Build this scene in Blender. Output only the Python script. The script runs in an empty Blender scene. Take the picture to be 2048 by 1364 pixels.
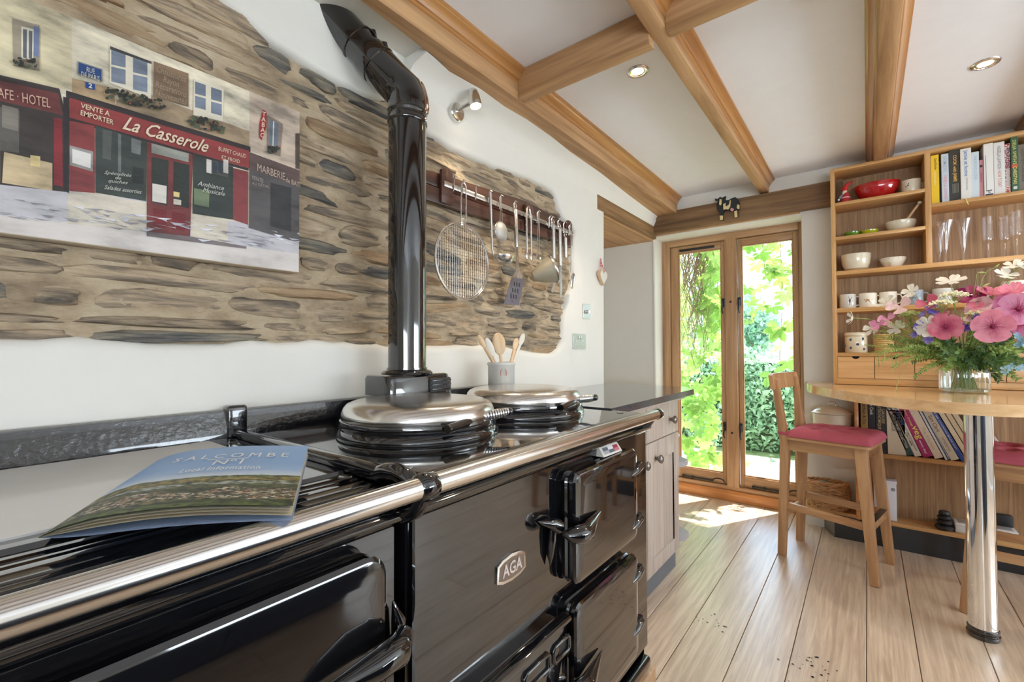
import bpy, bmesh, math, random
from mathutils import Vector, Matrix, noise
from mathutils.geometry import tessellate_polygon
random.seed(7)
R = math.radians
SC = bpy.context.scene
COL = SC.collection

# ---------------------------------------------------------------- camera, world, sun, lights, exposure
FPX = 903.6
YAW, PITCH, ROLL = 0.665838, 0.0193466, -0.00359887
CAM = Vector((0, 0, 1.12))
_cy, _sy, _cp, _sp = math.cos(YAW), math.sin(YAW), math.cos(PITCH), math.sin(PITCH)
_f = Vector((-_sy * _cp, _cy * _cp, _sp)); _r = Vector((_cy, _sy, 0)); _u = _r.cross(_f)
CR = _r * math.cos(ROLL) + _u * math.sin(ROLL)
CU = _u * math.cos(ROLL) - _r * math.sin(ROLL)
CF = _f
cam = bpy.data.cameras.new('camera')
cam.sensor_width = 36; cam.lens = 36 * FPX / 2048; cam.clip_start = 0.02; cam.clip_end = 300
camo = bpy.data.objects.new('camera', cam); COL.objects.link(camo)
camo.matrix_world = Matrix(((CR.x, CU.x, -CF.x, CAM.x), (CR.y, CU.y, -CF.y, CAM.y), (CR.z, CU.z, -CF.z, CAM.z), (0, 0, 0, 1)))
SC.camera = camo

def bp(px, py, axis, val):
    """point where the sight line through a photo pixel meets the plane axis = val"""
    d = CR * ((px - 1024) / FPX) - CU * ((py - 682) / FPX) + CF
    t = (val - CAM[axis]) / d[axis]
    return CAM + d * t

W = bpy.data.worlds.new('sky'); SC.world = W; W.use_nodes = True
nt = W.node_tree
bg = nt.nodes['Background']
sky = nt.nodes.new('ShaderNodeTexSky'); sky.sky_type = 'NISHITA'; sky.sun_disc = False
sky.sun_elevation = R(52); sky.sun_rotation = R(200); sky.air_density = 1.2; sky.dust_density = 2.5; sky.ozone_density = 1.0
mixw = nt.nodes.new('ShaderNodeMixRGB'); mixw.blend_type = 'MIX'; mixw.inputs[0].default_value = 0.55
mixw.inputs[2].default_value = (1.9, 2.35, 3.0, 1)
hsv = nt.nodes.new('ShaderNodeVectorMath'); hsv.operation = 'SCALE'; hsv.inputs[3].default_value = 0.42
nt.links.new(sky.outputs[0], hsv.inputs[0]); nt.links.new(hsv.outputs[0], mixw.inputs[1])
nt.links.new(mixw.outputs[0], bg.inputs[0]); bg.inputs[1].default_value = 1.9

def light(name, kind, loc, energy, color=(1, 1, 1), size=1.0, size_y=None, direction=None, spot=None, blend=.6):
    l = bpy.data.lights.new(name, kind); l.energy = energy; l.color = color
    if kind == 'AREA':
        l.shape = 'RECTANGLE'; l.size = size; l.size_y = size_y or size
    elif kind == 'SUN':
        l.angle = R(0.6)
    else:
        l.shadow_soft_size = size
    if spot: l.spot_size = R(spot); l.spot_blend = blend
    o = bpy.data.objects.new(name, l); COL.objects.link(o); o.location = loc
    if direction is not None:
        o.rotation_euler = Vector(direction).to_track_quat('-Z', 'Y').to_euler()
    return o
light('sun', 'SUN', (0, 10, 10), 12.0, (1, .96, .88), direction=(-.28, -.50, -.98))
# added fill panels standing in for unseen windows, behind and right of the viewpoint
light('added_side_fill', 'AREA', (3.08, 2.2, 1.35), 78, (.78, .89, 1), 2.4, 1.1, (-1, 0, .45))
light('added_back_fill', 'AREA', (1.9, -2.42, 1.25), 96, (.78, .89, 1), 2.4, 1.2, (0, 1, .5))
SC.view_settings.view_transform = 'Standard'; SC.view_settings.look = 'None'
SC.view_settings.exposure = 0.52; SC.view_settings.gamma = 1; SC.view_settings.use_curve_mapping = False
SC.cycles.max_bounces = 10; SC.cycles.diffuse_bounces = 5; SC.cycles.glossy_bounces = 5
SC.cycles.transmission_bounces = 10; SC.cycles.transparent_max_bounces = 24
SC.cycles.use_denoising = True
SC.cycles.sample_clamp_indirect = 6

# ---------------------------------------------------------------- materials
def nodes(name):
    m = bpy.data.materials.new(name); m.use_nodes = True
    return m, m.node_tree.nodes, m.node_tree.links, m.node_tree.nodes['Principled BSDF']
def c4(c): return (c[0], c[1], c[2], 1)
def s2l(r, g, b):
    f = lambda v: (v / 255) / 12.92 if v / 255 <= .04045 else ((v / 255 + .055) / 1.055) ** 2.4
    return (f(r), f(g), f(b))
def plain(name, col, rough=.5, metal=0., coat=0., trans=0., sub=0., bump=None, emit=None, ior=1.5, vary=0.):
    m, n, l, p = nodes(name)
    p.inputs['Base Color'].default_value = c4(col); p.inputs['Roughness'].default_value = rough
    p.inputs['Metallic'].default_value = metal; p.inputs['Coat Weight'].default_value = coat
    p.inputs['Coat Roughness'].default_value = .04
    p.inputs['Transmission Weight'].default_value = trans; p.inputs['IOR'].default_value = ior
    if sub: p.inputs['Subsurface Weight'].default_value = sub; p.inputs['Subsurface Scale'].default_value = .01
    if emit:
        p.inputs['Emission Color'].default_value = c4(emit[0]); p.inputs['Emission Strength'].default_value = emit[1]
    if coat and name.endswith('enamel'): p.inputs['Coat IOR'].default_value = 1.62; p.inputs['IOR'].default_value = 1.5
    tc = n.new('ShaderNodeTexCoord')
    if bump:
        t = n.new('ShaderNodeTexNoise'); t.inputs['Scale'].default_value = bump[0]; t.inputs['Detail'].default_value = 5
        b = n.new('ShaderNodeBump'); b.inputs['Strength'].default_value = bump[1]; b.inputs['Distance'].default_value = bump[2] if len(bump) > 2 else .002
        l.new(tc.outputs['Object'], t.inputs[0]); l.new(t.outputs[0], b.inputs['Height']); l.new(b.outputs[0], p.inputs['Normal'])
    v = n.new('ShaderNodeTexNoise'); v.inputs['Scale'].default_value = 14; l.new(tc.outputs['Object'], v.inputs[0])
    mr = n.new('ShaderNodeMapRange'); mr.inputs[3].default_value = 1 - (vary or .05); mr.inputs[4].default_value = 1 + (vary or .05)
    l.new(v.outputs[0], mr.inputs[0])
    mm = n.new('ShaderNodeVectorMath'); mm.operation = 'SCALE'; mm.inputs[0].default_value = col
    l.new(mr.outputs[0], mm.inputs[3]); l.new(mm.outputs[0], p.inputs['Base Color'])
    return m
def noisy(name, cols, pos, scale=(1, 1, 1), tex=8., detail=8., rough=.6, bump=.3, bdist=.003, rnd=0., bumpscale=None, coat=0., dist=0., spec=None):
    """colour ramp over stretched noise; rnd shifts the pattern and the value from object to object"""
    m, n, l, p = nodes(name)
    tc = n.new('ShaderNodeTexCoord'); mp = n.new('ShaderNodeMapping'); mp.inputs['Scale'].default_value = scale
    l.new(tc.outputs['Object'], mp.inputs[0])
    oi = n.new('ShaderNodeObjectInfo')
    sc = n.new('ShaderNodeMath'); sc.operation = 'MULTIPLY'; sc.inputs[1].default_value = 37.
    l.new(oi.outputs['Random'], sc.inputs[0]); l.new(sc.outputs[0], mp.inputs['Location'])
    t = n.new('ShaderNodeTexNoise'); t.inputs['Scale'].default_value = tex; t.inputs['Detail'].default_value = detail
    t.inputs['Roughness'].default_value = .62; t.inputs['Distortion'].default_value = dist
    l.new(mp.outputs[0], t.inputs[0])
    r = n.new('ShaderNodeValToRGB')
    while len(r.color_ramp.elements) < len(cols): r.color_ramp.elements.new(.5)
    for e, c, q in zip(r.color_ramp.elements, cols, pos): e.position = q; e.color = c4(c)
    l.new(t.outputs[0], r.inputs[0])
    out = r.outputs[0]
    if rnd:
        mr = n.new('ShaderNodeMapRange'); mr.inputs[3].default_value = 1 - rnd; mr.inputs[4].default_value = 1 + rnd
        l.new(oi.outputs['Random'], mr.inputs[0])
        vm = n.new('ShaderNodeVectorMath'); vm.operation = 'SCALE'; l.new(out, vm.inputs[0]); l.new(mr.outputs[0], vm.inputs[3]); out = vm.outputs[0]
    l.new(out, p.inputs['Base Color']); p.inputs['Roughness'].default_value = rough; p.inputs['Coat Weight'].default_value = coat
    p.inputs['Coat Roughness'].default_value = .34 if 'floor' in name else .12
    if spec is not None: p.inputs['Specular IOR Level'].default_value = spec
    t2 = t
    if bumpscale:
        t2 = n.new('ShaderNodeTexNoise'); t2.inputs['Scale'].default_value = bumpscale; t2.inputs['Detail'].default_value = 8; l.new(mp.outputs[0], t2.inputs[0])
    b = n.new('ShaderNodeBump'); b.inputs['Strength'].default_value = bump; b.inputs['Distance'].default_value = bdist
    l.new(t2.outputs[0], b.inputs['Height']); l.new(b.outputs[0], p.inputs['Normal'])
    return m
def wood(name, dark, light_, axis='Y', rough=.45, rnd=.06, coat=0., fine=55, stretch=.06, bump=.12, spec=None):
    s = {'X': (stretch, 1, 1), 'Y': (1, stretch, 1), 'Z': (1, 1, stretch)}[axis]
    mid = tuple((a + b) / 2 for a, b in zip(dark, light_))
    return noisy(name, [dark, mid, light_], [.34, .5, .66], s, fine, 6, rough, bump, .0015, rnd, coat=coat, dist=.6, spec=spec)
def metal(name, col, rough=.25, brush=None):
    m, n, l, p = nodes(name)
    p.inputs['Base Color'].default_value = c4(col); p.inputs['Metallic'].default_value = 1; p.inputs['Roughness'].default_value = rough
    tc = n.new('ShaderNodeTexCoord'); mp = n.new('ShaderNodeMapping'); mp.inputs['Scale'].default_value = brush or (20, 20, 20)
    t = n.new('ShaderNodeTexNoise'); t.inputs['Scale'].default_value = 6; t.inputs['Detail'].default_value = 6
    l.new(tc.outputs['Object'], mp.inputs[0]); l.new(mp.outputs[0], t.inputs[0])
    mr = n.new('ShaderNodeMapRange'); mr.inputs[3].default_value = rough * .6; mr.inputs[4].default_value = rough * 1.5
    l.new(t.outputs[0], mr.inputs[0]); l.new(mr.outputs[0], p.inputs['Roughness'])
    return m
def clear_glass(name, tint=(1, 1, 1), rough=.0, edge=.25, power=3.2, base=.035):
    m, n, l, p = nodes(name); out = n['Material Output']; n.remove(p)
    tr = n.new('ShaderNodeBsdfTransparent'); tr.inputs[0].default_value = c4(tint)
    gl = n.new('ShaderNodeBsdfGlossy'); gl.inputs[0].default_value = (1, 1, 1, 1); gl.inputs['Roughness'].default_value = rough
    lw = n.new('ShaderNodeLayerWeight'); lw.inputs[0].default_value = .5
    pw = n.new('ShaderNodeMath'); pw.operation = 'POWER'; pw.inputs[1].default_value = power; l.new(lw.outputs['Facing'], pw.inputs[0])
    ma = n.new('ShaderNodeMath'); ma.operation = 'MULTIPLY_ADD'; ma.inputs[1].default_value = edge; ma.inputs[2].default_value = base; l.new(pw.outputs[0], ma.inputs[0])
    mx = n.new('ShaderNodeMixShader'); l.new(ma.outputs[0], mx.inputs[0]); l.new(tr.outputs[0], mx.inputs[1]); l.new(gl.outputs[0], mx.inputs[2])
    l.new(mx.outputs[0], out.inputs[0]); return m
def leafy(name, c1, c2, trans=.45, scale=9.):
    m, n, l, p = nodes(name); out = n['Material Output']
    oi = n.new('ShaderNodeObjectInfo'); tc = n.new('ShaderNodeTexCoord')
    t = n.new('ShaderNodeTexNoise'); t.inputs['Scale'].default_value = scale; l.new(tc.outputs['Object'], t.inputs[0])
    ad = n.new('ShaderNodeMath'); ad.operation = 'MULTIPLY_ADD'; l.new(oi.outputs['Random'], ad.inputs[0]); ad.inputs[1].default_value = .5; l.new(t.outputs[0], ad.inputs[2])
    sb = n.new('ShaderNodeMath'); sb.operation = 'SUBTRACT'; l.new(ad.outputs[0], sb.inputs[0]); sb.inputs[1].default_value = .25; sb.use_clamp = True
    r = n.new('ShaderNodeValToRGB'); r.color_ramp.elements[0].position = .3; r.color_ramp.elements[1].position = .7
    r.color_ramp.elements[0].color = c4(c1); r.color_ramp.elements[1].color = c4(c2)
    l.new(sb.outputs[0], r.inputs[0]); l.new(r.outputs[0], p.inputs['Base Color']); p.inputs['Roughness'].default_value = .45
    tl = n.new('ShaderNodeBsdfTranslucent'); l.new(r.outputs[0], tl.inputs[0])
    mx = n.new('ShaderNodeMixShader'); mx.inputs[0].default_value = trans
    l.new(p.outputs[0], mx.inputs[1]); l.new(tl.outputs[0], mx.inputs[2]); l.new(mx.outputs[0], out.inputs[0]); return m

M = {}
M['plaster'] = plain('white_plaster', s2l(233, 230, 222), .85, bump=(5, .35, .012), vary=.02)
M['ceil'] = plain('ceiling_plaster', s2l(242, 242, 244), .9, bump=(60, .25, .002), vary=.025)
M['mortar'] = noisy('sandy_mortar', [s2l(134, 116, 94), s2l(184, 164, 136), s2l(210, 194, 168)], [.3, .5, .72], (1, .45, 1), 14, 12, .95, 1., .012, bumpscale=70)
M['stone'] = noisy('slate_stone', [s2l(70, 68, 66), s2l(132, 118, 102), s2l(182, 161, 134), s2l(210, 192, 166)], [.28, .42, .55, .76], (1, .16, 1.5), 34, 14, .85, 1., .016, .12, bumpscale=44, dist=.5)
M['stone_b'] = noisy('rusty_stone', [s2l(120, 98, 78), s2l(170, 142, 110), s2l(198, 176, 142)], [.3, .5, .7], (1, .18, 1.5), 30, 14, .85, 1., .016, .12, bumpscale=40, dist=.5)
M['stone_c'] = noisy('grey_slate', [s2l(74, 74, 76), s2l(124, 118, 108), s2l(172, 158, 132)], [.34, .5, .72], (1, .15, 1.8), 34, 14, .8, 1., .016, .12, bumpscale=46, dist=.5)
M['beamY'] = wood('pine_beam_lengthwise', s2l(158, 116, 76), s2l(206, 164, 118), 'Y', .6, .05, fine=26, stretch=.05, bump=.5)
M['beamX'] = wood('pine_beam_crosswise', s2l(158, 116, 76), s2l(206, 164, 118), 'X', .6, .05, fine=26, stretch=.05, bump=.5)
M['oldbeam'] = wood('dark_old_beam', s2l(104, 78, 54), s2l(154, 120, 84), 'X', .7, .05, fine=24, stretch=.06, bump=.6)
M['oldbeamY'] = wood('dark_old_beam_lengthwise', s2l(110, 82, 54), s2l(164, 126, 84), 'Y', .7, .05, fine=24, stretch=.06, bump=.6)
M['mould'] = wood('varnished_moulding', s2l(160, 104, 54), s2l(198, 146, 88), 'Y', .3, .04, coat=.3, fine=40, stretch=.03)
M['frame'] = wood('window_oak', s2l(172, 130, 92), s2l(208, 168, 126), 'Z', .4, .05, coat=.15, fine=30, stretch=.05)
M['frameX'] = wood('window_oak_cross', s2l(172, 130, 92), s2l(208, 168, 126), 'X', .4, .05, coat=.15, fine=30, stretch=.05)
M['orange'] = wood('orange_sill_oak', s2l(190, 120, 62), s2l(222, 158, 98), 'X', .35, .05, coat=.2, fine=30, stretch=.05)
M['oak'] = wood('oak_shelf_edge', s2l(192, 142, 84), s2l(222, 176, 118), 'X', .4, .03, coat=.1, fine=50, stretch=.04)
M['oakZ'] = wood('oak_upright', s2l(192, 142, 84), s2l(222, 176, 118), 'Z', .4, .03, coat=.1, fine=50, stretch=.04)
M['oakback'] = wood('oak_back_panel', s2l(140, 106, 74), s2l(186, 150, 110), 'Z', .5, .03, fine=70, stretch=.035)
M['table'] = wood('oiled_table_top', s2l(214, 170, 118), s2l(240, 204, 156), 'X', .16, .03, coat=.5, fine=22, stretch=.07)
M['stool'] = wood('pine_stool', s2l(168, 122, 82), s2l(206, 164, 120), 'Z', .42, .06, coat=.15, fine=26, stretch=.07)
M['stoolX'] = wood('pine_stool_rail', s2l(168, 122, 82), s2l(206, 164, 120), 'X', .42, .06, coat=.15, fine=26, stretch=.07)
M['floor'] = wood('oak_floor_board', s2l(188, 162, 136), s2l(228, 206, 180), 'Y', .36, .07, fine=60, stretch=.045, bump=.2, coat=1.)
M['enamel'] = plain('black_enamel', (.006, .006, .0075), .07, coat=1., bump=(26, .05, .0012))
M['enamel_rough'] = plain('pitted_black_enamel', (.008, .008, .01), .1, coat=1., bump=(70, .85, .0025))
M['iron'] = plain('black_iron', (.02, .02, .022), .45)
M['chrome'] = metal('polished_chrome', (.9, .9, .9), .06)
M['rail'] = metal('brushed_rail_steel', (.82, .8, .77), .16, (300, 1, 300))
M['steel'] = metal('brushed_steel', (.72, .7, .67), .24, (6, 60, 6))
M['lid'] = metal('polished_lid_steel', (.78, .75, .71), .2, (3, 40, 40))
M['faceplate'] = metal('satin_faceplate', (.50, .50, .48), .38)
M['copper'] = metal('coppery_plate', (.55, .42, .36), .12)
M['pewter'] = metal('antique_pewter', (.3, .27, .25), .3)
M['plate'] = plain('warming_plate', s2l(228, 226, 222), .3, 0., coat=.3)
M['granite'] = noisy('dark_granite', [(.035, .04, .045), (.09, .1, .11), (.2, .21, .2)], [.35, .55, .8], (1, 1, 1), 300, 3, .1, .02, .001, coat=.6)
M['cab'] = wood('limed_oak_cabinet', s2l(176, 160, 148), s2l(206, 192, 180), 'Z', .45, .03, fine=60, stretch=.05)
M['kick'] = plain('grey_kickboard', s2l(104, 108, 116), .4)
M['black'] = plain('black_kickboard', (.018, .02, .024), .3, coat=.2)
M['white'] = plain('white_ceramic', s2l(232, 226, 212), .12, coat=.4)
M['cream'] = plain('cream_ceramic', s2l(224, 214, 190), .15, coat=.4)
M['palegrey'] = plain('pale_grey_ceramic', s2l(206, 204, 198), .15, coat=.4)
M['matte_white'] = plain('matte_white', s2l(222, 218, 208), .6)
M['red'] = plain('red_glaze', s2l(176, 18, 22), .1, coat=.8)
M['green'] = plain('green_glaze', s2l(96, 140, 34), .12, coat=.6)
M['lime'] = plain('lime_glaze', s2l(176, 184, 20), .12, coat=.6)
M['cushion'] = plain('raspberry_cotton', s2l(184, 88, 104), .85, bump=(180, .4, .001))
M['mahog'] = wood('mahogany_rack', s2l(52, 32, 28), s2l(98, 64, 52), 'Y', .3, .05, coat=.3, fine=30, stretch=.06)
M['wicker'] = wood('wicker', s2l(168, 116, 70), s2l(222, 178, 128), 'X', .6, .1, fine=40, stretch=.2)
M['spoonwood'] = wood('pale_spoon_wood', s2l(206, 168, 126), s2l(230, 202, 166), 'Z', .55, .08, fine=30, stretch=.1)
M['pane'] = clear_glass('window_pane', (.98, .99, .99), 0, .6)
M['glass'] = clear_glass('drinking_glass', (.97, .97, .98), .05, .85, 2.2, .06)
M['vase'] = clear_glass('vase_glass', (.88, .955, .955), .05, .9, 2.0, .08)
M['water'] = clear_glass('water', (.97, .99, .985), 0, .3)
M['paper'] = plain('book_pages', s2l(226, 216, 194), .8)
M['ink'] = plain('black_ink', (.02, .02, .02), .7)
M['letterwhite'] = plain('white_lettering', s2l(250, 248, 244), .6)
M['lamp'] = plain('lit_bulb', (1, .9, .7), .3, emit=((1, .80, .52), 14))
M['brass'] = metal('lamp_reflector', (.8, .7, .5), .2)
def flat(col, name=None, rough=.55, coat=0.):
    key = 'c%03d%03d%03d' % col + ('g' if coat else '')
    if key not in M: M[key] = plain(name or 'colour_%d_%d_%d' % col, s2l(*col), rough, coat=coat)
    return M[key]

# ---------------------------------------------------------------- mesh building
class MB:
    def __init__(s): s.v = []; s.f = []; s.mi = []; s.cur = 0; s.uv = None
    def add(s, vs, fs):
        o = len(s.v); s.v += [Vector(v) for v in vs]; s.f += [[i + o for i in f] for f in fs]; s.mi += [s.cur] * len(fs); return s
    def bm(s, bm, mat=None):
        if mat is not None: bm.transform(mat)
        bm.verts.index_update()
        s.add([v.co.copy() for v in bm.verts], [[v.index for v in f.verts] for f in bm.faces]); bm.free(); return s
    def box(s, x0, x1, y0, y1, z0, z1, bev=0., seg=2, mat=None, taper=None):
        bm = bmesh.new(); bmesh.ops.create_cube(bm, size=1)
        for v in bm.verts:
            tx = ty = 1
            if taper and v.co.z > 0: tx, ty = taper
            v.co = Vector(((x0 + x1) / 2 + v.co.x * tx * (x1 - x0), (y0 + y1) / 2 + v.co.y * ty * (y1 - y0), (z0 + z1) / 2 + v.co.z * (z1 - z0)))
        if bev: bmesh.ops.bevel(bm, geom=list(bm.edges), offset=bev, segments=seg, profile=.5, affect='EDGES', clamp_overlap=True)
        return s.bm(bm, mat)
    def beam(s, a, b, w, h, up=(0, 0, 1), bev=0., w2=None, h2=None):
        """square bar from a to b; w across, h along up"""
        a, b = Vector(a), Vector(b); d = (b - a).normalized(); sd = d.cross(Vector(up)).normalized(); u = sd.cross(d)
        w2 = w2 or w; h2 = h2 or h
        bm = bmesh.new(); vs = []
        for p, ww, hh in ((a, w, h), (b, w2, h2)):
            for i, j in ((-1, -1), (1, -1), (1, 1), (-1, 1)): vs.append(bm.verts.new(p + sd * i * ww / 2 + u * j * hh / 2))
        for f in ((0, 1, 2, 3), (7, 6, 5, 4), (0, 4, 5, 1), (1, 5, 6, 2), (2, 6, 7, 3), (3, 7, 4, 0)): bm.faces.new([vs[i] for i in f])
        bmesh.ops.recalc_face_normals(bm, faces=bm.faces)
        if bev: bmesh.ops.bevel(bm, geom=list(bm.edges), offset=bev, segments=2, profile=.5, affect='EDGES', clamp_overlap=True)
        return s.bm(bm)
    def tube(s, path, r, seg=10, cap=True, closed=False):
        path = [Vector(p) for p in path]; n = len(path); rs = r if isinstance(r, (list, tuple)) else [r] * n
        vs = []; fs = []; prev = None
        for i, p in enumerate(path):
            if closed: d = path[(i + 1) % n] - path[i - 1]
            else: d = path[min(i + 1, n - 1)] - path[max(i - 1, 0)]
            d.normalize()
            if prev is None:
                a = Vector((0, 0, 1)) if abs(d.z) < .9 else Vector((1, 0, 0)); x = d.cross(a).normalized()
            else: x = (prev - d * prev.dot(d)).normalized()
            prev = x; y = d.cross(x)
            for k in range(seg):
                t = 2 * math.pi * k / seg; vs.append(p + (x * math.cos(t) + y * math.sin(t)) * rs[i])
        for i in range(n if closed else n - 1):
            for k in range(seg):
                a, b = i * seg + k, i * seg + (k + 1) % seg; c, d = ((i + 1) % n) * seg + (k + 1) % seg, ((i + 1) % n) * seg + k
                fs.append([a, b, c, d])
        if cap and not closed:
            fs.append(list(range(seg))[::-1]); fs.append([(n - 1) * seg + k for k in range(seg)])
        return s.add(vs, fs)
    def cyl(s, a, b, r, r2=None, seg=24): return s.tube([a, b], [r, r if r2 is None else r2], seg)
    def lathe(s, prof, c=(0, 0, 0), seg=32, axis='Z', sx=1., sy=1., ribs=0, ribd=0., mat=None):
        """prof: (radius, height) pairs, closed to the axis where radius is 0"""
        vs = []; fs = []; rings = []
        for r, h in prof:
            if r < 1e-6: rings.append([len(vs)]); vs.append(Vector((0, 0, h)))
            else:
                rings.append(list(range(len(vs), len(vs) + seg)))
                for k in range(seg):
                    t = 2 * math.pi * k / seg; rr = r * (1 + (ribd * math.cos(ribs * t) if ribs else 0))
                    vs.append(Vector((rr * math.cos(t) * sx, rr * math.sin(t) * sy, h)))
        for A, B in zip(rings, rings[1:]):
            for k in range(seg):
                k2 = (k + 1) % seg
                if len(A) == 1 and len(B) == 1: continue
                if len(A) == 1: fs.append([A[0], B[k2], B[k]][::-1])
                elif len(B) == 1: fs.append([A[k], A[k2], B[0]])
                else: fs.append([A[k], A[k2], B[k2], B[k]])
        mt = Matrix.Translation(c)
        if axis == 'X': mt = mt @ Matrix.Rotation(R(90), 4, 'Y')
        if axis == 'Y': mt = mt @ Matrix.Rotation(R(-90), 4, 'X')
        if mat is not None: mt = mat
        return s.add([mt @ v for v in vs], fs)
    def prism(s, pts, axis, a, b):
        """polygon in the plane across axis, extruded a..b (pts given in the two other axes, in order)"""
        def P(p, h):
            if axis == 'X': return (h, p[0], p[1])
            if axis == 'Y': return (p[0], h, p[1])
            return (p[0], p[1], h)
        n = len(pts); vs = [P(p, a) for p in pts] + [P(p, b) for p in pts]
        fs = [[i, (i + 1) % n, n + (i + 1) % n, n + i] for i in range(n)]
        tri = tessellate_polygon([[Vector((p[0], p[1], 0)) for p in pts]])
        for t in tri: fs.append(list(t)); fs.append([n + i for i in t][::-1])
        return s.add(vs, fs)
    def poly(s, pts):
        s.add(pts, [list(range(len(pts)))]); return s
    def rrect(s, y0, y1, z0, z1, rad, prof, seg=6, face='X', cap_back=True):
        """rounded rectangle lofted through (depth, inset) pairs; face X: rectangle in Y and Z"""
        rings = []; vs = []; fs = []
        for d, ins in prof:
            r = max(rad - ins, .002); A, B, C, D = y0 + ins, y1 - ins, z0 + ins, z1 - ins; ring = []
            for cx, cz, a0 in ((B - r, D - r, 0), (A + r, D - r, 90), (A + r, C + r, 180), (B - r, C + r, 270)):
                for k in range(seg + 1):
                    t = R(a0 + 90 * k / seg); p = (cx + r * math.cos(t), cz + r * math.sin(t))
                    ring.append(len(vs)); vs.append((d, p[0], p[1]) if face == 'X' else ((p[0], d, p[1]) if face == 'Y' else (p[0], p[1], d)))
            rings.append(ring)
        n = len(rings[0])
        for A, B in zip(rings, rings[1:]):
            for k in range(n): fs.append([A[k], A[(k + 1) % n], B[(k + 1) % n], B[k]])
        fs.append(rings[-1][:]);
        if cap_back: fs.append(rings[0][::-1])
        return s.add(vs, fs)
    def blob(s, c, rx, ry=None, rz=None, seg=12, ring=8, jit=0., rot=None):
        ry = ry or rx; rz = rz or rx; vs = []; fs = []; c = Vector(c)
        for i in range(ring + 1):
            ph = math.pi * i / ring
            for k in range(seg):
                t = 2 * math.pi * k / seg
                v = Vector((rx * math.sin(ph) * math.cos(t), ry * math.sin(ph) * math.sin(t), rz * math.cos(ph)))
                if jit: v *= 1 + jit * noise.noise(Vector((v.x / rx, v.y / ry, v.z / rz)) * 1.7 + c * 9)
                if rot is not None: v = rot @ v
                vs.append(c + v)
        for i in range(ring):
            for k in range(seg): fs.append([i * seg + k, i * seg + (k + 1) % seg, (i + 1) * seg + (k + 1) % seg, (i + 1) * seg + k])
        return s.add(vs, fs)
    def build(s, name, mats, parent=None, smooth=35, recalc=True):
        me = bpy.data.meshes.new(name)
        root = parent
        while root is not None and root.parent is not None: root = root.parent
        inv = root.matrix_world.inverted() if root is not None else Matrix()
        me.from_pydata([tuple(inv @ v) for v in s.v], [], s.f)
        mats = mats if isinstance(mats, (list, tuple)) else [mats]
        for m in mats: me.materials.append(M[m] if isinstance(m, str) else m)
        me.polygons.foreach_set('material_index', s.mi)
        if recalc or smooth:
            bm = bmesh.new(); bm.from_mesh(me); bmesh.ops.remove_doubles(bm, verts=bm.verts, dist=1e-6)
            if recalc: bmesh.ops.recalc_face_normals(bm, faces=bm.faces)
            bm.to_mesh(me); bm.free()
        if smooth:
            me.polygons.foreach_set('use_smooth', [True] * len(me.polygons)); me.set_sharp_from_angle(angle=R(smooth))
        me.update()
        o = bpy.data.objects.new(name, me); COL.objects.link(o)
        if parent is not None: o.parent = parent
        return o
def thing(name, label, cat, loc=(0, 0, 0), rz=0., group=None):
    o = bpy.data.objects.new(name, None); COL.objects.link(o); o.empty_display_size = .05
    o.location = loc; o.rotation_euler = (0, 0, rz)
    o.matrix_world = Matrix.Translation(loc) @ Matrix.Rotation(rz, 4, 'Z')
    o['label'] = label; o['category'] = cat
    if group: o['group'] = group
    return o
def tag(o, label, cat, group=None, kind=None):
    o['label'] = label; o['category'] = cat
    if group: o['group'] = group
    if kind: o['kind'] = kind
    return o
def struct(o): o['kind'] = 'structure'; return o
def text_mesh(txt, origin, u, v, parent, mats, name='lettering', off=None, shear=0., bold=0., spacing=1., face=None, collect=None):
    """flat lettering whose box is fitted to origin + u (along the line) and v (up)"""
    cu = bpy.data.curves.new('txt', 'FONT'); cu.body = txt; cu.size = 1; cu.shear = shear; cu.offset = bold; cu.space_character = spacing
    cu.resolution_u = 2; cu.align_x = 'CENTER'; cu.space_line = .85
    ob = bpy.data.objects.new('txt', cu); COL.objects.link(ob)
    dg = bpy.context.evaluated_depsgraph_get(); me = bpy.data.meshes.new_from_object(ob.evaluated_get(dg))
    xs = [w.co.x for w in me.vertices]; ys = [w.co.y for w in me.vertices]
    x0, x1, y0, y1 = min(xs), max(xs), min(ys), max(ys)
    origin, u, v = Vector(origin), Vector(u), Vector(v)
    n = u.cross(v).normalized() * (off if off is not None else .0006)
    vs = [origin + u * ((w.co.x - x0) / (x1 - x0)) + v * ((w.co.y - y0) / (y1 - y0)) + n for w in me.vertices]
    fs = [list(p.vertices) for p in me.polygons]
    bpy.data.objects.remove(ob); bpy.data.curves.remove(cu); bpy.data.meshes.remove(me)
    if collect is not None: collect.add(vs, fs); return None
    m = MB(); m.add(vs, fs); return m.build(name, mats, parent, smooth=0, recalc=False)
# ================================================================ THE SETTING
YF = 3.45          # face of the far wall
CZ = 2.26          # ceiling
# ---- floor with boards
fb = MB().box(-2.1, 3.2, -2.5, 3.75, -.06, -.022)
floor = struct(fb.build('floor', 'iron', smooth=0))
xs = [-1.46, -1.27, -1.087, -.93, -.735, -.58, -.40, -.235, -.018, .13, .333, .48, .66, .85, 1.02, 1.21, 1.40, 1.58, 1.77, 1.95, 2.14, 2.33, 2.5, 2.7, 2.9, 3.1]
rf = random.Random(5)
for a, b in zip(xs, xs[1:]):
    y = -2.45
    joints = [rf.uniform(-1.4, -.2)]
    if b > .15: joints.append(rf.uniform(.6, 1.6))
    for j in joints + [3.72]:
        o = MB().box(a + .0012, b - .0012, y + .001, j - .001, -.022, rf.uniform(-.0008, 0), .0016, 1).build('floor_board', 'floor', floor, smooth=20)
        y = j
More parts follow.
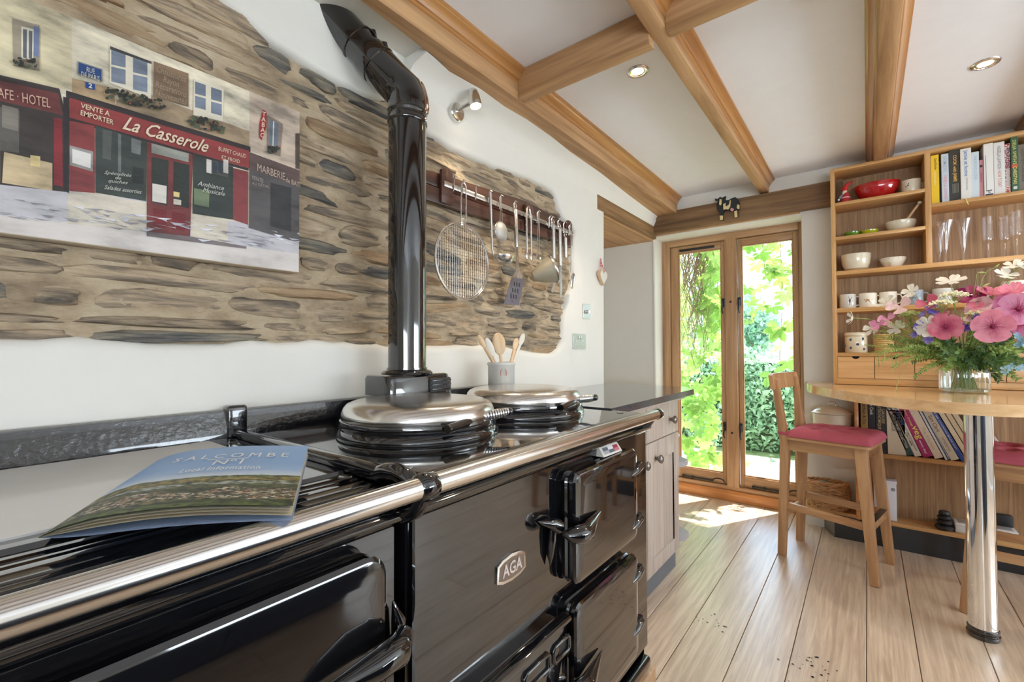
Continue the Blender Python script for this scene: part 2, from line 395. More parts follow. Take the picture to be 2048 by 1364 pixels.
# a few dark flecks trodden on the boards
sm = MB()
for k in range(46):
    cx, cy = (random.gauss(-.17, .05), random.gauss(1.92, .05)) if k < 30 else (random.gauss(-.52, .05), random.gauss(1.98, .05))
    r0 = random.uniform(.002, .006); sm.poly([(cx + r0 * random.uniform(.5, 1.3) * math.cos(t), cy + r0 * random.uniform(.5, 1.3) * math.sin(t), .0006) for t in (0, 1, 2, 3, 4, 5)])
o = sm.build('paint_specks', 'black', floor, smooth=0)
# ---- ceiling
ceil = struct(MB().box(-1.62, 3.2, -2.5, 3.5, CZ, CZ + .1).build('ceiling', 'ceil', smooth=0))
# ---- left wall: plaster skin with a ragged opening to the stonework
hole = [(-.6, 1.115), (-.3, 1.118), (.073, 1.118), (.214, 1.114), (.397, 1.112), (.644, 1.117), (.8, 1.112), (.955, 1.107), (1.111, 1.111), (1.3, 1.112), (1.411, 1.109), (1.56, 1.103), (1.69, 1.091), (1.83, 1.078), (1.945, 1.072), (2.05, 1.10),
        (2.105, 1.172), (2.10, 1.26), (2.13, 1.37), (2.20, 1.484), (2.215, 1.56), (2.204, 1.64), (2.215, 1.73), (2.235, 1.80), (2.17, 1.835), (2.09, 1.85), (2.04, 1.93), (2.0, 1.965), (1.90, 1.972), (1.776, 1.972), (1.6, 1.952), (1.414, 1.942), (1.25, 1.938), (1.111, 1.957), (1.03, 2.0),
        (.95, 2.005), (.87, 1.975), (.80, 1.971), (.69, 1.985), (.583, 1.99), (.50, 2.02), (.40, 2.045), (.2, 2.06), (-.1, 2.08), (-.6, 2.08)]
def dens(pts, jit):
    out = []; n = len(pts)
    for i in range(n):
        p0, p1, p2, p3 = [Vector(pts[(i + k) % n]) for k in (-1, 0, 1, 2)]
        for q in range(4):
            t = q / 4; v = .5 * ((2 * p1) + (p2 - p0) * t + (2 * p0 - 5 * p1 + 4 * p2 - p3) * t * t + (3 * p1 - p0 - 3 * p2 + p3) * t ** 3)
            out.append(v + Vector((noise.noise(Vector((v.x * 14, v.y * 14, 0))), noise.noise(Vector((v.x * 14, v.y * 14, 5))))) * jit)
    return out
hd = dens(hole, .011)
outer = [(-2.5, 0), (2.53, 0), (2.56, 1.985), (2.48, 1.985), (2.47, 2.115), (YF, 2.135), (YF, CZ), (-2.5, CZ)]
tri = tessellate_polygon([[Vector((p[0], p[1], 0)) for p in outer], [Vector((p.x, p.y, 0)) for p in hd][::-1]])
ap = [Vector((p[0], p[1], 0)) for p in outer] + [Vector((p.x, p.y, 0)) for p in hd][::-1]
wl = MB(); wl.add([(-1.28, p.x, p.y) for p in ap], [list(t) for t in tri])
n = len(hd); lip = []; lf = []
cen = Vector((.9, 1.55))
for d, ins in ((-1.28, 0), (-1.283, -.008), (-1.291, -.015), (-1.305, -.019), (-1.345, -.02)):
    for i in range(n):
        t = (hd[(i + 1) % n] - hd[i - 1]).normalized(); nn = Vector((t.y, -t.x))
        k = ins * (1.6 if hd[i].y < 1.2 else 1.)
        q = hd[i] + nn * k; lip.append((d, q.x, q.y))
for k in range(4):
    for i in range(n): lf.append([k * n + i, k * n + (i + 1) % n, (k + 1) * n + (i + 1) % n, (k + 1) * n + i])
wl.add(lip, lf)
wall_left = struct(wl.build('wall_left', 'plaster', smooth=50))
# thick return of the wall beyond the cooker recess, alcove sides
MB().box(-2.1, -1.281, 2.40, 2.53, 0, 1.985).build('wall_return', 'plaster', wall_left, smooth=0)
MB().box(-1.6, -1.345, -2.5, 3.5, 0, CZ).build('masonry_core', 'plaster', wall_left, smooth=0) if False else None
MB().box(-1.62, -1.36, -2.5, 2.40, 0, CZ).build('masonry_core', 'mortar', wall_left, smooth=0)
MB().box(-2.15, -2.1, 2.40, 3.5, 0, 2.1).build('alcove_side', 'plaster', wall_left, smooth=0)
# mortar bed between the stones
g = MB(); NY, NZ = 420, 150; y0, y1, z0, z1 = -.6, 2.32, 1.02, 2.12
vs = []
for j in range(NZ + 1):
    for i in range(NY + 1):
        y = y0 + (y1 - y0) * i / NY; z = z0 + (z1 - z0) * j / NZ
        h = noise.fractal(Vector((y * 7, z * 16, 1)), 1, 2, 6) * .0075 + .003 * noise.noise(Vector((y * 26, z * 70, 4)))
        vs.append((-1.3075 + h, y, z))
fs = [[j * (NY + 1) + i, j * (NY + 1) + i + 1, (j + 1) * (NY + 1) + i + 1, (j + 1) * (NY + 1) + i] for j in range(NZ) for i in range(NY)]
g.add(vs, fs); g.build('mortar_bed', 'mortar', wall_left, smooth=60)
rs = random.Random(21)
def inside(y, z):
    c = False; n = len(hd)
    for i in range(n):
        a, b = hd[i], hd[i - 1]
        if (a.y > z) != (b.y > z) and y < (b.x - a.x) * (z - a.y) / (b.y - a.y) + a.x: c = not c
    return c
def stone(cy, cz, L, H, tilt):
    nseg = 18; m = MB(); vs = []; fs = []; sd = Vector((cy * 3.1, cz * 3.7, 2))
    depth = rs.uniform(.002, .013); rings = ((1.04, -1.325, 0), (1.0, -1.309, 0), (.93, -1.309 + depth * .75, .5), (.66, -1.306 + depth, 1.), (.33, -1.306 + depth, 1.))
    tip = (rs.uniform(-.5, .5), rs.uniform(-.4, .4))
    for sc_, d, w in rings:
        for k in range(nseg):
            t = 2 * math.pi * k / nseg; e = .62
            c_, s_ = math.cos(t), math.sin(t)
            px = math.copysign(abs(c_) ** e, c_); pz = math.copysign(abs(s_) ** .75, s_)
            rr = 1 + .25 * noise.noise(sd + Vector((c_, s_, 0)) * 1.6) + .16 * noise.noise(sd * 2 + Vector((c_, s_, 0)) * 4.5)
            a = px * L / 2 * sc_ * rr; b = pz * H / 2 * sc_ * rr * (1 - .45 * tip[0] * px)
            yy = cy + a * math.cos(tilt) - b * math.sin(tilt); zz = cz + a * math.sin(tilt) + b * math.cos(tilt)
            dd = d + w * (.009 * noise.noise(Vector((yy * 22, zz * 40, 3))) + tip[1] * .012 * pz)
            vs.append((dd, yy, zz))
    for r_ in range(len(rings) - 1):
        for k in range(nseg): fs.append([r_ * nseg + k, r_ * nseg + (k + 1) % nseg, (r_ + 1) * nseg + (k + 1) % nseg, (r_ + 1) * nseg + k])
    fs.append([(len(rings) - 1) * nseg + k for k in range(nseg)])
    m.add(vs, fs)
    u_ = rs.random()
    m.build('stone', 'stone' if u_ < .70 else ('stone_b' if u_ < .82 else 'stone_c'), wall_left, smooth=40)
z = 1.10; cnt = 0
while z < 2.09:
    H = rs.uniform(.026, .066); y = -.25 + rs.uniform(-.2, 0)
    while y < 2.26:
        L = rs.uniform(.07, .30) * (1.25 if H < .045 else .95)
        cy, cz = y + L / 2, z + H / 2 + .012 * noise.noise(Vector((y * 2, z * 3, 0)))
        hh = H * rs.uniform(.65, 1.05)
        near = any(inside(cy + a, cz + b) for a, b in ((0, 0), (L * .4, 0), (-L * .4, 0), (0, .02), (0, -.02)))
        hid = (cy + L / 2 < .56 and 1.36 < cz < 1.77) or cy + L / 2 < 0
        if near and not hid and cnt < 290: stone(cy, cz, L, hh, rs.gauss(0, .05) - .03); cnt += 1
        y += L + rs.uniform(.006, .035)
    z += H + rs.uniform(.002, .012)
# ---- far wall with the window opening
wf = MB()
op = [(-1.305, 0), (-1.305, 2.0), (-.322, 2.0), (-.322, 0)]
wf.prism([(-2.15, 0), (-1.305, 0), (-1.305, 2.0), (-.322, 2.0), (-.322, 0), (3.2, 0), (3.2, CZ), (-2.15, CZ)], 'Y', YF, 3.86)
wall_far = struct(wf.build('wall_far', 'plaster', smooth=0))
MB().tube([(-1.30, YF + .004, 0), (-1.30, YF + .004, 1.995)], .011, 8).build('rounded_corner', 'plaster', wall_far)
# ---- solid right wall and back wall, behind and beside the viewpoint
wr = MB(); wr.prism([(-2.5, 0), (3.5, 0), (3.5, CZ), (-2.5, CZ)], 'X', 3.12, 3.2)
struct(wr.build('wall_right', 'plaster', smooth=0))
wb = MB(); wb.prism([(-1.62, 0), (3.2, 0), (3.2, CZ), (-1.62, CZ)], 'Y', -2.56, -2.47)
struct(wb.build('wall_back', 'plaster', smooth=0))
# ---- alcove soffit boards, lintel over the alcove
a2 = MB(); a2.box(-1.335, -1.278, 2.475, YF, 1.975, 2.118, .004)
t = struct(a2.build('trim_1', 'oldbeamY'))
for k in range(4):
    MB().box(-2.1 + k * .2, -1.902 + k * .2, 2.40, YF + .01, 1.965, 1.985, .002, 1).build('soffit_board', 'beamY', t, smooth=0)
# ---- lintel over the window
lt = struct(MB().box(-1.285, -.10, 3.40, YF + .02, 2.007, 2.16, .007).build('trim_2', 'oldbeam'))
MB().box(-1.28, -.33, 3.425, 3.47, 1.998, 2.008, .002).build('rough_underside_lath', 'beamX', lt)
MB().box(-1.304, -.32, YF - .002, 3.66, 1.99, 2.006, .003).build('soffit_plaster', 'plaster', lt)
# ---- ceiling beams with varnished mouldings
def moulding(xb, sg, y0, y1, parent):
    pr = [(0, CZ), (.036, CZ), (.036, CZ - .008), (.030, CZ - .010), (.030, CZ - .015), (.024, CZ - .018), (.012, CZ - .034), (.009, CZ - .040), (.004, CZ - .042), (.004, CZ - .052), (0, CZ - .055)]
    m = MB(); m.prism([(xb + sg * a, b) for a, b in pr], 'Y', y0, y1); m.build('moulding', 'mould', parent, smooth=40)
b1 = MB()
left = [(-2.45, -1.145), (.75, -1.145), (1.0, -1.165), (1.07, -1.168), (1.15, -1.19), (1.3, -1.175), (1.45, -1.182), (1.6, -1.172), (1.8, -1.175), (2.0, -1.19), (2.35, -1.197), (2.8, -1.225), (3.36, -1.25), (3.42, -1.25)]
b1.prism([(x, y) for y, x in left] + [(-1.105, 3.42), (-1.105, -2.45)], 'Z', 2.14, CZ - .0005)
t1 = struct(b1.build('trim_3', 'beamY', smooth=20))
moulding(-1.105, 1, -2.45, 1.455, t1); moulding(-1.105, 1, 1.503, 3.42, t1)
MB().box(-1.281, -1.142, -2.45, 1.065, 2.163, 2.178, .002).build('painted_board', 'plaster', t1)
cv = MB(); vs = []
for y, x in [(1.02, -1.17)] + left[4:]:
    vs += [(-1.281, y, 2.06), (-1.262, y, 2.10), (-1.235 if x > -1.22 else x - .01, y, 2.125), (x - .002 + .004, y, 2.139), (x, y, 2.20), (-1.281, y, 2.20)]
fs = [[6 * i + k, 6 * i + (k + 1) % 6, 6 * (i + 1) + (k + 1) % 6, 6 * (i + 1) + k] for i in range(len(vs) // 6 - 1) for k in range(6)]
cv.add(vs, fs + [[0, 1, 2, 3, 4, 5]]); cv.build('plaster_cove', 'plaster', t1, smooth=60)
t2 = struct(MB().box(-.556, -.503, -2.45, YF, 2.17, CZ - .0005, .004).build('trim_4', 'beamY'))
moulding(-.503, 1, -2.45, 1.458, t2); moulding(-.503, 1, 1.512, YF, t2)
t3 = struct(MB().box(.046, .103, -2.45, YF, 2.17, CZ - .0005, .004).build('trim_5', 'beamY'))
moulding(.103, 1, -2.45, YF, t3); moulding(.046, -1, -2.45, YF, t3)
t4 = struct(MB().box(.655, .71, -2.45, YF, 2.17, CZ - .0005, .004).build('trim_6', 'oldbeamY'))
moulding(.71, 1, -2.45, YF, t4); moulding(.655, -1, -2.45, YF, t4)
struct(MB().box(-1.104, -.556, 1.452, 1.500, 2.142, CZ - .0005, .003).build('trim_7', 'beamX'))
struct(MB().box(-.503, .046, 1.455, 1.510, 2.165, CZ - .0005, .003).build('trim_8', 'beamX'))
# ---- window: fixed oak frame, mullion, two casements
wn = bpy.data.objects.new('window_1', None); COL.objects.link(wn); wn['kind'] = 'structure'; wn['label'] = 'tall oak framed double casement window down to the floor'
Y0, Y1 = 3.645, 3.73
fr = MB(); fr.box(-1.325, -1.243, Y0, Y1, .02, 2.01, .003); fr.box(-.36, -.30, Y0, Y1, .02, 2.01, .003)
fr.build('frame_jamb', 'frame', wn)
fr = MB(); fr.box(-1.243, -.36, Y0, Y1, 1.94, 2.01, .003); fr.box(-1.312, -.30, Y0 - .005, Y1, .075, .105, .003); fr.build('frame_rail', 'frameX', wn)
MB().box(-.832, -.750, Y0 - .006, Y1, .10, 1.945, .004).build('mullion', 'frame', wn)
MB().box(-1.32, -.30, 3.62, 3.75, 0, .074, .004).build('sill_board', 'orange', wn)
def sash(x0, x1, gx0, gx1, hs):
    s_ = MB(); s_.box(x0 + .003, gx0, 3.665, 3.715, .108, 1.936, .003); s_.box(gx1, x1 - .003, 3.665, 3.715, .108, 1.936, .003)
    s = s_.build('casement', 'frame', wn)
    q = MB(); q.box(gx0, gx1, 3.665, 3.715, 1.885, 1.936, .003); q.box(gx0, gx1, 3.665, 3.715, .108, .187, .003); q.build('casement_rail', 'frameX', s)
    bd = MB()
    for a in ((gx0, gx0 + .008, .187, 1.885), (gx1 - .008, gx1, .187, 1.885), (gx0, gx1, .187, .196), (gx0, gx1, 1.877, 1.885)): bd.box(a[0], a[1], 3.672, 3.69, a[2], a[3], .002, 1)
    bd.build('glazing_bead', 'frame', s)
    MB().box(gx0, gx1, 3.692, 3.696, .187, 1.885).build('pane', 'pane', s, smooth=0)
    for z in (1.47, .54):
        h = MB(); xh = hs; h.box(xh - .010, xh + .010, 3.652, 3.667, z - .032, z + .032, .002); h.cyl((xh, 3.66, z + .01), (xh, 3.635, z + .01), .006)
        h.tube([(xh, 3.637, z + .012), (xh + .002, 3.634, z - .02), (xh - .004, 3.636, z - .06), (xh + .002, 3.642, z - .085)], [.006, .006, .005, .004], 8)
        h.build('window_catch', 'iron', s)
    st = MB(); xa = x0 + .09
    st.box(xa, xa + .22, 3.648, 3.656, .118, .130, .002); st.blob((xa, 3.652, .124), .012, .006, .012)
    st.tube([(xa + .22 + .04 * (1 - math.cos(t * .35)), 3.65, .124 + .022 * math.sin(t * .35)) for t in range(0, 10)], .0045, 8)
    st.cyl((xa + .07, 3.65, .11), (xa + .07, 3.65, .135), .006)
    st.build('casement_stay', 'iron', s)
sash(-1.243, -.835, -1.181, -.862, -.848); sash(-.748, -.36, -.722, -.395, -.735)
tv = MB(); tv.box(-1.17, -.905, 3.655, 3.667, 1.895, 1.915, .006); tv.build('trickle_vent', 'iron', wn)
kb = MB()
for z in (1.47, .50): kb.blob((-.792, 3.636, z), .008, .005, .008)
kb.build('mullion_stud', 'iron', wn)
# ================================================================ RANGE COOKER
def poly_yz(m, pts, x0, x1, bev=0.):
    bm = bmesh.new(); n = len(pts)
    a = [bm.verts.new((x0, p[0], p[1])) for p in pts]; b = [bm.verts.new((x1, p[0], p[1])) for p in pts]
    bm.faces.new(a[::-1]); bm.faces.new(b)
    for i in range(n): bm.faces.new([a[i], a[(i + 1) % n], b[(i + 1) % n], b[i]])
    bmesh.ops.recalc_face_normals(bm, faces=bm.faces)
    if bev: bmesh.ops.bevel(bm, geom=[e for e in bm.edges], offset=bev, segments=2, profile=.6, affect='EDGES', clamp_overlap=True)
    return m.bm(bm)
HOB = .905
rc = thing('range_cooker', 'glossy black enamel range cooker with chrome rail and two round steel lids', 'cooker', (-.93, .97, 0))
MB().box(-1.25, -.60, .478, 1.475, .10, .868, .004).build('cabinet', 'enamel', rc)
MB().rrect(.484, 1.468, .142, .848, .006, [(-.60, 0), (-.589, 0), (-.5855, .003)], 3).build('front_panel', 'enamel', rc)
b_ = MB().box(-1.2, -.575, .478, 1.475, .072, .108, .012, 3); b_.box(-1.2, -.60, .478, 1.475, .03, .14, .003); b_.build('base_flange', 'enamel', rc)
MB().box(-1.22, -.565, .48, 1.485, 0.0, .070, .004).build('wooden_plinth', 'frame', rc)
t = MB(); t.prism([(-1.27, .868), (-1.27, HOB), (-.622, HOB), (-.606, .903), (-.593, .897), (-.583, .887), (-.580, .876), (-.586, .868)], 'Y', .483, 1.478)
t.build('top_plate', 'enamel', rc, smooth=50)
c_ = MB(); c_.prism([(-.60, .850), (-.60, .868), (-.574, .868), (-.569, .864), (-.569, .858), (-.574, .853), (-.585, .850)], 'Y', .483, 1.474); c_.build('cornice_strip', 'enamel', rc, smooth=50)
MB().prism([(-1.275, HOB), (-1.275, .971), (-1.262, .973), (-1.252, .968), (-1.243, .93), (-1.24, HOB)], 'Y', .488, 1.474).build('splash_upstand', 'enamel_rough', rc, smooth=50)
for y, x in ((.515, -1.19), (.53, -.66), (1.43, -.66)): MB().lathe([(0, .002), (.011, .002), (.013, 0)], (x, y, HOB), 20).build('cap_screw', 'enamel', rc)
# chrome rail
rl = MB(); rl.cyl((-.52, .468, .917), (-.52, 1.395, .917), .0165, seg=40); rl.build('hand_rail', 'rail', rc, smooth=60)
rl = MB(); rl.lathe([(.0175, -.012), (.0185, 0), (.0178, .012), (.012, .02), (0, .022)], (-.52, 1.397, .917), 32, 'Y')
rl.tube([(-.525, 1.372, .905), (-.54, 1.372, .885), (-.575, 1.372, .872)], [.009, .011, .012], 12)
rl.tube([(-.59, 1.39, .872), (-.562, 1.39, .872)], .011, 14)
rl.build('rail_bracket', 'enamel', rc, smooth=60)
def lid(cy):
    l = MB().lathe([(0, 0), (.205, 0), (.207, .006), (.205, .014), (.199, .02), (.20, .026), (0, .026)], (-.93, cy, HOB), 72).build('hotplate_ring', 'enamel', rc, smooth=50)
    l = MB().lathe([(0, .926), (.196, .926), (.200, .930), (.2015, .938), (.200, .947), (.196, .949), (0, .949)], (-.93, cy, 0), 72).build('lid_rim', 'enamel', rc, smooth=40)
    d = MB().lathe([(.194, .948), (.197, .951), (.1955, .963), (.191, .975), (.183, .984), (.171, .989), (.155, .9912), (.08, .992), (0, .992)], (-.93, cy, 0), 96)
    d.build('lid_dome', 'lid', l, smooth=60)
    return l
l1 = lid(.79); l2 = lid(1.245)
def coil(l, a, b, arm0):
    a, b = Vector(a), Vector(b); d = (b - a); L = d.length; d.normalize(); sd = d.cross(Vector((0, 0, 1))).normalized(); up = sd.cross(d)
    h = MB(); turns = 13; pts = []; rr = []
    for k in range(turns * 12 + 1):
        t = k / (turns * 12); r_ = .0078 + .0035 * math.sin(math.pi * t)
        an = 2 * math.pi * turns * t; pts.append(a + d * (L * t) + (sd * math.cos(an) + up * math.sin(an)) * r_)
    h.tube(pts, .0026, 6); h.build('coil_grip', 'chrome', l, smooth=60)
    h = MB(); h.cyl(a, b, .0055, seg=12); h.tube([Vector(arm0), (Vector(arm0) + a) / 2 + Vector((.006, 0, 0)), a - d * .004], [.010, .012, .0125], 16); h.blob(b, .011, .011, .011)
    h.build('lid_arm', 'enamel', l, smooth=60)
coil(l1, bp(952, 836, 2, .953), bp(1018, 823, 2, .962), (-.732, .70, .944))
coil(l2, bp(1158, 799, 2, .953), bp(1190, 795, 2, .962), (-.732, 1.17, .944))
# oven doors
def oven_door(y0, y1, z0, z1, x, rad=.028, dome=.020, hinges=(), name='oven_door'):
    d = MB(); d.rrect(y0, y1, z0, z1, rad, [(x - .024, .004), (x - .012, 0), (x - .006, .003), (x - .004, .010)], 8)
    d = d.build(name, 'enamel', rc, smooth=30)
    f = MB(); f.rrect(y0, y1 + .004, z0, z1, rad, [(x - .004, .004), (x + .002, 0), (x + .010, .0006), (x + .015, .006), (x + .0175, .014), (x + .0185, .024), (x + .019, .036)], 8)
    f.build('door_face', 'enamel', d, smooth=24)
    for z in hinges:
        h = MB(); h.cyl((x + .008, y1 + .028, z - .014), (x + .008, y1 + .028, z + .014), .0095, seg=16)
        h.tube([(x + .014, y1 - .05, z - .012), (x + .016, y1 - .015, z - .004), (x + .012, y1 + .028, z + .002)], [.003, .012, .0125], 12)
        h.cyl((x - .012, y1 + .034, z - .028), (x + .004, y1 + .034, z - .028), .0085, seg=14)
        h.build('hinge', 'enamel', d, smooth=50)
    return d
def paddle(d, y0, z0, x, s=1.):
    h = MB()
    h.tube([(x + .006, y0 - .022, z0 + .004), (x + .022, y0 - .010, z0 + .001), (x + .033, y0 + .012, z0 - .002), (x + .034, y0 + .04, z0 - .004), (x + .026, y0 + .085, z0 + .002), (x + .016, y0 + .145, z0 + .009)], [.005, .017, .0215, .0195, .0115, .0015], 14)
    h.build('paddle_handle', 'enamel', d, smooth=50)
    h = MB()
    h.tube([(-.580, y0 - .07, z0 + .038), (-.576, y0 - .048, z0 + .028), (-.572, y0 - .026, z0 + .022), (-.570, y0 - .006, z0 + .01)], [.001, .008, .014, .018], 12)
    h.tube([(-.574, y0 - .020, z0 + .03), (-.574, y0 - .024, z0 - .01), (-.576, y0 - .028, z0 - .05), (-.578, y0 - .026, z0 - .075)], [.008, .011, .008, .001], 12)
    h.build('door_latch', 'enamel', d, smooth=50)
d1 = oven_door(.932, 1.30, .558, .826, -.562, hinges=(.762, .606)); paddle(d1, .90, .70, -.553)
d2 = oven_door(.934, 1.30, .212, .514, -.562, hinges=(.452, .298)); paddle(d2, .902, .352, -.553)
# burner door with two draught slots
d3 = MB().rrect(.545, .925, .16, .506, .05, [(-.588, 0), (-.572, 0), (-.566, .004), (-.562, .014), (-.558, .05)], 8).build('burner_door', 'enamel', rc, smooth=30)
MB().rrect(.555, .922, .488, .505, .008, [(-.57, 0), (-.553, .001), (-.548, .005)], 4).build('moulded_lip', 'enamel', d3, smooth=40)
for ya, yb in ((.852, .918), (.745, .835)):
    s_ = MB(); s_.tube([(-.556, y, z) for y, z in ((ya, .43), (ya + .006, .424), (yb - .006, .424), (yb, .43), (yb, .452), (yb - .006, .458), (ya + .006, .458), (ya, .452))], .0055, 8, closed=True)
    s_.build('slot_rim', 'enamel', d3, smooth=60)
    MB().box(-.562, -.5585, ya + .002, yb - .002, .427, .456).build('draught_slot', 'iron', d3, smooth=0)
# badge
bd = [(.690, .655), (.692, .688), (.708, .696), (.738, .700), (.768, .696), (.784, .688), (.786, .655), (.768, .648), (.738, .645), (.708, .648)]
m_ = MB(); poly_yz(m_, bd, -.5855, -.5815, .001); bg_ = m_.build('maker_badge', 'chrome', rc)
m_ = MB(); poly_yz(m_, [(.738 + (y - .738) * .88, .672 + (z - .672) * .78) for y, z in bd], -.5817, -.581); m_.build('badge_field', 'pewter', bg_, smooth=0)
text_mesh('AGA', (-.5808, .706, .660), (0, .065, 0), (0, 0, .026), bg_, flat((232, 214, 206)), off=.0006, bold=.02)
# small checked magnetic gauge above the top oven door
gq = [bp(1197.4, 894.7, 0, -.580), bp(1233.8, 884, 0, -.580), bp(1244.5, 901, 0, -.562), bp(1208, 915, 0, -.562)]
gt = thing('checked_gauge', 'small white wedge with grey and red checks stuck above the top oven door', 'gauge', (-.575, (gq[0].y + gq[2].y) / 2, gq[2].z))
bk4 = [Vector((-.5854, v.y, v.z)) for v in gq]
m_ = MB(); m_.add(gq + bk4, [[0, 1, 2, 3], [4, 5, 6, 7], [0, 1, 5, 4], [1, 2, 6, 5], [2, 3, 7, 6], [3, 0, 4, 7]]); m_.build('wedge', 'matte_white', gt, smooth=0)
cols_ = [(110, 114, 124), (232, 230, 232), (168, 60, 76), (176, 178, 184), (110, 114, 124), (206, 120, 132)]
for j in range(2):
    for i in range(3):
        a0, a1, b0, b1 = .10 + i * .27, .10 + (i + 1) * .27, .18 + j * .32, .18 + (j + 1) * .32
        f_ = lambda a, b: gq[0].lerp(gq[1], a).lerp(gq[3].lerp(gq[2], a), b) + Vector((.0006, 0, .0006))
        m_ = MB(); m_.add([f_(a0, b0), f_(a1, b0), f_(a1, b1), f_(a0, b1)], [[0, 1, 2, 3]]); m_.build('coloured_check', flat(cols_[(i + 3 * j) % 6]), gt, smooth=0)
# ---------------- warming module beside it
wm = thing('warming_module', 'black enamel warming module with flat hotplate and long chrome rail', 'cooker', (-.93, .13, 0))
YL = -.28
MB().box(-1.25, -.60, YL, .453, .10, .868, .004).build('cabinet', 'enamel', wm)
MB().box(-1.22, -.565, YL, .455, 0, .07, .004).build('wooden_plinth', 'frame', wm)
MB().rrect(YL, .448, .142, .848, .006, [(-.60, 0), (-.589, 0), (-.5855, .003)], 3).build('front_panel', 'enamel', wm)
t = MB(); pr = [(-1.27, .868), (-1.27, HOB), (-.742, HOB), (-.738, .899)]
for k in range(6): x = -.734 + k * .021; pr += [(x, .8985), (x + .003, .9005 - k * .0008), (x + .016, .9005 - k * .0008), (x + .018, .898 - k * .0008)]
pr += [(-.598, .893), (-.588, .884), (-.584, .874), (-.588, .868)]
t.prism(pr, 'Y', YL, .452); t.build('top_plate', 'enamel', wm, smooth=30)
c_ = MB(); c_.prism([(-.60, .850), (-.60, .868), (-.574, .868), (-.569, .864), (-.569, .858), (-.574, .853), (-.585, .850)], 'Y', YL, .447); c_.build('cornice_strip', 'enamel', wm, smooth=50)
MB().rrect(-1.216, -.772, YL + .02, .398, .012, [(HOB - .002, 0), (HOB + .003, 0), (HOB + .0045, .002)], 4, face='Z').build('flat_hotplate', 'plate', wm, smooth=30)
MB().prism([(-1.275, HOB), (-1.275, .972), (-1.262, .974), (-1.252, .969), (-1.243, .93), (-1.24, HOB)], 'Y', YL, .444).build('splash_upstand', 'enamel_rough', wm, smooth=50)
for y, x in ((.43, -1.17), (.432, -.70)): MB().lathe([(0, .002), (.011, .002), (.013, 0)], (x, y, HOB), 20).build('cap_screw', 'enamel', wm)
MB().cyl((-.52, YL, .917), (-.52, .436, .917), .0165, seg=40).build('hand_rail', 'rail', wm, smooth=60)
m_ = MB(); m_.lathe([(.0168, -.016), (.0195, -.014), (.0195, .016), (.0168, .018)], (-.52, .451, .917), 36, 'Y'); m_.tube([(-.525, .455, .90), (-.545, .457, .875), (-.58, .46, .858)], [.010, .012, .013], 12)
m_.build('rail_collar', 'enamel', wm, smooth=60)
jb_ = MB(); jb_.box(-1.24, -.64, .4535, .4822, .897, .924, .009, 3); jb_.tube([(-.66, .467, .908), (-.63, .467, .918), (-.602, .467, .920), (-.575, .467, .914), (-.55, .467, .90)], [.0145, .0155, .0158, .015, .011], 16)
jb_.build('joint_cover', 'enamel', wm, smooth=60)
MB().box(-1.278, -1.236, .444, .490, .90, .984, .008, 3).build('joint_cap', 'enamel_rough', wm, smooth=60)
rc_, rc = rc, wm
d4 = oven_door(-.26, .402, .36, .832, -.562, rad=.035, dome=.03); rc = rc_
h = MB()
h.tube([(-.556, .428, .706), (-.530, .418, .708), (-.512, .395, .708), (-.510, .36, .707), (-.520, .31, .703), (-.534, .255, .696)], [.006, .017, .021, .019, .011, .0015], 16); h.build('paddle_handle', 'enamel', d4, smooth=50)
h = MB(); h.tube([(-.57, .432, .74), (-.565, .438, .71), (-.57, .44, .66), (-.578, .438, .63)], [.002, .011, .009, .001], 12); h.build('door_latch', 'enamel', d4, smooth=50)
# ---------------- flue pipe
fp = thing('flue_pipe', 'glossy black enamel flue pipe rising and bending into the wall', 'flue', (-1.14, .92, HOB))
b = MB(); b.rrect(-1.215, -1.07, .80, 1.045, .03, [(.985, 0), (1.035, 0), (1.043, .004), (1.046, .012)], 6, face='Z'); b.box(-1.19, -1.09, .85, 1.0, .906, .987, .01)
b.build('flue_box', 'enamel', fp, smooth=40)
gr = MB(); gr.rrect(.945, 1.035, .989, 1.033, .006, [(-1.072, 0), (-1.0655, .001)], 4); gr.build('grille_frame', 'iron', fp)
for z in (.997, 1.011, 1.024):
    MB().beam((-1.063, .95, z), (-1.063, 1.03, z), .008, .004, bev=.001).build('louvre_bar', 'enamel', fp)
PX, PY = -1.142, .918
MB().lathe([(0, 1.044), (.078, 1.044), (.08, 1.05), (.074, 1.056), (.063, 1.060), (.063, 1.066), (0, 1.066)], (PX, PY, 0), 48).build('base_collar', 'enamel', fp, smooth=50)
MB().lathe([(0, 1.06), (.0592, 1.06), (.0592, 1.855), (0, 1.855)], (PX, PY, 0), 64).build('straight_pipe', 'enamel', fp, smooth=50)
MB().lathe([(0, 1.835), (.0595, 1.835), (.0625, 1.838), (.0625, 1.846), (.0602, 1.85), (.0602, 1.866), (.0625, 1.87), (.0625, 1.878), (.0605, 1.882), (.0605, 1.90), (0, 1.90)], (PX, PY, 0), 64).build('socket_ring', 'enamel', fp, smooth=50)
P0 = Vector((PX, PY, 1.93)); P1 = Vector((-1.30, .752, 2.165)); dr = (P1 - P0).normalized()
e = MB(); e.tube([(PX, PY, 1.88), (PX, PY, 1.915), P0 + Vector((0, 0, .005)) + dr * .01, P0 + dr * .05], .0605, 48); e.build('elbow', 'enamel', fp, smooth=40)
u = MB(); seq = [(.03, .0595), (.125, .0595), (.127, .0625), (.131, .0625), (.133, .0595), (.165, .0595), (.180, .0552), (.215, .0552), (.217, .059), (.223, .059), (.225, .0552), (.28, .0552), (.40, .0552)]
u.tube([P0 + dr * a for a, _ in seq], [r_ for _, r_ in seq], 48); u.build('sloping_pipe', 'enamel', fp, smooth=40)
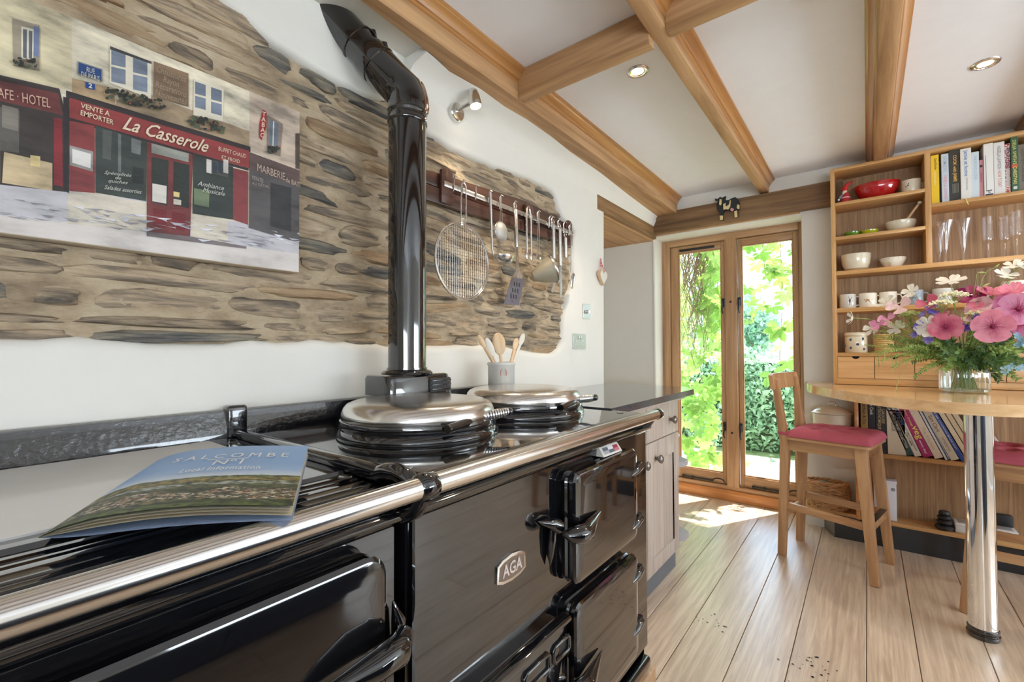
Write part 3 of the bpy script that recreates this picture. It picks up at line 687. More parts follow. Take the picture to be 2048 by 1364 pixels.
for a in (.15, .20):
    nrm = Vector((.8, .2, .6)); nrm = (nrm - dr * nrm.dot(dr)).normalized(); q = P0 + dr * a + nrm * .056
    MB().tube([q - dr * .018, q + nrm * .005, q + dr * .018], [.001, .0075, .001], 10).build('weld_bead', 'enamel', fp, smooth=60)
nz = Vector((.35, .9, .25)).normalized(); c0 = Vector((PX, PY, 1.925)) + nz * .055
mt = Matrix.Translation(c0) @ nz.to_track_quat('Z', 'Y').to_matrix().to_4x4()
MB().lathe([(0, .004), (.040, .004), (.043, .001), (.043, -.02)], seg=40, sx=.62, sy=1.25, mat=mt).build('inspection_plate', 'copper', fp, smooth=40)
# ================================================================ BROCHURE
br = thing('brochure', 'glossy folded brochure with a harbour view lying on the hotplate and rail', 'brochure', (-.75, .25, .915))
A_, B_, C_, D_ = bp(75, 1076, 2, .922), bp(317, 920, 2, .915), bp(617, 903, 2, .935), bp(585, 1030, 2, .940)
def leafsheet(off, name, mats, curl=0., inset=0., N=14):
    vs = []; fs = []
    for j in range(N + 1):
        for i in range(N + 1):
            a, b = i / N, j / N
            a2 = inset + a * (1 - 2 * inset)
            p = A_.lerp(D_, a2).lerp(B_.lerp(C_, a2), b)
            p = p + Vector((0, 0, off * (min(1, a * 5) ** .6) + .010 * math.sin(math.pi * a) * (1 - .3 * b) * (1 if off > -.004 else .5) + curl * a * a))
            vs.append(p)
    for j in range(N):
        for i in range(N): fs.append([j * (N + 1) + i, j * (N + 1) + i + 1, (j + 1) * (N + 1) + i + 1, (j + 1) * (N + 1) + i])
    m = MB(); m.add(vs, fs); o = m.build(name, mats, br, smooth=80)
    uv = o.data.uv_layers.new(name='UVMap'); 
    bm = bmesh.new(); bm.from_mesh(o.data); lay = bm.loops.layers.uv[0]
    inv = {tuple(round(c, 5) for c in (br.matrix_world.inverted() @ v)): ((k % (N + 1)) / N, (k // (N + 1)) / N) for k, v in enumerate(vs)}
    for f in bm.faces:
        for lp in f.loops: lp[lay].uv = inv.get(tuple(round(c, 5) for c in lp.vert.co), (0, 0))
    bm.to_mesh(o.data); bm.free()
    return o
def cover_mat():
    m, n, l, p = nodes('printed_cover'); p.inputs['Roughness'].default_value = .4; p.inputs['Specular IOR Level'].default_value = .3
    def N(t, **k):
        x = n.new(t)
        for a_, v_ in k.items(): setattr(x, a_, v_)
        return x
    def ramp(cs, const=False):
        r = N('ShaderNodeValToRGB'); 
        if const: r.color_ramp.interpolation = 'CONSTANT'
        while len(r.color_ramp.elements) < len(cs): r.color_ramp.elements.new(.5)
        for e_, (q, c) in zip(r.color_ramp.elements, cs): e_.position = q; e_.color = c4(s2l(*c))
        return r
    tc = N('ShaderNodeTexCoord'); sp = N('ShaderNodeSeparateXYZ'); l.new(tc.outputs['UV'], sp.inputs[0])
    mp = N('ShaderNodeMapping'); mp.inputs['Scale'].default_value = (1, 2.2, 1); l.new(tc.outputs['UV'], mp.inputs[0])
    t1_ = N('ShaderNodeTexNoise'); t1_.inputs['Scale'].default_value = 9; t1_.inputs['Detail'].default_value = 7; t1_.inputs['Roughness'].default_value = .65; l.new(mp.outputs[0], t1_.inputs[0])
    ad = N('ShaderNodeMath', operation='MULTIPLY_ADD'); ad.inputs[1].default_value = .16; l.new(t1_.outputs[0], ad.inputs[0]); vm_ = N('ShaderNodeMath', operation='MULTIPLY'); vm_.inputs[1].default_value = 1.6; l.new(sp.outputs[1], vm_.inputs[0]); l.new(vm_.outputs[0], ad.inputs[2])
    r = ramp([(0.0, (60, 84, 34)), (.10, (104, 128, 46)), (.17, (64, 84, 40)), (.22, (150, 140, 100)), (.30, (92, 104, 56)), (.38, (62, 78, 42)), (.47, (112, 116, 60)), (.50, (182, 196, 208)), (.535, (190, 190, 176)), (.55, (96, 108, 56)), (.60, (190, 160, 78)), (.655, (112, 132, 66)), (.675, (100, 110, 84)), (.69, (214, 226, 242)), (.84, (160, 194, 234)), (1.0, (140, 180, 230))])
    l.new(ad.outputs[0], r.inputs[0])
    v = N('ShaderNodeTexVoronoi'); v.inputs['Scale'].default_value = 60; l.new(mp.outputs[0], v.inputs[0])
    sc_ = N('ShaderNodeSeparateColor'); l.new(v.outputs['Color'], sc_.inputs[0])
    hs = ramp([(0, (74, 86, 50)), (.30, (206, 190, 168)), (.52, (236, 230, 220)), (.72, (196, 128, 96)), (.84, (120, 110, 120))], True); l.new(sc_.outputs[0], hs.inputs[0])
    t2_ = N('ShaderNodeTexNoise'); t2_.inputs['Scale'].default_value = 4; t2_.inputs['Detail'].default_value = 5; l.new(mp.outputs[0], t2_.inputs[0])
    a3 = N('ShaderNodeMath', operation='MULTIPLY_ADD'); a3.inputs[1].default_value = .45; l.new(t2_.outputs[0], a3.inputs[0]); l.new(vm_.outputs[0], a3.inputs[2])
    mk = N('ShaderNodeValToRGB'); 
    while len(mk.color_ramp.elements) < 4: mk.color_ramp.elements.new(.5)
    for e_, (q, c) in zip(mk.color_ramp.elements, ((.33, 0), (.37, 1), (.50, 1), (.55, 0))): e_.position = q; e_.color = (c, c, c, 1)
    l.new(a3.outputs[0], mk.inputs[0])
    mx = N('ShaderNodeMixRGB'); l.new(mk.outputs[0], mx.inputs[0]); l.new(r.outputs[0], mx.inputs[1]); l.new(hs.outputs[0], mx.inputs[2])
    m2 = N('ShaderNodeMixRGB', blend_type='MULTIPLY'); m2.inputs[0].default_value = 1; l.new(mx.outputs[0], m2.inputs[1])
    lt_ = N('ShaderNodeMath', operation='LESS_THAN'); lt_.inputs[1].default_value = .60; l.new(vm_.outputs[0], lt_.inputs[0])
    sh = N('ShaderNodeTexNoise'); sh.inputs['Scale'].default_value = 22; sh.inputs['Detail'].default_value = 3; l.new(mp.outputs[0], sh.inputs[0])
    rr = ramp([(.38, (70, 84, 60)), (.50, (200, 200, 170)), (.62, (255, 255, 255))]); l.new(sh.outputs[0], rr.inputs[0]); l.new(lt_.outputs[0], m2.inputs[0]); l.new(rr.outputs[0], m2.inputs[2])
    l.new(m2.outputs[0], p.inputs['Base Color']); return m
M['cover'] = cover_mat()
cov = leafsheet(.010, 'front_cover', 'cover')
for k, (o_, i_) in enumerate(((.0062, .004), (.003, .006), (-.0005, .003))): leafsheet(o_, 'inner_page', 'paper', inset=i_)
leafsheet(-.0055, 'back_cover', flat((170, 190, 225)))
def onc(a, b): # point on the cover
    p = A_.lerp(D_, a).lerp(B_.lerp(C_, a), b); return p + Vector((0, 0, .010 * (min(1, a * 5) ** .6) + .010 * math.sin(math.pi * a) * (1 - .3 * b) + .0022))
def cover_text(s, a0, a1, b0, b1, sp=1.):
    m = MB(); text_mesh(s, (0, 0, 0), (1, 0, 0), (0, 1, 0), None, None, collect=m, off=0, spacing=sp)
    m.v = [onc(a0 + (a1 - a0) * v.x, b0 + (b1 - b0) * v.y) for v in m.v]; m.build('cover_lettering', 'letterwhite', br, smooth=0, recalc=False)
cover_text('SALCOMBE', .22, .90, .69, .78, 1.5); cover_text('N\u00ba1', .50, .66, .55, .64); cover_text('Local Information', .36, .78, .45, .515, 1.1)
m = MB(); m.add([onc(.44, .66), onc(.68, .66), onc(.68, .67), onc(.44, .67)], [[0, 1, 2, 3]]); m.build('cover_rule', 'letterwhite', br, smooth=0)
# ================================================================ WORKTOP AND BASE CABINET
wt = MB(); wt.prism([(-1.345, 1.482), (-.718, 1.482), (-.718, 2.46), (-.80, 2.585), (-1.345, 2.585)], 'Z', .882, .910)
tag(wt.build('worktop', 'granite', smooth=20), 'dark polished granite worktop running on from the range cooker', 'worktop')
cb = thing('base_cabinet', 'pale limed oak kitchen cabinet with a drawer over a door', 'cabinet', (-1.0, 1.93, 0))
MB().box(-1.27, -.792, 1.484, 2.365, .10, .868, .002).build('carcase', 'cab', cb)
MB().box(-1.26, -.735, 1.484, 2.372, .868, .8815, .003).build('top_moulding', 'cab', cb)
MB().box(-1.26, -.795, 1.484, 2.375, 0, .10).build('plinth', 'kick', cb)
def knob(par, y, z):
    k = MB(); k.lathe([(.006, 0), (.008, .008), (.011, .016), (.017, .021), (.0185, .027), (.016, .033), (.009, .037), (0, .038)], (-.770, y, z), 20, 'X', ribs=8, ribd=.09); k.build('knob', 'pewter', par, smooth=60)
dw = MB().box(-.792, -.770, 1.94, 2.362, .702, .860, .002).build('drawer', 'cab', cb); knob(dw, 2.235, .775)
dw = MB().box(-.792, -.770, 1.487, 1.934, .702, .860, .002).build('drawer', 'cab', cb); knob(dw, 1.70, .775)
def shaker(y0, y1, ky):
    d = MB(); w = .068
    d.box(-.792, -.770, y0, y0 + w, .105, .697, .0015); d.box(-.792, -.770, y1 - w, y1, .105, .697, .0015)
    d.box(-.792, -.770, y0 + w, y1 - w, .105, .105 + w, .0015); d.box(-.792, -.770, y0 + w, y1 - w, .697 - w - .025, .697, .0015)
    d = d.build('door', 'cab', cb); MB().box(-.790, -.778, y0 + w - .004, y1 - w + .004, .11, .69).build('door_panel', 'cab', d, smooth=0); knob(d, ky, .62)
shaker(1.94, 2.362, 1.94 + .10); shaker(1.487, 1.934, 1.934 - .05)
es = thing('end_shelf', 'pale grey open corner shelves beside the cabinet end', 'shelf', (-1.0, 2.45, 0))
MB().box(-1.25, -1.22, 2.377, 2.56, 0, .88, .002).build('back_board', 'cab', es)
for z in (.50, .115):
    MB().prism([(-1.25, 2.377), (-.83, 2.377), (-.765, 2.43), (-.765, 2.50), (-.84, 2.56), (-1.25, 2.56)], 'Z', z, z + .028).build('shelf_board', flat((186, 182, 186)), es, smooth=0)
kb_ = MB(); kb_.blob((-.80, 2.44, .662), .012); kb_.cyl((-.80, 2.44, .655), (-.80, 2.44, .53), .005); kb_.build('white_post', 'matte_white', es)

# ================================================================ ON THE LEFT WALL
# ---- street scene canvas
CX = -1.252
def P(px, py, dx=0.): return bp(px / 2.4355, py / 2.4355, 0, CX + dx)
pc = thing('canvas_picture', 'large canvas print of a red-fronted cafe street hung on the stonework', 'picture', (-1.28, .2, 1.56))
cz0, cz1, cy1 = P(1452, 1330).z + .001, P(1470, 548).z, P(1460, 900).y
MB().box(CX - .036, CX, -.34, cy1, cz0, cz1, .003).build('canvas', plain('primed_canvas', s2l(206, 190, 166), .8, bump=(160, .4, .001)), pc)
pcol = {}
def pm(c, strength=.28):
    k = ('p',) + c
    if k not in pcol:
        lo = tuple(max(0, int(v * (1 - strength))) for v in c); hi = tuple(min(255, int(v * (1 + strength * .55))) for v in c)
        pcol[k] = noisy('print_ink_%d_%d_%d' % c, [s2l(*lo), s2l(*c), s2l(*hi)], [.33, .5, .68], (1, .35, 1), 20, 14, .55, .5, .0015, bumpscale=90)
    return pcol[k]
class Print:
    def __init__(s): s.m = MB(); s.mats = []; s.lv = 0
    def __call__(s, pts, col, lv=None, st=.28):
        mt = pm(col, st)
        if mt not in s.mats: s.mats.append(mt)
        s.m.cur = s.mats.index(mt); d = .0004 + .00016 * (s.lv if lv is None else lv); s.lv += .25
        q = [P(a, b, d) for a, b in pts]
        q = [Vector((v.x, min(max(v.y, -.335), cy1 - .002), min(max(v.z, cz0 + .002), cz1 - .002))) for v in q]
        tri = tessellate_polygon([[Vector((v.y, v.z, 0)) for v in q]])
        s.m.add(q, [list(t) for t in tri])
pr = Print()
yy = lambda px, ya, yb: ya + (yb - ya) * (px + 700) / 2170
def band(x0, x1, za0, za1, zb0, zb1): return [(x0, za0), (x1, za1), (x1, zb1), (x0, zb0)]
pr([(-700, -900), (1480, 540), (1470, 1340), (-700, 1100)], (212, 203, 180), st=.34)
pr([(1215, 440), (1480, 545), (1470, 850), (1215, 730)], (196, 178, 160))
pr([(-40, -100), (350, 40), (350, 440), (-40, 370)], (206, 194, 162), st=.3)
pr([(-700, 760), (330, 930), (720, 975), (935, 1050), (1110, 1075), (1475, 1130), (1475, 1340), (-700, 1130)], (196, 192, 196), st=.14)
pr([(-700, 980), (330, 1080), (1475, 1240), (1475, 1340), (-700, 1130)], (214, 206, 200), st=.12)
pr([(330, 935), (465, 945), (715, 985), (715, 1130), (330, 1090)], (206, 196, 180))
pr([(930, 1045), (1110, 1078), (1110, 1200), (930, 1150)], (206, 196, 178))
pr([(620, 420), (1215, 640), (1215, 735), (540, 540)], (168, 146, 118))
pr([(350, 380), (560, 430), (560, 520), (350, 470)], (178, 152, 118))
# neighbouring cafe
pr([(-700, 150), (0, 365), (290, 432), (320, 560), (320, 935), (-700, 820)], (62, 54, 52))
pr([(-700, 190), (0, 392), (282, 455), (308, 562), (-700, 330)], (112, 58, 56))
pr([(-700, 400), (0, 520), (95, 540), (92, 745), (-700, 640)], (96, 92, 86)); pr([(20, 740), (255, 795), (255, 930), (10, 890)], (206, 184, 146))
pr([(148, 755), (196, 762), (196, 815), (148, 808)], (232, 208, 150)); pr([(262, 572), (303, 580), (306, 910), (262, 900)], (136, 44, 50))
pr([(10, 510), (90, 530), (88, 640), (10, 620)], (128, 122, 112)); pr([(-300, 640), (0, 700), (0, 890), (-300, 850)], (200, 178, 140))
# main shop front
pr([(322, 440), (1220, 715), (1220, 742), (322, 478)], (52, 44, 44)); pr([(308, 470), (338, 480), (336, 940), (312, 930)], (48, 42, 44))
pr([(340, 476), (1214, 735), (1214, 820), (338, 572)], (138, 58, 56), st=.2)
pr([(338, 572), (1212, 820), (1210, 832), (338, 590)], (50, 40, 42))
pr([(338, 588), (462, 612), (462, 940), (338, 930)], (134, 60, 60)); pr([(1135, 818), (1210, 836), (1208, 1095), (1135, 1070)], (130, 60, 62))
pr([(340, 708), (454, 738), (452, 836), (340, 804)], (150, 146, 142)); pr([(352, 724), (443, 750), (441, 820), (352, 792)], (226, 222, 216), st=.08)
pr([(465, 612), (715, 690), (712, 980), (465, 938)], (58, 66, 62)); pr([(640, 672), (688, 688), (684, 755), (640, 742)], (120, 124, 122)); pr([(575, 650), (590, 655), (590, 840), (575, 835)], (104, 110, 106))
pr([(500, 630), (545, 640), (540, 780), (500, 770)], (84, 88, 84)); pr([(645, 810), (700, 822), (700, 900), (645, 890)], (40, 44, 44))
pr([(715, 690), (940, 752), (926, 1152), (715, 1128)], (118, 56, 54)); pr([(738, 698), (920, 748), (918, 790), (738, 744)], (156, 158, 148))
pr([(738, 764), (822, 782), (816, 1002), (738, 984)], (46, 52, 48)); pr([(845, 786), (923, 804), (920, 1014), (842, 998)], (44, 50, 46))
pr([(742, 893), (812, 906), (810, 992), (742, 980)], (222, 214, 204), st=.1); pr([(845, 932), (875, 938), (873, 962), (845, 957)], (230, 206, 140)); pr([(845, 968), (883, 975), (882, 1000), (845, 995)], (214, 206, 190))
pr([(745, 1012), (812, 1024), (810, 1112), (745, 1100)], (112, 36, 40)); pr([(838, 1030), (905, 1042), (900, 1126), (838, 1116)], (112, 36, 40))
pr([(715, 1128), (930, 1152), (1200, 1200), (1200, 1212), (715, 1150)], (120, 110, 110))
pr([(940, 757), (1135, 812), (1135, 1070), (938, 1040)], (52, 60, 56)); pr([(1003, 772), (1112, 800), (1112, 864), (1003, 838)], (84, 84, 80))
for a in (1006, 1088): pr([(a, 774), (a + 24, 780), (a + 24, 846), (a, 840)], (206, 200, 192))
for a in (1034, 1062): pr([(a, 786), (a + 22, 792), (a + 22, 846), (a, 840)], (52, 62, 72))
pr([(945, 916), (1020, 930), (1018, 1010), (945, 995)], (110, 124, 96))
# right hand shop
pr([(1215, 742), (1475, 835), (1470, 1185), (1212, 1110)], (84, 80, 80)); pr([(1220, 742), (1475, 835), (1475, 915), (1218, 822)], (92, 74, 70))
pr([(1318, 890), (1420, 915), (1418, 1130), (1316, 1100)], (52, 52, 54)); pr([(1440, 650), (1475, 655), (1475, 830), (1440, 820)], (84, 70, 62))
# upstairs windows
pr([(62, 88), (192, 122), (192, 345), (66, 320)], (150, 140, 122)); pr([(104, 128), (166, 142), (162, 292), (104, 284)], (204, 198, 180)); pr([(112, 140), (132, 145), (130, 285), (112, 280)], (92, 96, 100)); pr([(140, 148), (158, 152), (156, 288), (140, 284)], (92, 96, 100)); pr([(164, 125), (190, 132), (188, 280), (164, 270)], (106, 118, 150))
pr([(534, 222), (738, 298), (736, 482), (534, 404)], (224, 216, 196), st=.1)
for a, b, c, d in ((542, 232, 342, 612), (648, 270, 378, 718)):
    pr([(a, b), (a + 70, b + 24), (a + 70, b + 98), (a, b + 82)], (120, 130, 146)); pr([(a, b + 92), (a + 70, b + 108), (a + 70, b + 180), (a, b + 166)], (126, 136, 152))
pr([(536, 224), (738, 300), (738, 312), (536, 240)], (64, 62, 62))
pr([(944, 384), (1090, 434), (1088, 592), (942, 560)], (222, 214, 194), st=.1)
for a, b in ((950, 396), (1028, 424)): pr([(a, b), (a + 52, b + 18), (a + 52, b + 74), (a, b + 60)], (110, 120, 136)); pr([(a, b + 70), (a + 52, b + 84), (a + 52, b + 140), (a, b + 126)], (116, 126, 142))
pr([(750, 298), (918, 358), (918, 520), (746, 470)], (128, 104, 82))
pr([(1304, 560), (1378, 602), (1366, 760), (1302, 742)], (136, 122, 112)); pr([(1312, 580), (1356, 602), (1352, 720), (1312, 700)], (104, 116, 130)); pr([(1330, 590), (1336, 594), (1332, 712), (1327, 710)], (214, 206, 192))
pr([(378, 297), (499, 336), (498, 398), (378, 361)], (128, 128, 120)); pr([(383, 304), (494, 340), (493, 391), (383, 356)], (36, 68, 122), st=.12); pr([(417, 398), (463, 411), (462, 438), (417, 427)], (30, 70, 140), st=.12)
pr([(1283, 533), (1299, 545), (1297, 620), (1275, 682), (1262, 668), (1264, 600)], (160, 44, 46), st=.12)
rp = random.Random(3)
def bush(x0, x1, y0, y1, n, sl):
    for k in range(n):
        cx = rp.uniform(x0, x1); cy = rp.uniform(y0, y1) + (cx - x0) * sl; r0 = rp.uniform(5, 17)
        c = rp.choice([(38, 42, 36), (56, 62, 50), (46, 48, 44), (84, 90, 70)]) if rp.random() < .86 else (190, 84, 70)
        if c[0] == 190: r0 = 5
        pr([(cx + r0 * rp.uniform(.5, 1.2) * math.cos(t), cy + r0 * rp.uniform(.4, .9) * math.sin(t)) for t in (0, 1.1, 2.2, 3.3, 4.4, 5.4)], c, lv=60 + k * .05)
bush(515, 800, 425, 480, 90, .22); bush(925, 1090, 555, 610, 60, .3); bush(70, 180, 280, 320, 22, .1); bush(1310, 1370, 705, 740, 12, .2)
for k in range(120):
    cx = rp.uniform(-30, 1450); cy = rp.uniform(960, 1050) + cx * .12; pr([(cx, cy), (cx + rp.uniform(20, 90), cy + rp.uniform(4, 14)), (cx + rp.uniform(20, 80), cy + rp.uniform(8, 18))], rp.choice([(168, 166, 172), (214, 214, 222), (150, 146, 150)]), lv=20 + k * .05)
pr.m.build('printed_scene', pr.mats, pc, smooth=0, recalc=False)
def ptext(s, a, b, c, col, lift=.014, **k):
    o = P(*a, dx=lift * .1 + .012 - .009); u = P(*b, dx=.003) - P(*a, dx=.003); v = P(*c, dx=.003) - P(*a, dx=.003)
    text_mesh(s, P(*a, dx=.0045), u, v, pc, flat(col), off=0, **k)
for rows in ((('VENTE A', (392, 530), (534, 565), (395, 500)), ('EMPORTER', (393, 563), (552, 607), (395, 535)),
    ('BUFFET CHAUD', (1064, 735), (1198, 775), (1066, 713)), ('ET FROID', (1078, 768), (1168, 790), (1080, 746)), ('AFE \u00b7 HOTEL', (-6, 470), (244, 526), (-6, 425)))): pass
CR_ = (226, 208, 180)
ptext('VENTE A', (392, 524), (534, 566), (394, 500), CR_, bold=.01); ptext('EMPORTER', (392, 560), (552, 608), (394, 535), CR_, bold=.01)
ptext('La Casserole', (596, 628), (1012, 745), (606, 562), CR_, shear=.45, bold=.012)
ptext('BUFFET CHAUD', (1064, 733), (1198, 771), (1066, 713), CR_); ptext('ET FROID', (1080, 774), (1168, 796), (1081, 756), CR_)
ptext('AFE \u00b7 HOTEL', (-10, 474), (246, 526), (-12, 425), (206, 170, 150))
ptext('MARBERIE', (1254, 832), (1388, 878), (1254, 796), (196, 176, 160)); ptext('de BATI', (1392, 886), (1462, 914), (1392, 862), (196, 176, 160))
ptext('RUE\nDE PARIS', (395, 372), (485, 396), (397, 318), (206, 206, 196)); ptext('2', (431, 426), (449, 431), (432, 403), (226, 222, 210), bold=.03)
ptext('T\nA\nB\nA\nC', (1266, 668), (1288, 672), (1276, 542), (226, 200, 180), bold=.02)
ptext('Sp\u00e9cialit\u00e9s\nde\nquiches', (508, 890), (640, 905), (508, 830), (206, 206, 196), shear=.4); ptext('Salades assorties', (508, 920), (690, 945), (508, 900), (206, 206, 196), shear=.4)
ptext('Ambiance\n   Musicale', (962, 930), (1096, 955), (962, 880), (206, 206, 196), shear=.4)
ptext('Chaussures\nRayon\nR\u00e9parations\nNouveaut\u00e9s', (756, 462), (908, 512), (758, 316), (168, 148, 124), shear=.2)
ptext('VENTE', (1226, 872), (1282, 892), (1226, 852), (170, 160, 150)); ptext('AU D\u00c9TAIL', (1228, 898), (1312, 918), (1228, 880), (160, 150, 140))
# ---- wall spotlight
sp = thing('wall_spotlight', 'brushed steel wall spotlight with a lit bulb on the plaster', 'wall light', (-1.28, 1.265, 2.06))
MB().lathe([(0, 0), (.036, 0), (.036, .018), (.033, .022), (0, .023)], (-1.279, 1.262, 2.062), 32, 'X').build('wall_mount', 'steel', sp)
MB().tube([(-1.262, 1.262, 2.066), (-1.235, 1.27, 2.078), (-1.205, 1.28, 2.088)], [.007, .007, .009], 12).build('swivel_arm', 'steel', sp)
hc = Vector((-1.19, 1.282, 2.10)); hd_ = Vector((.22, .02, -1)).normalized(); mt = Matrix.Translation(hc) @ hd_.to_track_quat('Z', 'Y').to_matrix().to_4x4()
s_ = MB(); s_.lathe([(0, -.048), (.012, -.047), (.019, -.03), (.0235, -.005), (.025, .02), (.023, .032), (.021, .033), (.021, .026), (0, .02)], seg=28, mat=mt); s_.tube([hc - hd_ * .045, hc - hd_ * .07], .0012, 6); s_.build('lamp_head', 'steel', sp, smooth=50)
MB().lathe([(0, .04), (.014, .036), (.019, .028), (.019, .024), (0, .022)], seg=24, mat=mt).build('bulb', 'lamp', sp)
light('spot_beam', 'SPOT', hc + hd_ * .05, 5, (1, .82, .58), .02, direction=hd_, spot=110)
# ---- switch and socket
def plate_(name, label, cat, y0, y1, z0, z1):
    t = thing(name, label, cat, (-1.28, (y0 + y1) / 2, (z0 + z1) / 2)); MB().rrect(y0, y1, z0, z1, .006, [(-1.2795, 0), (-1.2755, 0), (-1.274, .002)], 4).build('faceplate', 'faceplate', t); return t
t = plate_('dimmer_switch', 'square brushed steel dimmer switch above the double socket', 'switch', 2.283, 2.372, 1.297, 1.383)
MB().lathe([(0, .016), (.008, .016), (.0095, .013), (.0095, 0)], (-1.274, 2.328, 1.338), 24, 'X').build('dimmer_knob', 'chrome', t)
for y in (2.296, 2.36): MB().lathe([(0, .001), (.003, .001), (.003, 0)], (-1.274, y, 1.34), 10, 'X').build('fixing_screw', 'pewter', t)
t = plate_('double_socket', 'brushed steel double power socket low on the plaster', 'socket', 2.168, 2.314, 1.124, 1.208)
for y in (2.205, 2.277):
    s_ = MB(); s_.box(-1.2745, -1.2735, y - .004, y + .004, 1.163, 1.175); s_.box(-1.2745, -1.2735, y - .013, y - .006, 1.146, 1.151); s_.box(-1.2745, -1.2735, y + .006, y + .013, 1.146, 1.151); s_.build('pin_holes', 'matte_white', t)
for y in (2.232, 2.25): MB().box(-1.2745, -1.2695, y - .005, y + .005, 1.178, 1.197, .0015).build('rocker', 'steel', t)
# ---- hanging heart
ht = thing('hanging_heart', 'wooden heart on a red gingham ribbon hanging on the wall corner', 'ornament', (-1.27, 2.512, 1.56))
hp = []
for k in range(36):
    t_ = 2 * math.pi * k / 36; hp.append((2.50 + .0030 * 16 * math.sin(t_) ** 3, 1.562 + .0031 * (13 * math.cos(t_) - 5 * math.cos(2 * t_) - 2 * math.cos(3 * t_) - math.cos(4 * t_))))
m_ = MB(); poly_yz(m_, hp, -1.272, -1.252, .002); h_ = m_.build('heart', 'spoonwood', ht)
m_ = MB(); poly_yz(m_, [(2.50 + (a - 2.50) * .9, 1.562 + (b_ - 1.562) * .9) for a, b_ in hp], -1.2525, -1.2515); m_.build('painted_face', 'matte_white', h_, smooth=0)
m_ = MB(); m_.tube([(-1.262, 2.487, 1.60), (-1.27, 2.495, 1.64), (-1.272, 2.50, 1.675), (-1.268, 2.505, 1.64), (-1.258, 2.515, 1.60)], .004, 6); m_.blob((-1.25, 2.495, 1.60), .008, .012, .006); m_.build('gingham_ribbon', noisy('red_gingham', [s2l(196, 40, 50), s2l(236, 214, 206)], [.49, .51], (1, 1, 1), 260, 0, .8, 0), ht)
# ---- utensil rack
rk = thing('utensil_rack', 'dark mahogany board with a steel hook rail on the stonework', 'rack', (-1.27, 1.6, 1.72))
m_ = MB(); poly_yz(m_, [(1.0, 1.668), (2.13, 1.686), (2.13, 1.728), (1.0, 1.728)], -1.272, -1.256, .002); m_.build('lower_board', 'mahog', rk)
m_ = MB(); poly_yz(m_, [(1.0, 1.734), (2.15, 1.734), (2.14, 1.785), (1.98, 1.812), (1.70, 1.825), (1.2, 1.79), (1.0, 1.775)], -1.276, -1.262, .002); m_.build('upper_board', 'mahog', rk)
for y in (1.19, 1.722, 2.085): m_ = MB(); poly_yz(m_, [(y - .03, 1.675), (y + .03, 1.675), (y + .032, 1.70), (y + .03, 1.80), (y + .012, 1.812), (y - .012, 1.812), (y - .03, 1.80)], -1.258, -1.243, .005); m_.build('cleat', 'mahog', rk)
MB().box(-1.243, -1.2385, 1.17, 2.115, 1.737, 1.757, .001).build('hook_bar', 'steel', rk)
HY = [1.215, 1.262, 1.34, 1.421, 1.492, 1.591, 1.686, 1.773, 1.876, 1.897, 1.957, 2.012, 2.068]
for y in HY:
    MB().tube([(-1.238, y, 1.728), (-1.2345, y, 1.745), (-1.236, y, 1.775), (-1.226, y, 1.786), (-1.216, y, 1.778)], [.0025, .003, .003, .003, .002], 6).build('hook', 'steel', rk)
XU = -1.226
def ring(m, cy, cz, r, rr, x=XU, n=40, ry=1., tilt=0.): m.tube([(x + tilt * math.sin(2 * math.pi * k / n), cy + r * ry * math.cos(2 * math.pi * k / n), cz + r * math.sin(2 * math.pi * k / n)) for k in range(n)], rr, 6, closed=True)
def util(name, label, y): return thing(name, label, 'utensil', (XU, y, 1.77), 0, 'utensils on the hook rail')
# splatter guard
t = util('splatter_guard', 'large round wire mesh splatter guard hanging nearest the flue', 1.26)
m_ = MB(); ring(m_, 1.257, 1.462, .148, .0028, n=56); ring(m_, 1.257, 1.462, .141, .0018, n=56); m_.build('rim', 'steel', t)
m_ = MB(); n_ = 24
for k in range(1, n_):
    o = -.142 + .284 * k / n_; h_ = math.sqrt(max(.142 ** 2 - o * o, 0))
    w = lambda q, s_: .0012 * math.sin(q * 90 + s_)
    m_.tube([(XU + w(o, 0), 1.257 + o, 1.462 - h_), (XU, 1.257 + o, 1.462 + h_)], .0008, 4, cap=False); m_.tube([(XU, 1.257 - h_, 1.462 + o), (XU + w(o, 1), 1.257 + h_, 1.462 + o)], .0008, 4, cap=False)
o_ = m_.build('wire_mesh', 'steel', t, smooth=0); o_['kind'] = 'stuff'
m_ = MB()
for s_ in (-1, 1): m_.tube([(XU, 1.258 + s_ * .013, 1.615), (XU, 1.259 + s_ * .014, 1.69), (XU, 1.26 + s_ * .012, 1.76), (XU, 1.262, 1.772)], .0028, 8)
m_.box(XU - .002, XU + .002, 1.243, 1.271, 1.602, 1.63, .001); m_.build('handle', 'steel', t)
# ladle
t = util('soup_ladle', 'steel soup ladle with a round bowl and long flat handle', 1.42)
m_ = MB(); m_.tube([(XU, 1.414, 1.775), (XU, 1.417, 1.74), (XU, 1.424, 1.62), (XU, 1.428, 1.54), (XU + .004, 1.434, 1.515)], [.008, .0075, .005, .004, .004], 8); m_.build('handle', 'steel', t)
m_ = MB(); m_.lathe([(.045, 0), (.046, -.002), (.043, -.016), (.032, -.028), (.015, -.034), (0, -.035), (0, -.033), (.014, -.032), (.030, -.026), (.041, -.014), (.044, 0), (.045, 0)], (XU + .03, 1.464, 1.513), 28, sy=1.15); m_.build('bowl', 'steel', t)
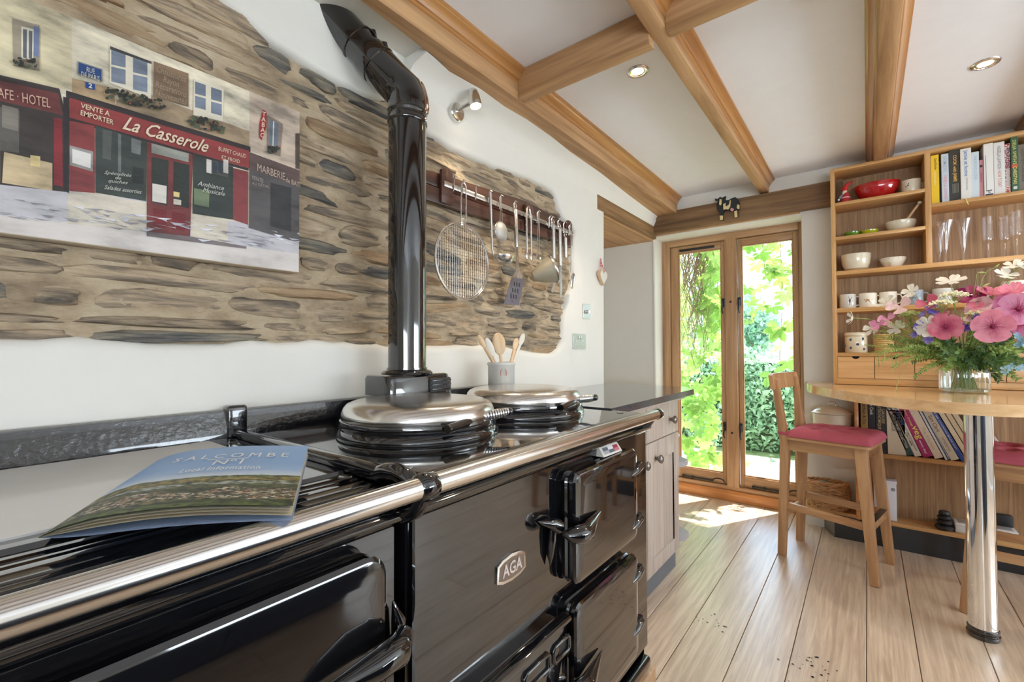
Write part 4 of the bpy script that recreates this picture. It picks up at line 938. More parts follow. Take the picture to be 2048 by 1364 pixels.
# tea strainer
t = util('tea_strainer', 'small round fine mesh tea strainer', 1.487)
m_ = MB(); ring(m_, 1.489, 1.627, .042, .002, n=28, ry=1.); m_.tube([(XU, 1.48, 1.668), (XU, 1.487, 1.775)], .0014, 6); m_.tube([(XU, 1.496, 1.668), (XU, 1.49, 1.775)], .0014, 6); m_.tube([(XU, 1.475, 1.588), (XU, 1.48, 1.576), (XU, 1.497, 1.576), (XU, 1.502, 1.588)], .0013, 6); m_.build('rim', 'steel', t)
MB().lathe([(0, .014), (.02, .012), (.035, .006), (.041, 0)], (XU, 1.489, 1.627), 24, 'X').build('mesh_cup', plain('fine_mesh', (.45, .43, .4), .5, .6), t)
# slotted turner
t = util('slotted_turner', 'steel slotted turner with a broad angled blade', 1.59)
m_ = MB(); ring(m_, 1.59, 1.762, .011, .002, n=16, ry=.6); m_.tube([(XU, 1.588, 1.75), (XU, 1.589, 1.742), (XU, 1.597, 1.578), (XU, 1.597, 1.572)], [.004, .0095, .0095, .004], 14); m_.build('handle', 'steel', t)
m_ = MB(); poly_yz(m_, [(1.590, 1.575), (1.606, 1.575), (1.612, 1.50), (1.616, 1.475), (1.645, 1.44), (1.558, 1.436), (1.592, 1.473), (1.594, 1.50)], XU - .002, XU + .001); m_.build('neck', 'steel', t)
m_ = MB(); poly_yz(m_, [(1.555, 1.437), (1.645, 1.441), (1.604, 1.318), (1.498, 1.316)], XU + .004, XU + .006); bl = m_.build('blade', metal('blade_steel', s2l(160, 162, 182), .3), t)
m_ = MB()
for a in range(3):
    for k in range(3):
        cy = 1.548 + .0 + a * .0 + k * .018 + a * .012 - .004; cz = 1.345 + a * .028; m_.box(XU + .0055, XU + .0068, cy, cy + .006, cz, cz + .018)
m_.build('slots', 'iron', bl, smooth=0)
# pair of narrow spoons
t = util('corer_pair', 'pair of slim steel tongs hanging side by side', 1.69)
for y in (1.672, 1.707):
    m_ = MB(); m_.tube([(XU, 1.688 + (y - 1.69) * .5, 1.775), (XU, y, 1.74), (XU, y + .001, 1.62), (XU, y + .001, 1.565)], [.004, .005, .0045, .004], 8); m_.blob((XU + .004, y + .001, 1.553), .004, .011, .022); m_.build('arm', 'steel', t)
ring(m_ := MB(), 1.69, 1.768, .014, .002, n=18, ry=.8); m_.build('hanging_loop', 'steel', t)
# conical sieve
t = util('conical_sieve', 'conical fine mesh sieve with a wide tilted rim', 1.765)
cc = Vector((XU + .060, 1.795, 1.50)); ax = Vector((.62, .60, .34)).normalized(); mt = Matrix.Translation(cc) @ ax.to_track_quat('Z', 'Y').to_matrix().to_4x4()
MB().lathe([(.068, 0), (.069, .004), (.066, .010), (.065, .004), (.066, 0)], seg=36, mat=mt, sx=1.).build('rim', 'steel', t)
MB().lathe([(.066, .002), (.055, -.03), (.036, -.075), (.022, -.10), (0, -.108)], seg=32, mat=mt).build('mesh_cone', plain('cone_mesh', s2l(178, 168, 146), .5, .3, bump=(600, .6, .0006)), t)
m_ = MB(); m_.tube([(XU, 1.757, 1.57), (XU, 1.763, 1.68), (XU, 1.77, 1.775)], .0022, 6); m_.tube([(XU, 1.772, 1.57), (XU, 1.776, 1.68), (XU, 1.774, 1.775)], .0022, 6); m_.box(XU - .001, XU + .003, 1.745, 1.785, 1.552, 1.575, .001); m_.build('handle', 'steel', t)
def knife(name, label, y, zt, zm, zb, blade, curve=0.):
    t = util(name, label, y); m_ = MB(); m_.tube([(XU, y, zt), (XU, y, zt - .005), (XU, y + .004, zm), (XU, y + .004, zm - .003)], [.004, .0115, .0115, .004], 14); ring(m_, y, zt + .012, .012, .003, n=16, ry=.8); m_.build('handle', 'steel', t)
    m_ = MB(); poly_yz(m_, [(y - .006 + a, b) for a, b in blade(zm, zb)], XU - .001, XU + .001); m_.build('blade', 'steel', t)
knife('pizza_server', 'steel cake server with a narrow curved blade', 1.897, 1.745, 1.575, 1.40, lambda a, b: [(.004, a), (.018, a), (.020, b + .08), (.014, b + .03), (-.004, b), (-.018, b + .012), (-.002, b + .035), (.004, b + .09)])
knife('carving_knife', 'steel carving knife with a pointed blade', 1.957, 1.738, 1.548, 1.375, lambda a, b: [(.0, a), (.024, a), (.027, b + .06), (.014, b), (.006, b + .02)])
knife('paring_knife', 'short slim steel knife between the carving knife and the spoon', 2.012, 1.705, 1.60, 1.53, lambda a, b: [(.003, a), (.013, a), (.014, b + .02), (.008, b)])
t = util('basting_spoon', 'thin long handled steel spoon at the far end of the rail', 2.068)
m_ = MB(); m_.tube([(XU, 2.068, 1.785), (XU, 2.07, 1.73), (XU, 2.073, 1.60), (XU, 2.072, 1.53)], [.002, .0025, .003, .004], 8); m_.build('handle', 'steel', t)
MB().blob((XU + .004, 2.08, 1.485), .006, .020, .045, 14, 10, rot=Matrix.Rotation(R(-14), 3, 'X')).build('spoon_bowl', 'steel', t)
# ---- crock of wooden spoons
ck = thing('utensil_crock', 'cream ceramic crock standing on the cooker behind the far lid', 'crock', (-1.145, 1.388, HOB))
kx, ky = -1.145, 1.388
MB().lathe([(0, 0), (.050, 0), (.053, .004), (.053, .150), (.056, .154), (.057, .160), (.055, .165), (.050, .163), (.049, .15), (.049, .01), (0, .008)], (kx, ky, HOB + .001), 48).build('pot', 'palegrey', ck, smooth=40)
m_ = MB()
for s_ in (-1, 1): m_.tube([bp(1003 + 4 + s_ * 4 + s_ * a, 745 + b, 0, kx + .050) for a, b in ((-1, -8), (1, -4), (2, 2), (1, 8))], [.0005, .0016, .0016, .0005], 6)
m_.build('printed_chillies', flat((190, 110, 96)), ck)
def spoon(label, px, py, bx, by, rw, rl, mat='spoonwood', flatx=.3):
    tp = bp(px, py, 0, kx - .02); bt = Vector((kx + .022 + bx, ky + by * 1.25, HOB + .03)); d = (tp - bt); L = d.length; d.normalize()
    t = thing('wooden_spoon', label, 'spoon', bt, 0, 'spoons in the crock')
    MB().tube([bt, bt + d * (L - rl * 1.9)], [.006, .0065], 10).build('handle', mat, t)
    q = d.to_track_quat('Z', 'X').to_matrix(); fx = Vector((.8, -.6, 0)); z_ = d; x_ = (fx - z_ * fx.dot(z_)).normalized(); y_ = z_.cross(x_); q = Matrix((x_, y_, z_)).transposed()
    MB().blob(tp - d * rl, rw * flatx, rw, rl, 16, 12, rot=q).build('spoon_bowl', mat, t)
spoon('thin wooden spoon leaning furthest towards the flue', 956, 670, .0, .03, .010, .03)
spoon('narrow pale spatula beside the big round spoon', 972, 676, .01, .014, .015, .04, 'matte_white')
spoon('big round wooden spoon in the middle of the crock', 995, 665, .0, .0, .027, .046)
spoon('small wooden spoon leaning away from the flue', 1034, 676, .0, -.016, .012, .03)
spoon('white spatula leaning furthest to the socket side', 1048, 667, .005, -.03, .012, .035, 'matte_white', .2)
# ================================================================ SHELVES, BAR TABLE, STOOLS
su = thing('display_shelves', 'oak wall shelves with bowls, mugs, glasses and books above the bar table', 'shelves', (.57, 3.34, .914))
FY, BY = 3.24, 3.435
XL, XR = -.156, 1.30
MB().box(XL, XL + .020, FY, BY, .915, 2.176, .001).build('side_panel', 'oakZ', su); MB().box(XR - .02, XR, FY, BY, .915, 2.176, .001).build('side_panel', 'oakZ', su)
MB().box(XL + .02, XR - .02, FY, BY, 2.157, 2.176, .001).build('top_board', 'oak', su)
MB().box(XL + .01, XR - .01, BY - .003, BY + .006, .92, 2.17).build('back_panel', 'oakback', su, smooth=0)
MB().box(.255, .279, FY, BY - .004, 1.571, 2.157, .001).build('divider', 'oakZ', su)
def board(x0, x1, z, th=.019): MB().box(x0, x1, FY, BY - .004, z - th, z, .001).build('shelf_board', 'oak', su)
board(XL + .02, .255, 1.9725); board(XL + .02, .255, 1.772); board(XL + .02, XR - .02, 1.571, .024); board(XL + .02, XR - .02, 1.354, .024); board(XL + .02, XR - .02, 1.096, .020)
board(.279, XR - .02, 1.8844); board(XL + .02, XR - .02, .949, .034)
for k in range(8):
    x0 = XL + .0215 + k * .168; m_ = MB(); c = x0 + .083; n_ = 10
    pts = [(x0, .951), (x0 + .165, .951), (x0 + .165, 1.074)] + [(c + .017 * math.cos(t * math.pi / n_), 1.074 - .014 * math.sin(t * math.pi / n_)) for t in range(n_ + 1)] + [(x0, 1.074)]
    m_.prism(pts, 'Y', FY + .001, FY + .016); d = m_.build('drawer_front', 'oak', su, smooth=0)
    MB().box(c - .018, c + .018, FY + .03, FY + .032, 1.04, 1.076).build('finger_pull_painted_shade', 'ink', d, smooth=0)  # black sheet standing in for the shade behind the finger cutout
lu = thing('lower_bookcase', 'oak bookcase under the bar table on a black kickboard', 'bookcase', (.6, 3.34, 0))
MB().box(-.062, -.044, 3.235, BY, .152, .866, .001).build('side_panel', 'orange', lu)
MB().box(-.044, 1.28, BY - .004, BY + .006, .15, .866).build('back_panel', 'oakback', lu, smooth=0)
MB().box(-.044, 1.28, 3.235, BY - .004, .516, .535, .001).build('shelf_board', 'oak', lu)
MB().box(-.31, -.062, 3.235, BY + .004, .615, .632, .001).build('side_shelf', 'oak', lu)
MB().prism([(-.315, 3.40), (-.305, 3.345), (.10, 3.305), (1.28, 3.30), (1.28, BY), (-.315, BY)], 'Z', .130, .150).build('base_shelf', 'oak', lu, smooth=0)
MB().prism([(-.168, 3.315), (1.28, 3.33), (1.28, 3.42), (-.16, 3.42)], 'Z', .0, .1295).build('kickboard', 'black', lu, smooth=0)
MB().prism([(-.226, 3.445), (-.168, 3.315), (-.16, 3.33), (-.215, 3.448)], 'Z', .0, .1295).build('kick_return', flat((120, 118, 112)), lu, smooth=0)
# ---- bar table
tb = thing('bar_table', 'round-ended varnished pine bar table on a thick chrome leg', 'table', (.35, 2.9, 0))
ol = [(-.29, 3.236), (-.262, 3.10), (-.204, 2.955), (-.13, 2.80), (-.04, 2.655), (.04, 2.55), (.125, 2.47), (.20, 2.425), (.267, 2.405), (.35, 2.402), (.45, 2.435), (.56, 2.505), (.65, 2.62), (.705, 2.80), (.728, 3.0), (.728, 3.236)]
pts = []
for i in range(len(ol) - 1):
    p0, p1, p2, p3 = [Vector(ol[min(max(i + k, 0), len(ol) - 1)]) for k in (-1, 0, 1, 2)]
    for q in range(5):
        t_ = q / 5; v = .5 * ((2 * p1) + (p2 - p0) * t_ + (2 * p0 - 5 * p1 + 4 * p2 - p3) * t_ * t_ + (3 * p1 - p0 - 3 * p2 + p3) * t_ ** 3); pts.append((v.x, v.y))
pts += [ol[-1], (.728, 3.434), (-.30, 3.434)]
bm = bmesh.new(); lo = [bm.verts.new((p[0], p[1], .868)) for p in pts]; hi = [bm.verts.new((p[0], p[1], .913)) for p in pts]; n_ = len(pts)
bm.faces.new(lo[::-1]); bm.faces.new(hi)
for i in range(n_): bm.faces.new([lo[i], lo[(i + 1) % n_], hi[(i + 1) % n_], hi[i]])
bmesh.ops.bevel(bm, geom=[e for e in bm.edges if abs(e.verts[0].co.z - e.verts[1].co.z) < .001 and e.verts[0].co.z > .9], offset=.006, segments=3, profile=.5, affect='EDGES')
MB().bm(bm).build('table_top', 'table', tb, smooth=25)
LX, LY = .339, 2.527
MB().lathe([(0, .03), (.0425, .03), (.0425, .865), (0, .865)], (LX, LY, 0), 64).build('leg', 'chrome', tb, smooth=50)
MB().lathe([(0, 0), (.046, 0), (.049, .006), (.048, .016), (.043, .019), (.043, .024), (.0465, .027), (.0465, .036), (.043, .04), (0, .04)], (LX, LY, 0), 48).build('foot', 'enamel', tb, smooth=50)
M['tuft'] = plain('tuft_thread', s2l(120, 44, 62), .9)
# ---- bar stools
def stool(label, cx, cy, rz, clabel):
    s = thing('bar_stool', label, 'stool', (cx, cy, 0), rz, 'pine bar stools')
    MT = s.matrix_world
    def W_(m): m.v = [MT @ v for v in m.v]; return m
    for sy in (-1, 1):
        m = MB(); m.beam((-.2035, sy * .140, 0), (-.180, sy * .137, .60), .036, .036, (1, 0, 0), .003, .040, .044); m.beam((-.180, sy * .139, .595), (-.222, sy * .152, .955), .036, .044, (1, 0, 0), .004, .026, .030)
        W_(m).build('leg', 'stool', s)
        m = MB(); m.beam((.2035, sy * .168, 0), (.152, sy * .135, .635), .036, .036, (1, 0, 0), .003, .042, .052); W_(m).build('leg', 'stool', s)
    for sy in (-1, 1):
        m = MB(); m.beam((-.18, sy * .139, .605), (.15, sy * .139, .605), .020, .062, (0, 0, 1), .002); W_(m).build('seat_rail', 'stoolX', s)
        m = MB(); m.beam((-.19, sy * .141, .275), (.178, sy * .156, .262), .020, .036, (0, 0, 1), .002); W_(m).build('stretcher', 'stoolX', s)
    m = MB(); m.beam((.158, -.14, .605), (.158, .14, .605), .020, .062, (0, 0, 1), .002); W_(m).build('seat_rail', 'stoolX', s)
    m = MB(); m.beam((-.178, -.14, .605), (-.178, .14, .605), .020, .062, (0, 0, 1), .002); W_(m).build('seat_rail', 'stoolX', s)
    m = MB(); m.beam((.182, -.155, .262), (.182, .155, .262), .028, .040, (0, 0, 1), .002); f = W_(m).build('foot_rest', 'stoolX', s)
    m = MB(); m.beam((.184, -.135, .2835), (.184, .135, .2835), .030, .004, (0, 0, 1), .001); W_(m).build('wear_strip', 'black', f)
    m = MB(); m.beam((-.192, -.14, .225), (-.192, .14, .225), .018, .034, (0, 0, 1), .002); W_(m).build('stretcher', 'stoolX', s)
    m = MB(); m.rrect(-.168, .196, -.172, .172, .022, [(.634, 0), (.646, 0), (.650, .003)], 5, face='Z'); W_(m).build('seat', 'stoolX', s)
    m = MB(); n_ = 14; vs = []; fs = []
    for k in range(n_ + 1):
        y = -.192 + .384 * k / n_; bx = -.012 * math.cos(math.pi * (y / .40))
        for dx, z in ((-.232, .898), (-.212, .898), (-.222, .984), (-.242, .984), ):
            vs.append((dx + bx, y, z - (.010 if abs(y) > .185 and z > .95 else 0)))
    for k in range(n_):
        for q in range(4): fs.append([4 * k + q, 4 * k + (q + 1) % 4, 4 * (k + 1) + (q + 1) % 4, 4 * (k + 1) + q])
    fs += [[0, 1, 2, 3], [4 * n_ + q for q in (3, 2, 1, 0)]]; m.add(vs, fs); W_(m).build('backrest', 'stool', s, smooth=40)
    # tie-on cushion
    c = thing('seat_cushion', clabel, 'cushion', MT @ Vector((0, 0, .651)), rz, 'tufted stool cushions')
    m = MB(); N = 44; top = []; vs = []; fs = []
    tuft = [(-.055, -.06), (-.055, .06), (.075, -.065), (.075, .065), (.01, 0)]
    for j in range(N + 1):
        for i in range(N + 1):
            u_, v_ = 2 * i / N - 1, 2 * j / N - 1
            x, y = .018 + u_ * .185 * (1 - .02 * v_ * v_), v_ * .178 * (1 - .02 * u_ * u_)
            e_ = (1 - abs(u_) ** 7) ** .35 * (1 - abs(v_) ** 7) ** .35 if abs(u_) < 1 and abs(v_) < 1 else 0
            d_ = sum(.8 * math.exp(-((x - a) ** 2 / .0004 + (y - b) ** 2 / .0009)) for a, b in tuft)
            h = .043 * e_ * (1 - min(d_, .72)) + .003 * noise.noise(Vector((x * 20, y * 20, cx)))
            vs.append((x, y, .653 + max(h, 0) * 1.0 + .002))
    for j in range(N):
        for i in range(N): fs.append([j * (N + 1) + i, j * (N + 1) + i + 1, (j + 1) * (N + 1) + i + 1, (j + 1) * (N + 1) + i])
    rim = [i for i in range(N + 1)] + [i * (N + 1) + N for i in range(1, N + 1)] + [N * (N + 1) + i for i in range(N - 1, -1, -1)] + [i * (N + 1) for i in range(N - 1, 0, -1)]
    o_ = len(vs); vs += [(vs[i][0], vs[i][1], .6515) for i in rim]; L_ = len(rim)
    for k in range(L_): fs.append([rim[k], o_ + k, o_ + (k + 1) % L_, rim[(k + 1) % L_]])
    fs.append([o_ + k for k in range(L_)]); m.add(vs, fs); W_(m).build('pad', 'cushion', c, smooth=60)
    for a_, b_ in tuft:
        m = MB(); m.blob((a_, b_, .6695), .0035, .022, .0045, 10, 6); W_(m).build('tuft', 'tuft', c)
    for sy in (-1, 1):
        m = MB(); m.box(-.211, -.158, sy * .137 - .026, sy * .137 + .026, .655, .671, .003); W_(m).build('tie_strap', 'cushion', c)
    return s
stool('pine bar stool in front of the window with its backrest in view', -.152, 2.955, R(-11.5), 'raspberry tufted cushion on the bar stool by the window')
stool('pine bar stool half hidden behind the chrome table leg', .545, 2.835, R(168.5), 'raspberry tufted cushion behind the chrome table leg')

# ================================================================ BOOKS
def book(label, x0, x1, y, z0, h, depth, col, title=None, tcol=(240, 240, 236), tilt=0., group='cookbooks on the upper shelf', t0=.08, t1=.92, tw=.5, extra=None, name='cookbook', flatmat=None, z_off=0.):
    t = thing(name, label, 'book', (x0, y, z0), 0, group)
    Mt = Matrix.Translation((x0, 0, z0)) @ Matrix.Rotation(-tilt, 4, 'Y')
    w = x1 - x0
    def G(m): m.v = [Mt @ v for v in m.v]; return m
    cm = flatmat or flat(col, rough=.35)
    m = MB(); m.box(0, w, y, y + .004, 0, h, .0012, 1); m.box(0, .0022, y + .003, y + depth, 0, h); m.box(w - .0022, w, y + .003, y + depth, 0, h); G(m).build('cover', cm, t, smooth=0)
    m = MB(); m.box(.0022, w - .0022, y + .004, y + depth - .004, .004, h - .004); G(m).build('pages', 'paper', t, smooth=0)
    if title:
        for (s, a, b, c0, wd, tc) in (title if isinstance(title, list) else [(title, t0, t1, .5, tw, tcol)]):
            zt, zb = h * (1 - a), h * (1 - b); xo = w * (c0 - wd / 2)
            m = MB(); text_mesh(s, (xo, y - .0006, zt), (0, 0, zb - zt), (w * wd, 0, 0), None, None, collect=m, off=0, bold=.01); G(m).build('spine_lettering', flat(tc), t, smooth=0, recalc=False)
    if extra:
        for (a, b, c, d, tc) in extra:
            m = MB(); m.box(w * a, w * b, y - .0005, y, h * (1 - d), h * (1 - c)); G(m).build('spine_print', flat(tc), t, smooth=0)
    return t
Z1 = 1.8846; YB = 3.262
GING = noisy('gingham_paper', [s2l(196, 70, 70), s2l(236, 220, 210)], [.49, .51], (1, 1, 1), 220, 0, .6, 0)
book('yellow cookbook standing first beside the divider', .282, .313, YB, Z1, .262, .15, (240, 200, 40), [('Gary Rhodes', .07, .30, .55, .45, (90, 80, 40)), ('classic', .34, .62, .55, .35, (250, 232, 160))])
book('thin black paperback next to the yellow cookbook', .314, .3215, YB + .015, Z1, .225, .13, (24, 26, 32))
book('pale blue cookbook with faint pink lettering', .3225, .3505, YB, Z1, .258, .15, (206, 216, 226), [('DOMESTIC', .06, .38, .5, .42, (170, 186, 200)), ('NIGELLA LAWSON', .45, .93, .5, .42, (222, 150, 160))])
book('dark charcoal cookbook with gold lettering and cutlery', .3515, .3925, YB, Z1, .268, .16, (58, 58, 52), [('COOK with JAMIE', .10, .62, .5, .42, (238, 190, 90))], extra=[(.3 + k * .12, .34 + k * .12, .66, .84, (150, 148, 138)) for k in range(5)])
book('tall white cookbook with blue title', .3935, .4335, YB - .006, Z1, .263, .16, (232, 230, 222), [('jamie at home', .04, .55, .48, .5, (88, 128, 186)), ('Cook Your Way to the Good Life', .58, .82, .55, .22, (120, 120, 120))])
book('very pale blue cookbook with faint title', .4345, .4620, YB, Z1, .238, .15, (212, 222, 228), [('THE FOOD I LOVE', .08, .60, .5, .42, (176, 196, 210))])
book('short pink cookbook leaning against a taller one', .4630, .4770, YB + .004, Z1, .192, .14, (214, 150, 154), [('Sweet', .35, .6, .5, .5, (170, 90, 100))], extra=[(.15, .8, .14, .20, (40, 36, 40))])
book('white spined book with a black line frame', .4780, .5120, YB - .004, Z1, .266, .16, (236, 234, 228), extra=[(.2, .24, .22, .9, (40, 40, 44)), (.2, .8, .89, .905, (40, 40, 44)), (.1, .9, .96, .99, (54, 60, 90))], title=[('A', .91, .955, .5, .3, (40, 40, 44))])
book('thick white cookbook with grey and red lettering', .5130, .5510, YB - .004, Z1, .262, .16, (232, 230, 224), [('NIGELLA LAWSON', .08, .52, .5, .34, (130, 130, 134)), ('HOW TO EAT', .55, .86, .5, .34, (206, 130, 120))])
book('red gingham spined cookbook', .5520, .5700, YB, Z1, .248, .15, (214, 120, 120), [('BISTRO COOKING', .1, .5, .5, .6, (60, 90, 130))], flatmat=GING, extra=[(.15, .85, .5, .85, (206, 196, 190))])
book('dark green Christmas cookbook standing tallest', .5710, .5960, YB - .008, Z1, .272, .16, (62, 98, 72), [("DELIA SMITH'S", .06, .50, .5, .5, (214, 206, 120)), ('CHRISTMAS', .54, .86, .5, .5, (230, 216, 130))], extra=[(.1, .9, .50, .56, (206, 96, 60)), (.25, .75, .90, .95, (220, 220, 214))])
book('grey brown cookbook right of the green one', .5970, .6330, YB + .006, Z1, .232, .15, (126, 116, 102), [('Good Farm Cook Book', .1, .8, .5, .4, (84, 78, 70))])
xx = .635
for c, w_, h_, lb in (((170, 160, 150), .026, .24, 'taupe'), ((120, 40, 40), .03, .25, 'maroon'), ((220, 216, 200), .024, .23, 'ivory')):
    book('%s cookbook beyond the grey brown one' % lb, xx, xx + w_, YB, Z1, h_, .15, c); xx += w_ + .001
m_ = MB(); m_.tube([(.40, 3.245, Z1 + .002), (.408, 3.236, Z1 - .004), (.412, 3.234, Z1 - .022), (.418, 3.236, Z1 - .034)], [.002, .002, .003, .001], 6); tag(m_.build('ribbon_marker', flat((226, 206, 130))), 'cream ribbon end hanging over the edge of the book shelf', 'ribbon')
# lower books
Z2 = .5355; YL2 = 3.262; GL = 'cookbooks in the lower bookcase'
def xb(px): return bp(px, 915, 1, YL2).x
def low(label, pa, pb, h, tilt, col, title=None, **k):
    a = xb(pa); b = xb(pb); w = (b - a) * math.cos(R(tilt)); return book(label, a, a + w, YL2, Z2, h, .15, col, title, tilt=R(tilt), group=GL, **k)
low('gold brown spined book standing first in the lower bookcase', 1723, 1737, .30, 0, (150, 120, 60), [('Kitchen & Co.', .06, .5, .5, .5, (60, 46, 24))])
low('black spined cookbook next to the gold brown one', 1738, 1752, .30, 0, (30, 30, 32), [('The Cook', .04, .3, .5, .5, (220, 216, 206))])
low('thick black cookbook with white capitals', 1753, 1774, .295, 0, (26, 24, 26), [('LAROUSSE\nGASTRONOMIQUE', .05, .55, .5, .7, (190, 170, 120))])
low('cream spined recipe book with maroon block', 1776, 1813, .245, 1, (214, 200, 176), [('THE CONRAN\nCOOKBOOK', .08, .5, .55, .6, (96, 80, 66))], extra=[(.1, .9, .04, .06, (130, 60, 60))])
low('dark green cookbook leaning against the cream one', 1815, 1829, .30, 19, (34, 62, 56), [("DELIA SMITH'S SUMMER COLLECTION", .04, .86, .5, .5, (216, 214, 200))])
low('white Jerusalem cookbook with dark blue capitals', 1830, 1845, .30, 20, (222, 214, 196), [('JERUSALEM', .03, .42, .45, .7, (52, 82, 130)), ('YOTAM OTTOLENGHI\nSAMI TAMIMI', .46, .9, .5, .55, (70, 70, 70))])
low('magenta cookbook with a yellow and white title', 1847, 1868, .30, 21, (168, 30, 98), [('River Cottage', .14, .44, .5, .28, (236, 220, 120)), ('veg', .44, .68, .5, .7, (240, 226, 110)), ('every day!', .70, .94, .5, .3, (240, 240, 236))])
low('ivory cookbook next to the magenta one', 1870, 1889, .31, 22, (226, 208, 184), [('The Kitchen', .45, .85, .5, .4, (190, 176, 160))])
low('slim white and navy magazine file of recipes', 1891, 1900, .30, 22, (214, 216, 220), extra=[(.6, .9, 0, 1, (40, 60, 90))])
low('beige cookbook with a handwritten style title', 1902, 1921, .30, 23, (204, 192, 170), [('Sam Clark', .2, .5, .5, .5, (130, 90, 70)), ('moro', .6, .85, .5, .3, (150, 140, 120))])
low('royal blue cookbook leaning near the chrome leg', 1923, 1934, .30, 24, (52, 78, 150), [('HOME COOKING MADE EASY', .1, .8, .5, .4, (214, 210, 200))])
low('cream cookbook just left of the chrome leg', 1937, 1949, .31, 24, (220, 204, 170))
low('buff cookbook hidden partly by the chrome leg', 1951, 1963, .31, 24, (212, 190, 150))
low('pale buff cookbook hidden behind the chrome leg', 1965, 1978, .30, 24, (216, 198, 164))
low('orange spined book low behind the second stool cushion', 1995, 2003, .235, 25, (206, 110, 60))
low('tan book beside the orange spined one', 2005, 2021, .25, 25, (190, 150, 100))
low('white spined book leaning furthest to the stool cushion side', 2024, 2036, .295, 28, (216, 218, 226), [('WONDERLAND', .12, .7, .5, .5, (150, 160, 190))])

# ================================================================ THINGS ON THE SHELVES
def vessel(name, label, cat, mat, prof, x, y, z, group=None, sx=1., sy=1., seg=40, part='body', ribs=0, ribd=0.):
    t = thing(name, label, cat, (x, y, z), 0, group); MB().lathe(prof, (x, y, z), seg, sx=sx, sy=sy, ribs=ribs, ribd=ribd).build(part, mat, t, smooth=40); return t
def bowlp(r, h, foot=.45, th=.004, curve=.55):
    o = [(0, 0), (r * foot, 0), (r * foot, .003)]
    for k in range(1, 9): q = k / 8; o.append((r * (foot + (1 - foot) * q ** curve), .003 + (h - .003) * q ** 1.3))
    i = [(max(a - th, 0), b + (th if k < 4 else 0)) for k, (a, b) in enumerate(o[2:])][::-1]
    return o + [(r - th * .4, h + .001)] + i + [(0, .006)]
S1, S2, S3, S4, S5 = 1.9728, 1.7723, 1.5713, 1.3543, 1.0963
# red gnome figurine
gn = thing('gnome_figurine', 'small red gnome figurine with a bent pointed hat at the end of the top shelf', 'figurine', (-.095, 3.295, S1))
gx, gy = -.087, 3.295
MB().lathe([(0, 0), (.028, 0), (.027, .01), (.020, .04), (.014, .062), (0, .064)], (gx, gy, S1), 24).build('coat', flat((180, 40, 50)), gn, smooth=40)
MB().lathe([(.0232, .030), (.0242, .030), (.0225, .036), (.0215, .036)], (gx, gy, S1), 24).build('belt', flat((230, 200, 190)), gn)
MB().blob((gx - .002, gy - .004, S1 + .072), .012, .012, .013).build('head', flat((226, 190, 160)), gn)
MB().tube([(gx - .003, gy, S1 + .076), (gx, gy, S1 + .092), (gx + .008, gy, S1 + .108), (gx + .02, gy, S1 + .118), (gx + .03, gy, S1 + .121)], [.0165, .014, .010, .006, .002], 16).build('bent_hat', flat((196, 30, 36)), gn)
MB().blob((gx + .031, gy, S1 + .121), .006).build('pompom', flat((196, 30, 36)), gn)
MB().blob((gx - .007, gy - .010, S1 + .062), .008, .006, .012).build('beard', flat((214, 206, 190)), gn)
m_ = MB(); m_.tube([(gx - .010, gy - .006, S1 + .055), (gx - .024, gy - .014, S1 + .040), (gx - .030, gy - .016, S1 + .028)], [.007, .006, .005], 10); m_.build('sleeve', flat((116, 128, 140)), gn)
MB().blob((gx - .031, gy - .017, S1 + .024), .006).build('mitten', flat((236, 232, 226)), gn)
MB().box(gx - .046, gx - .024, gy - .02, gy - .002, S1 + .018, S1 + .036, .004).build('lantern', flat((40, 44, 54)), gn)
# top shelf bowls
vessel('red_bowl', 'large oval shiny red glazed bowl on the top shelf', 'bowl', 'red', [(0, 0), (.055, 0), (.062, .004), (.085, .03), (.1005, .062), (.106, .088), (.104, .091), (.101, .088), (.08, .034), (.055, .008), (0, .006)], .058, 3.335, S1, sy=.78)
mg = vessel('planter_cup', 'white ceramic pot with a small crest next to the red bowl', 'pot', 'cream', [(0, 0), (.040, 0), (.0415, .004), (.0435, .066), (.0445, .072), (.0425, .073), (.040, .068), (.038, .006), (0, .005)], .205, 3.315, S1)
m_ = MB()
for a, b, r_ in ((0, 0, .004), (.008, -.008, .003), (-.008, -.006, .003), (.002, .010, .003)): m_.blob((.190 + a, 3.315 - .0425 + abs(a) * .3 + .0006, S1 + .040 + b), r_, .0008, r_, 8, 6)
m_.build('crest', flat((90, 76, 70)), mg)
m_ = MB(); m_.tube([(.2465, 3.31, S1 + .055), (.2515, 3.31, S1 + .05), (.2515, 3.31, S1 + .018), (.2465, 3.31, S1 + .010)], .0035, 8); m_.build('handle', 'cream', mg)
vessel('glazed_dish', 'small dark green glazed dish nearest the shelf end', 'dish', 'green', [(0, 0), (.026, 0), (.032, .006), (.0375, .022), (.0385, .030), (.036, .030), (.030, .012), (0, .008)], -.058, 3.315, S2, sx=1.05)
vessel('glazed_dish', 'small lime yellow glazed dish beside the dark green one', 'dish', 'lime', [(0, 0), (.026, 0), (.032, .006), (.0375, .020), (.0385, .028), (.036, .028), (.030, .012), (0, .008)], .022, 3.315, S2, sx=1.05)
mo = vessel('mortar', 'white ceramic mortar bowl on the second shelf', 'mortar', 'cream', [(0, 0), (.034, 0), (.045, .004), (.060, .022), (.0675, .045), (.068, .056), (.064, .057), (.058, .045), (.04, .014), (0, .008)], .158, 3.325, S2)
ps = thing('pestle', 'pale wooden pestle standing in the white mortar', 'pestle', (.17, 3.32, S2 + .03)); 
m_ = MB(); a, b = Vector((.165, 3.325, S2 + .030)), Vector((.238, 3.30, S2 + .142)); d_ = b - a
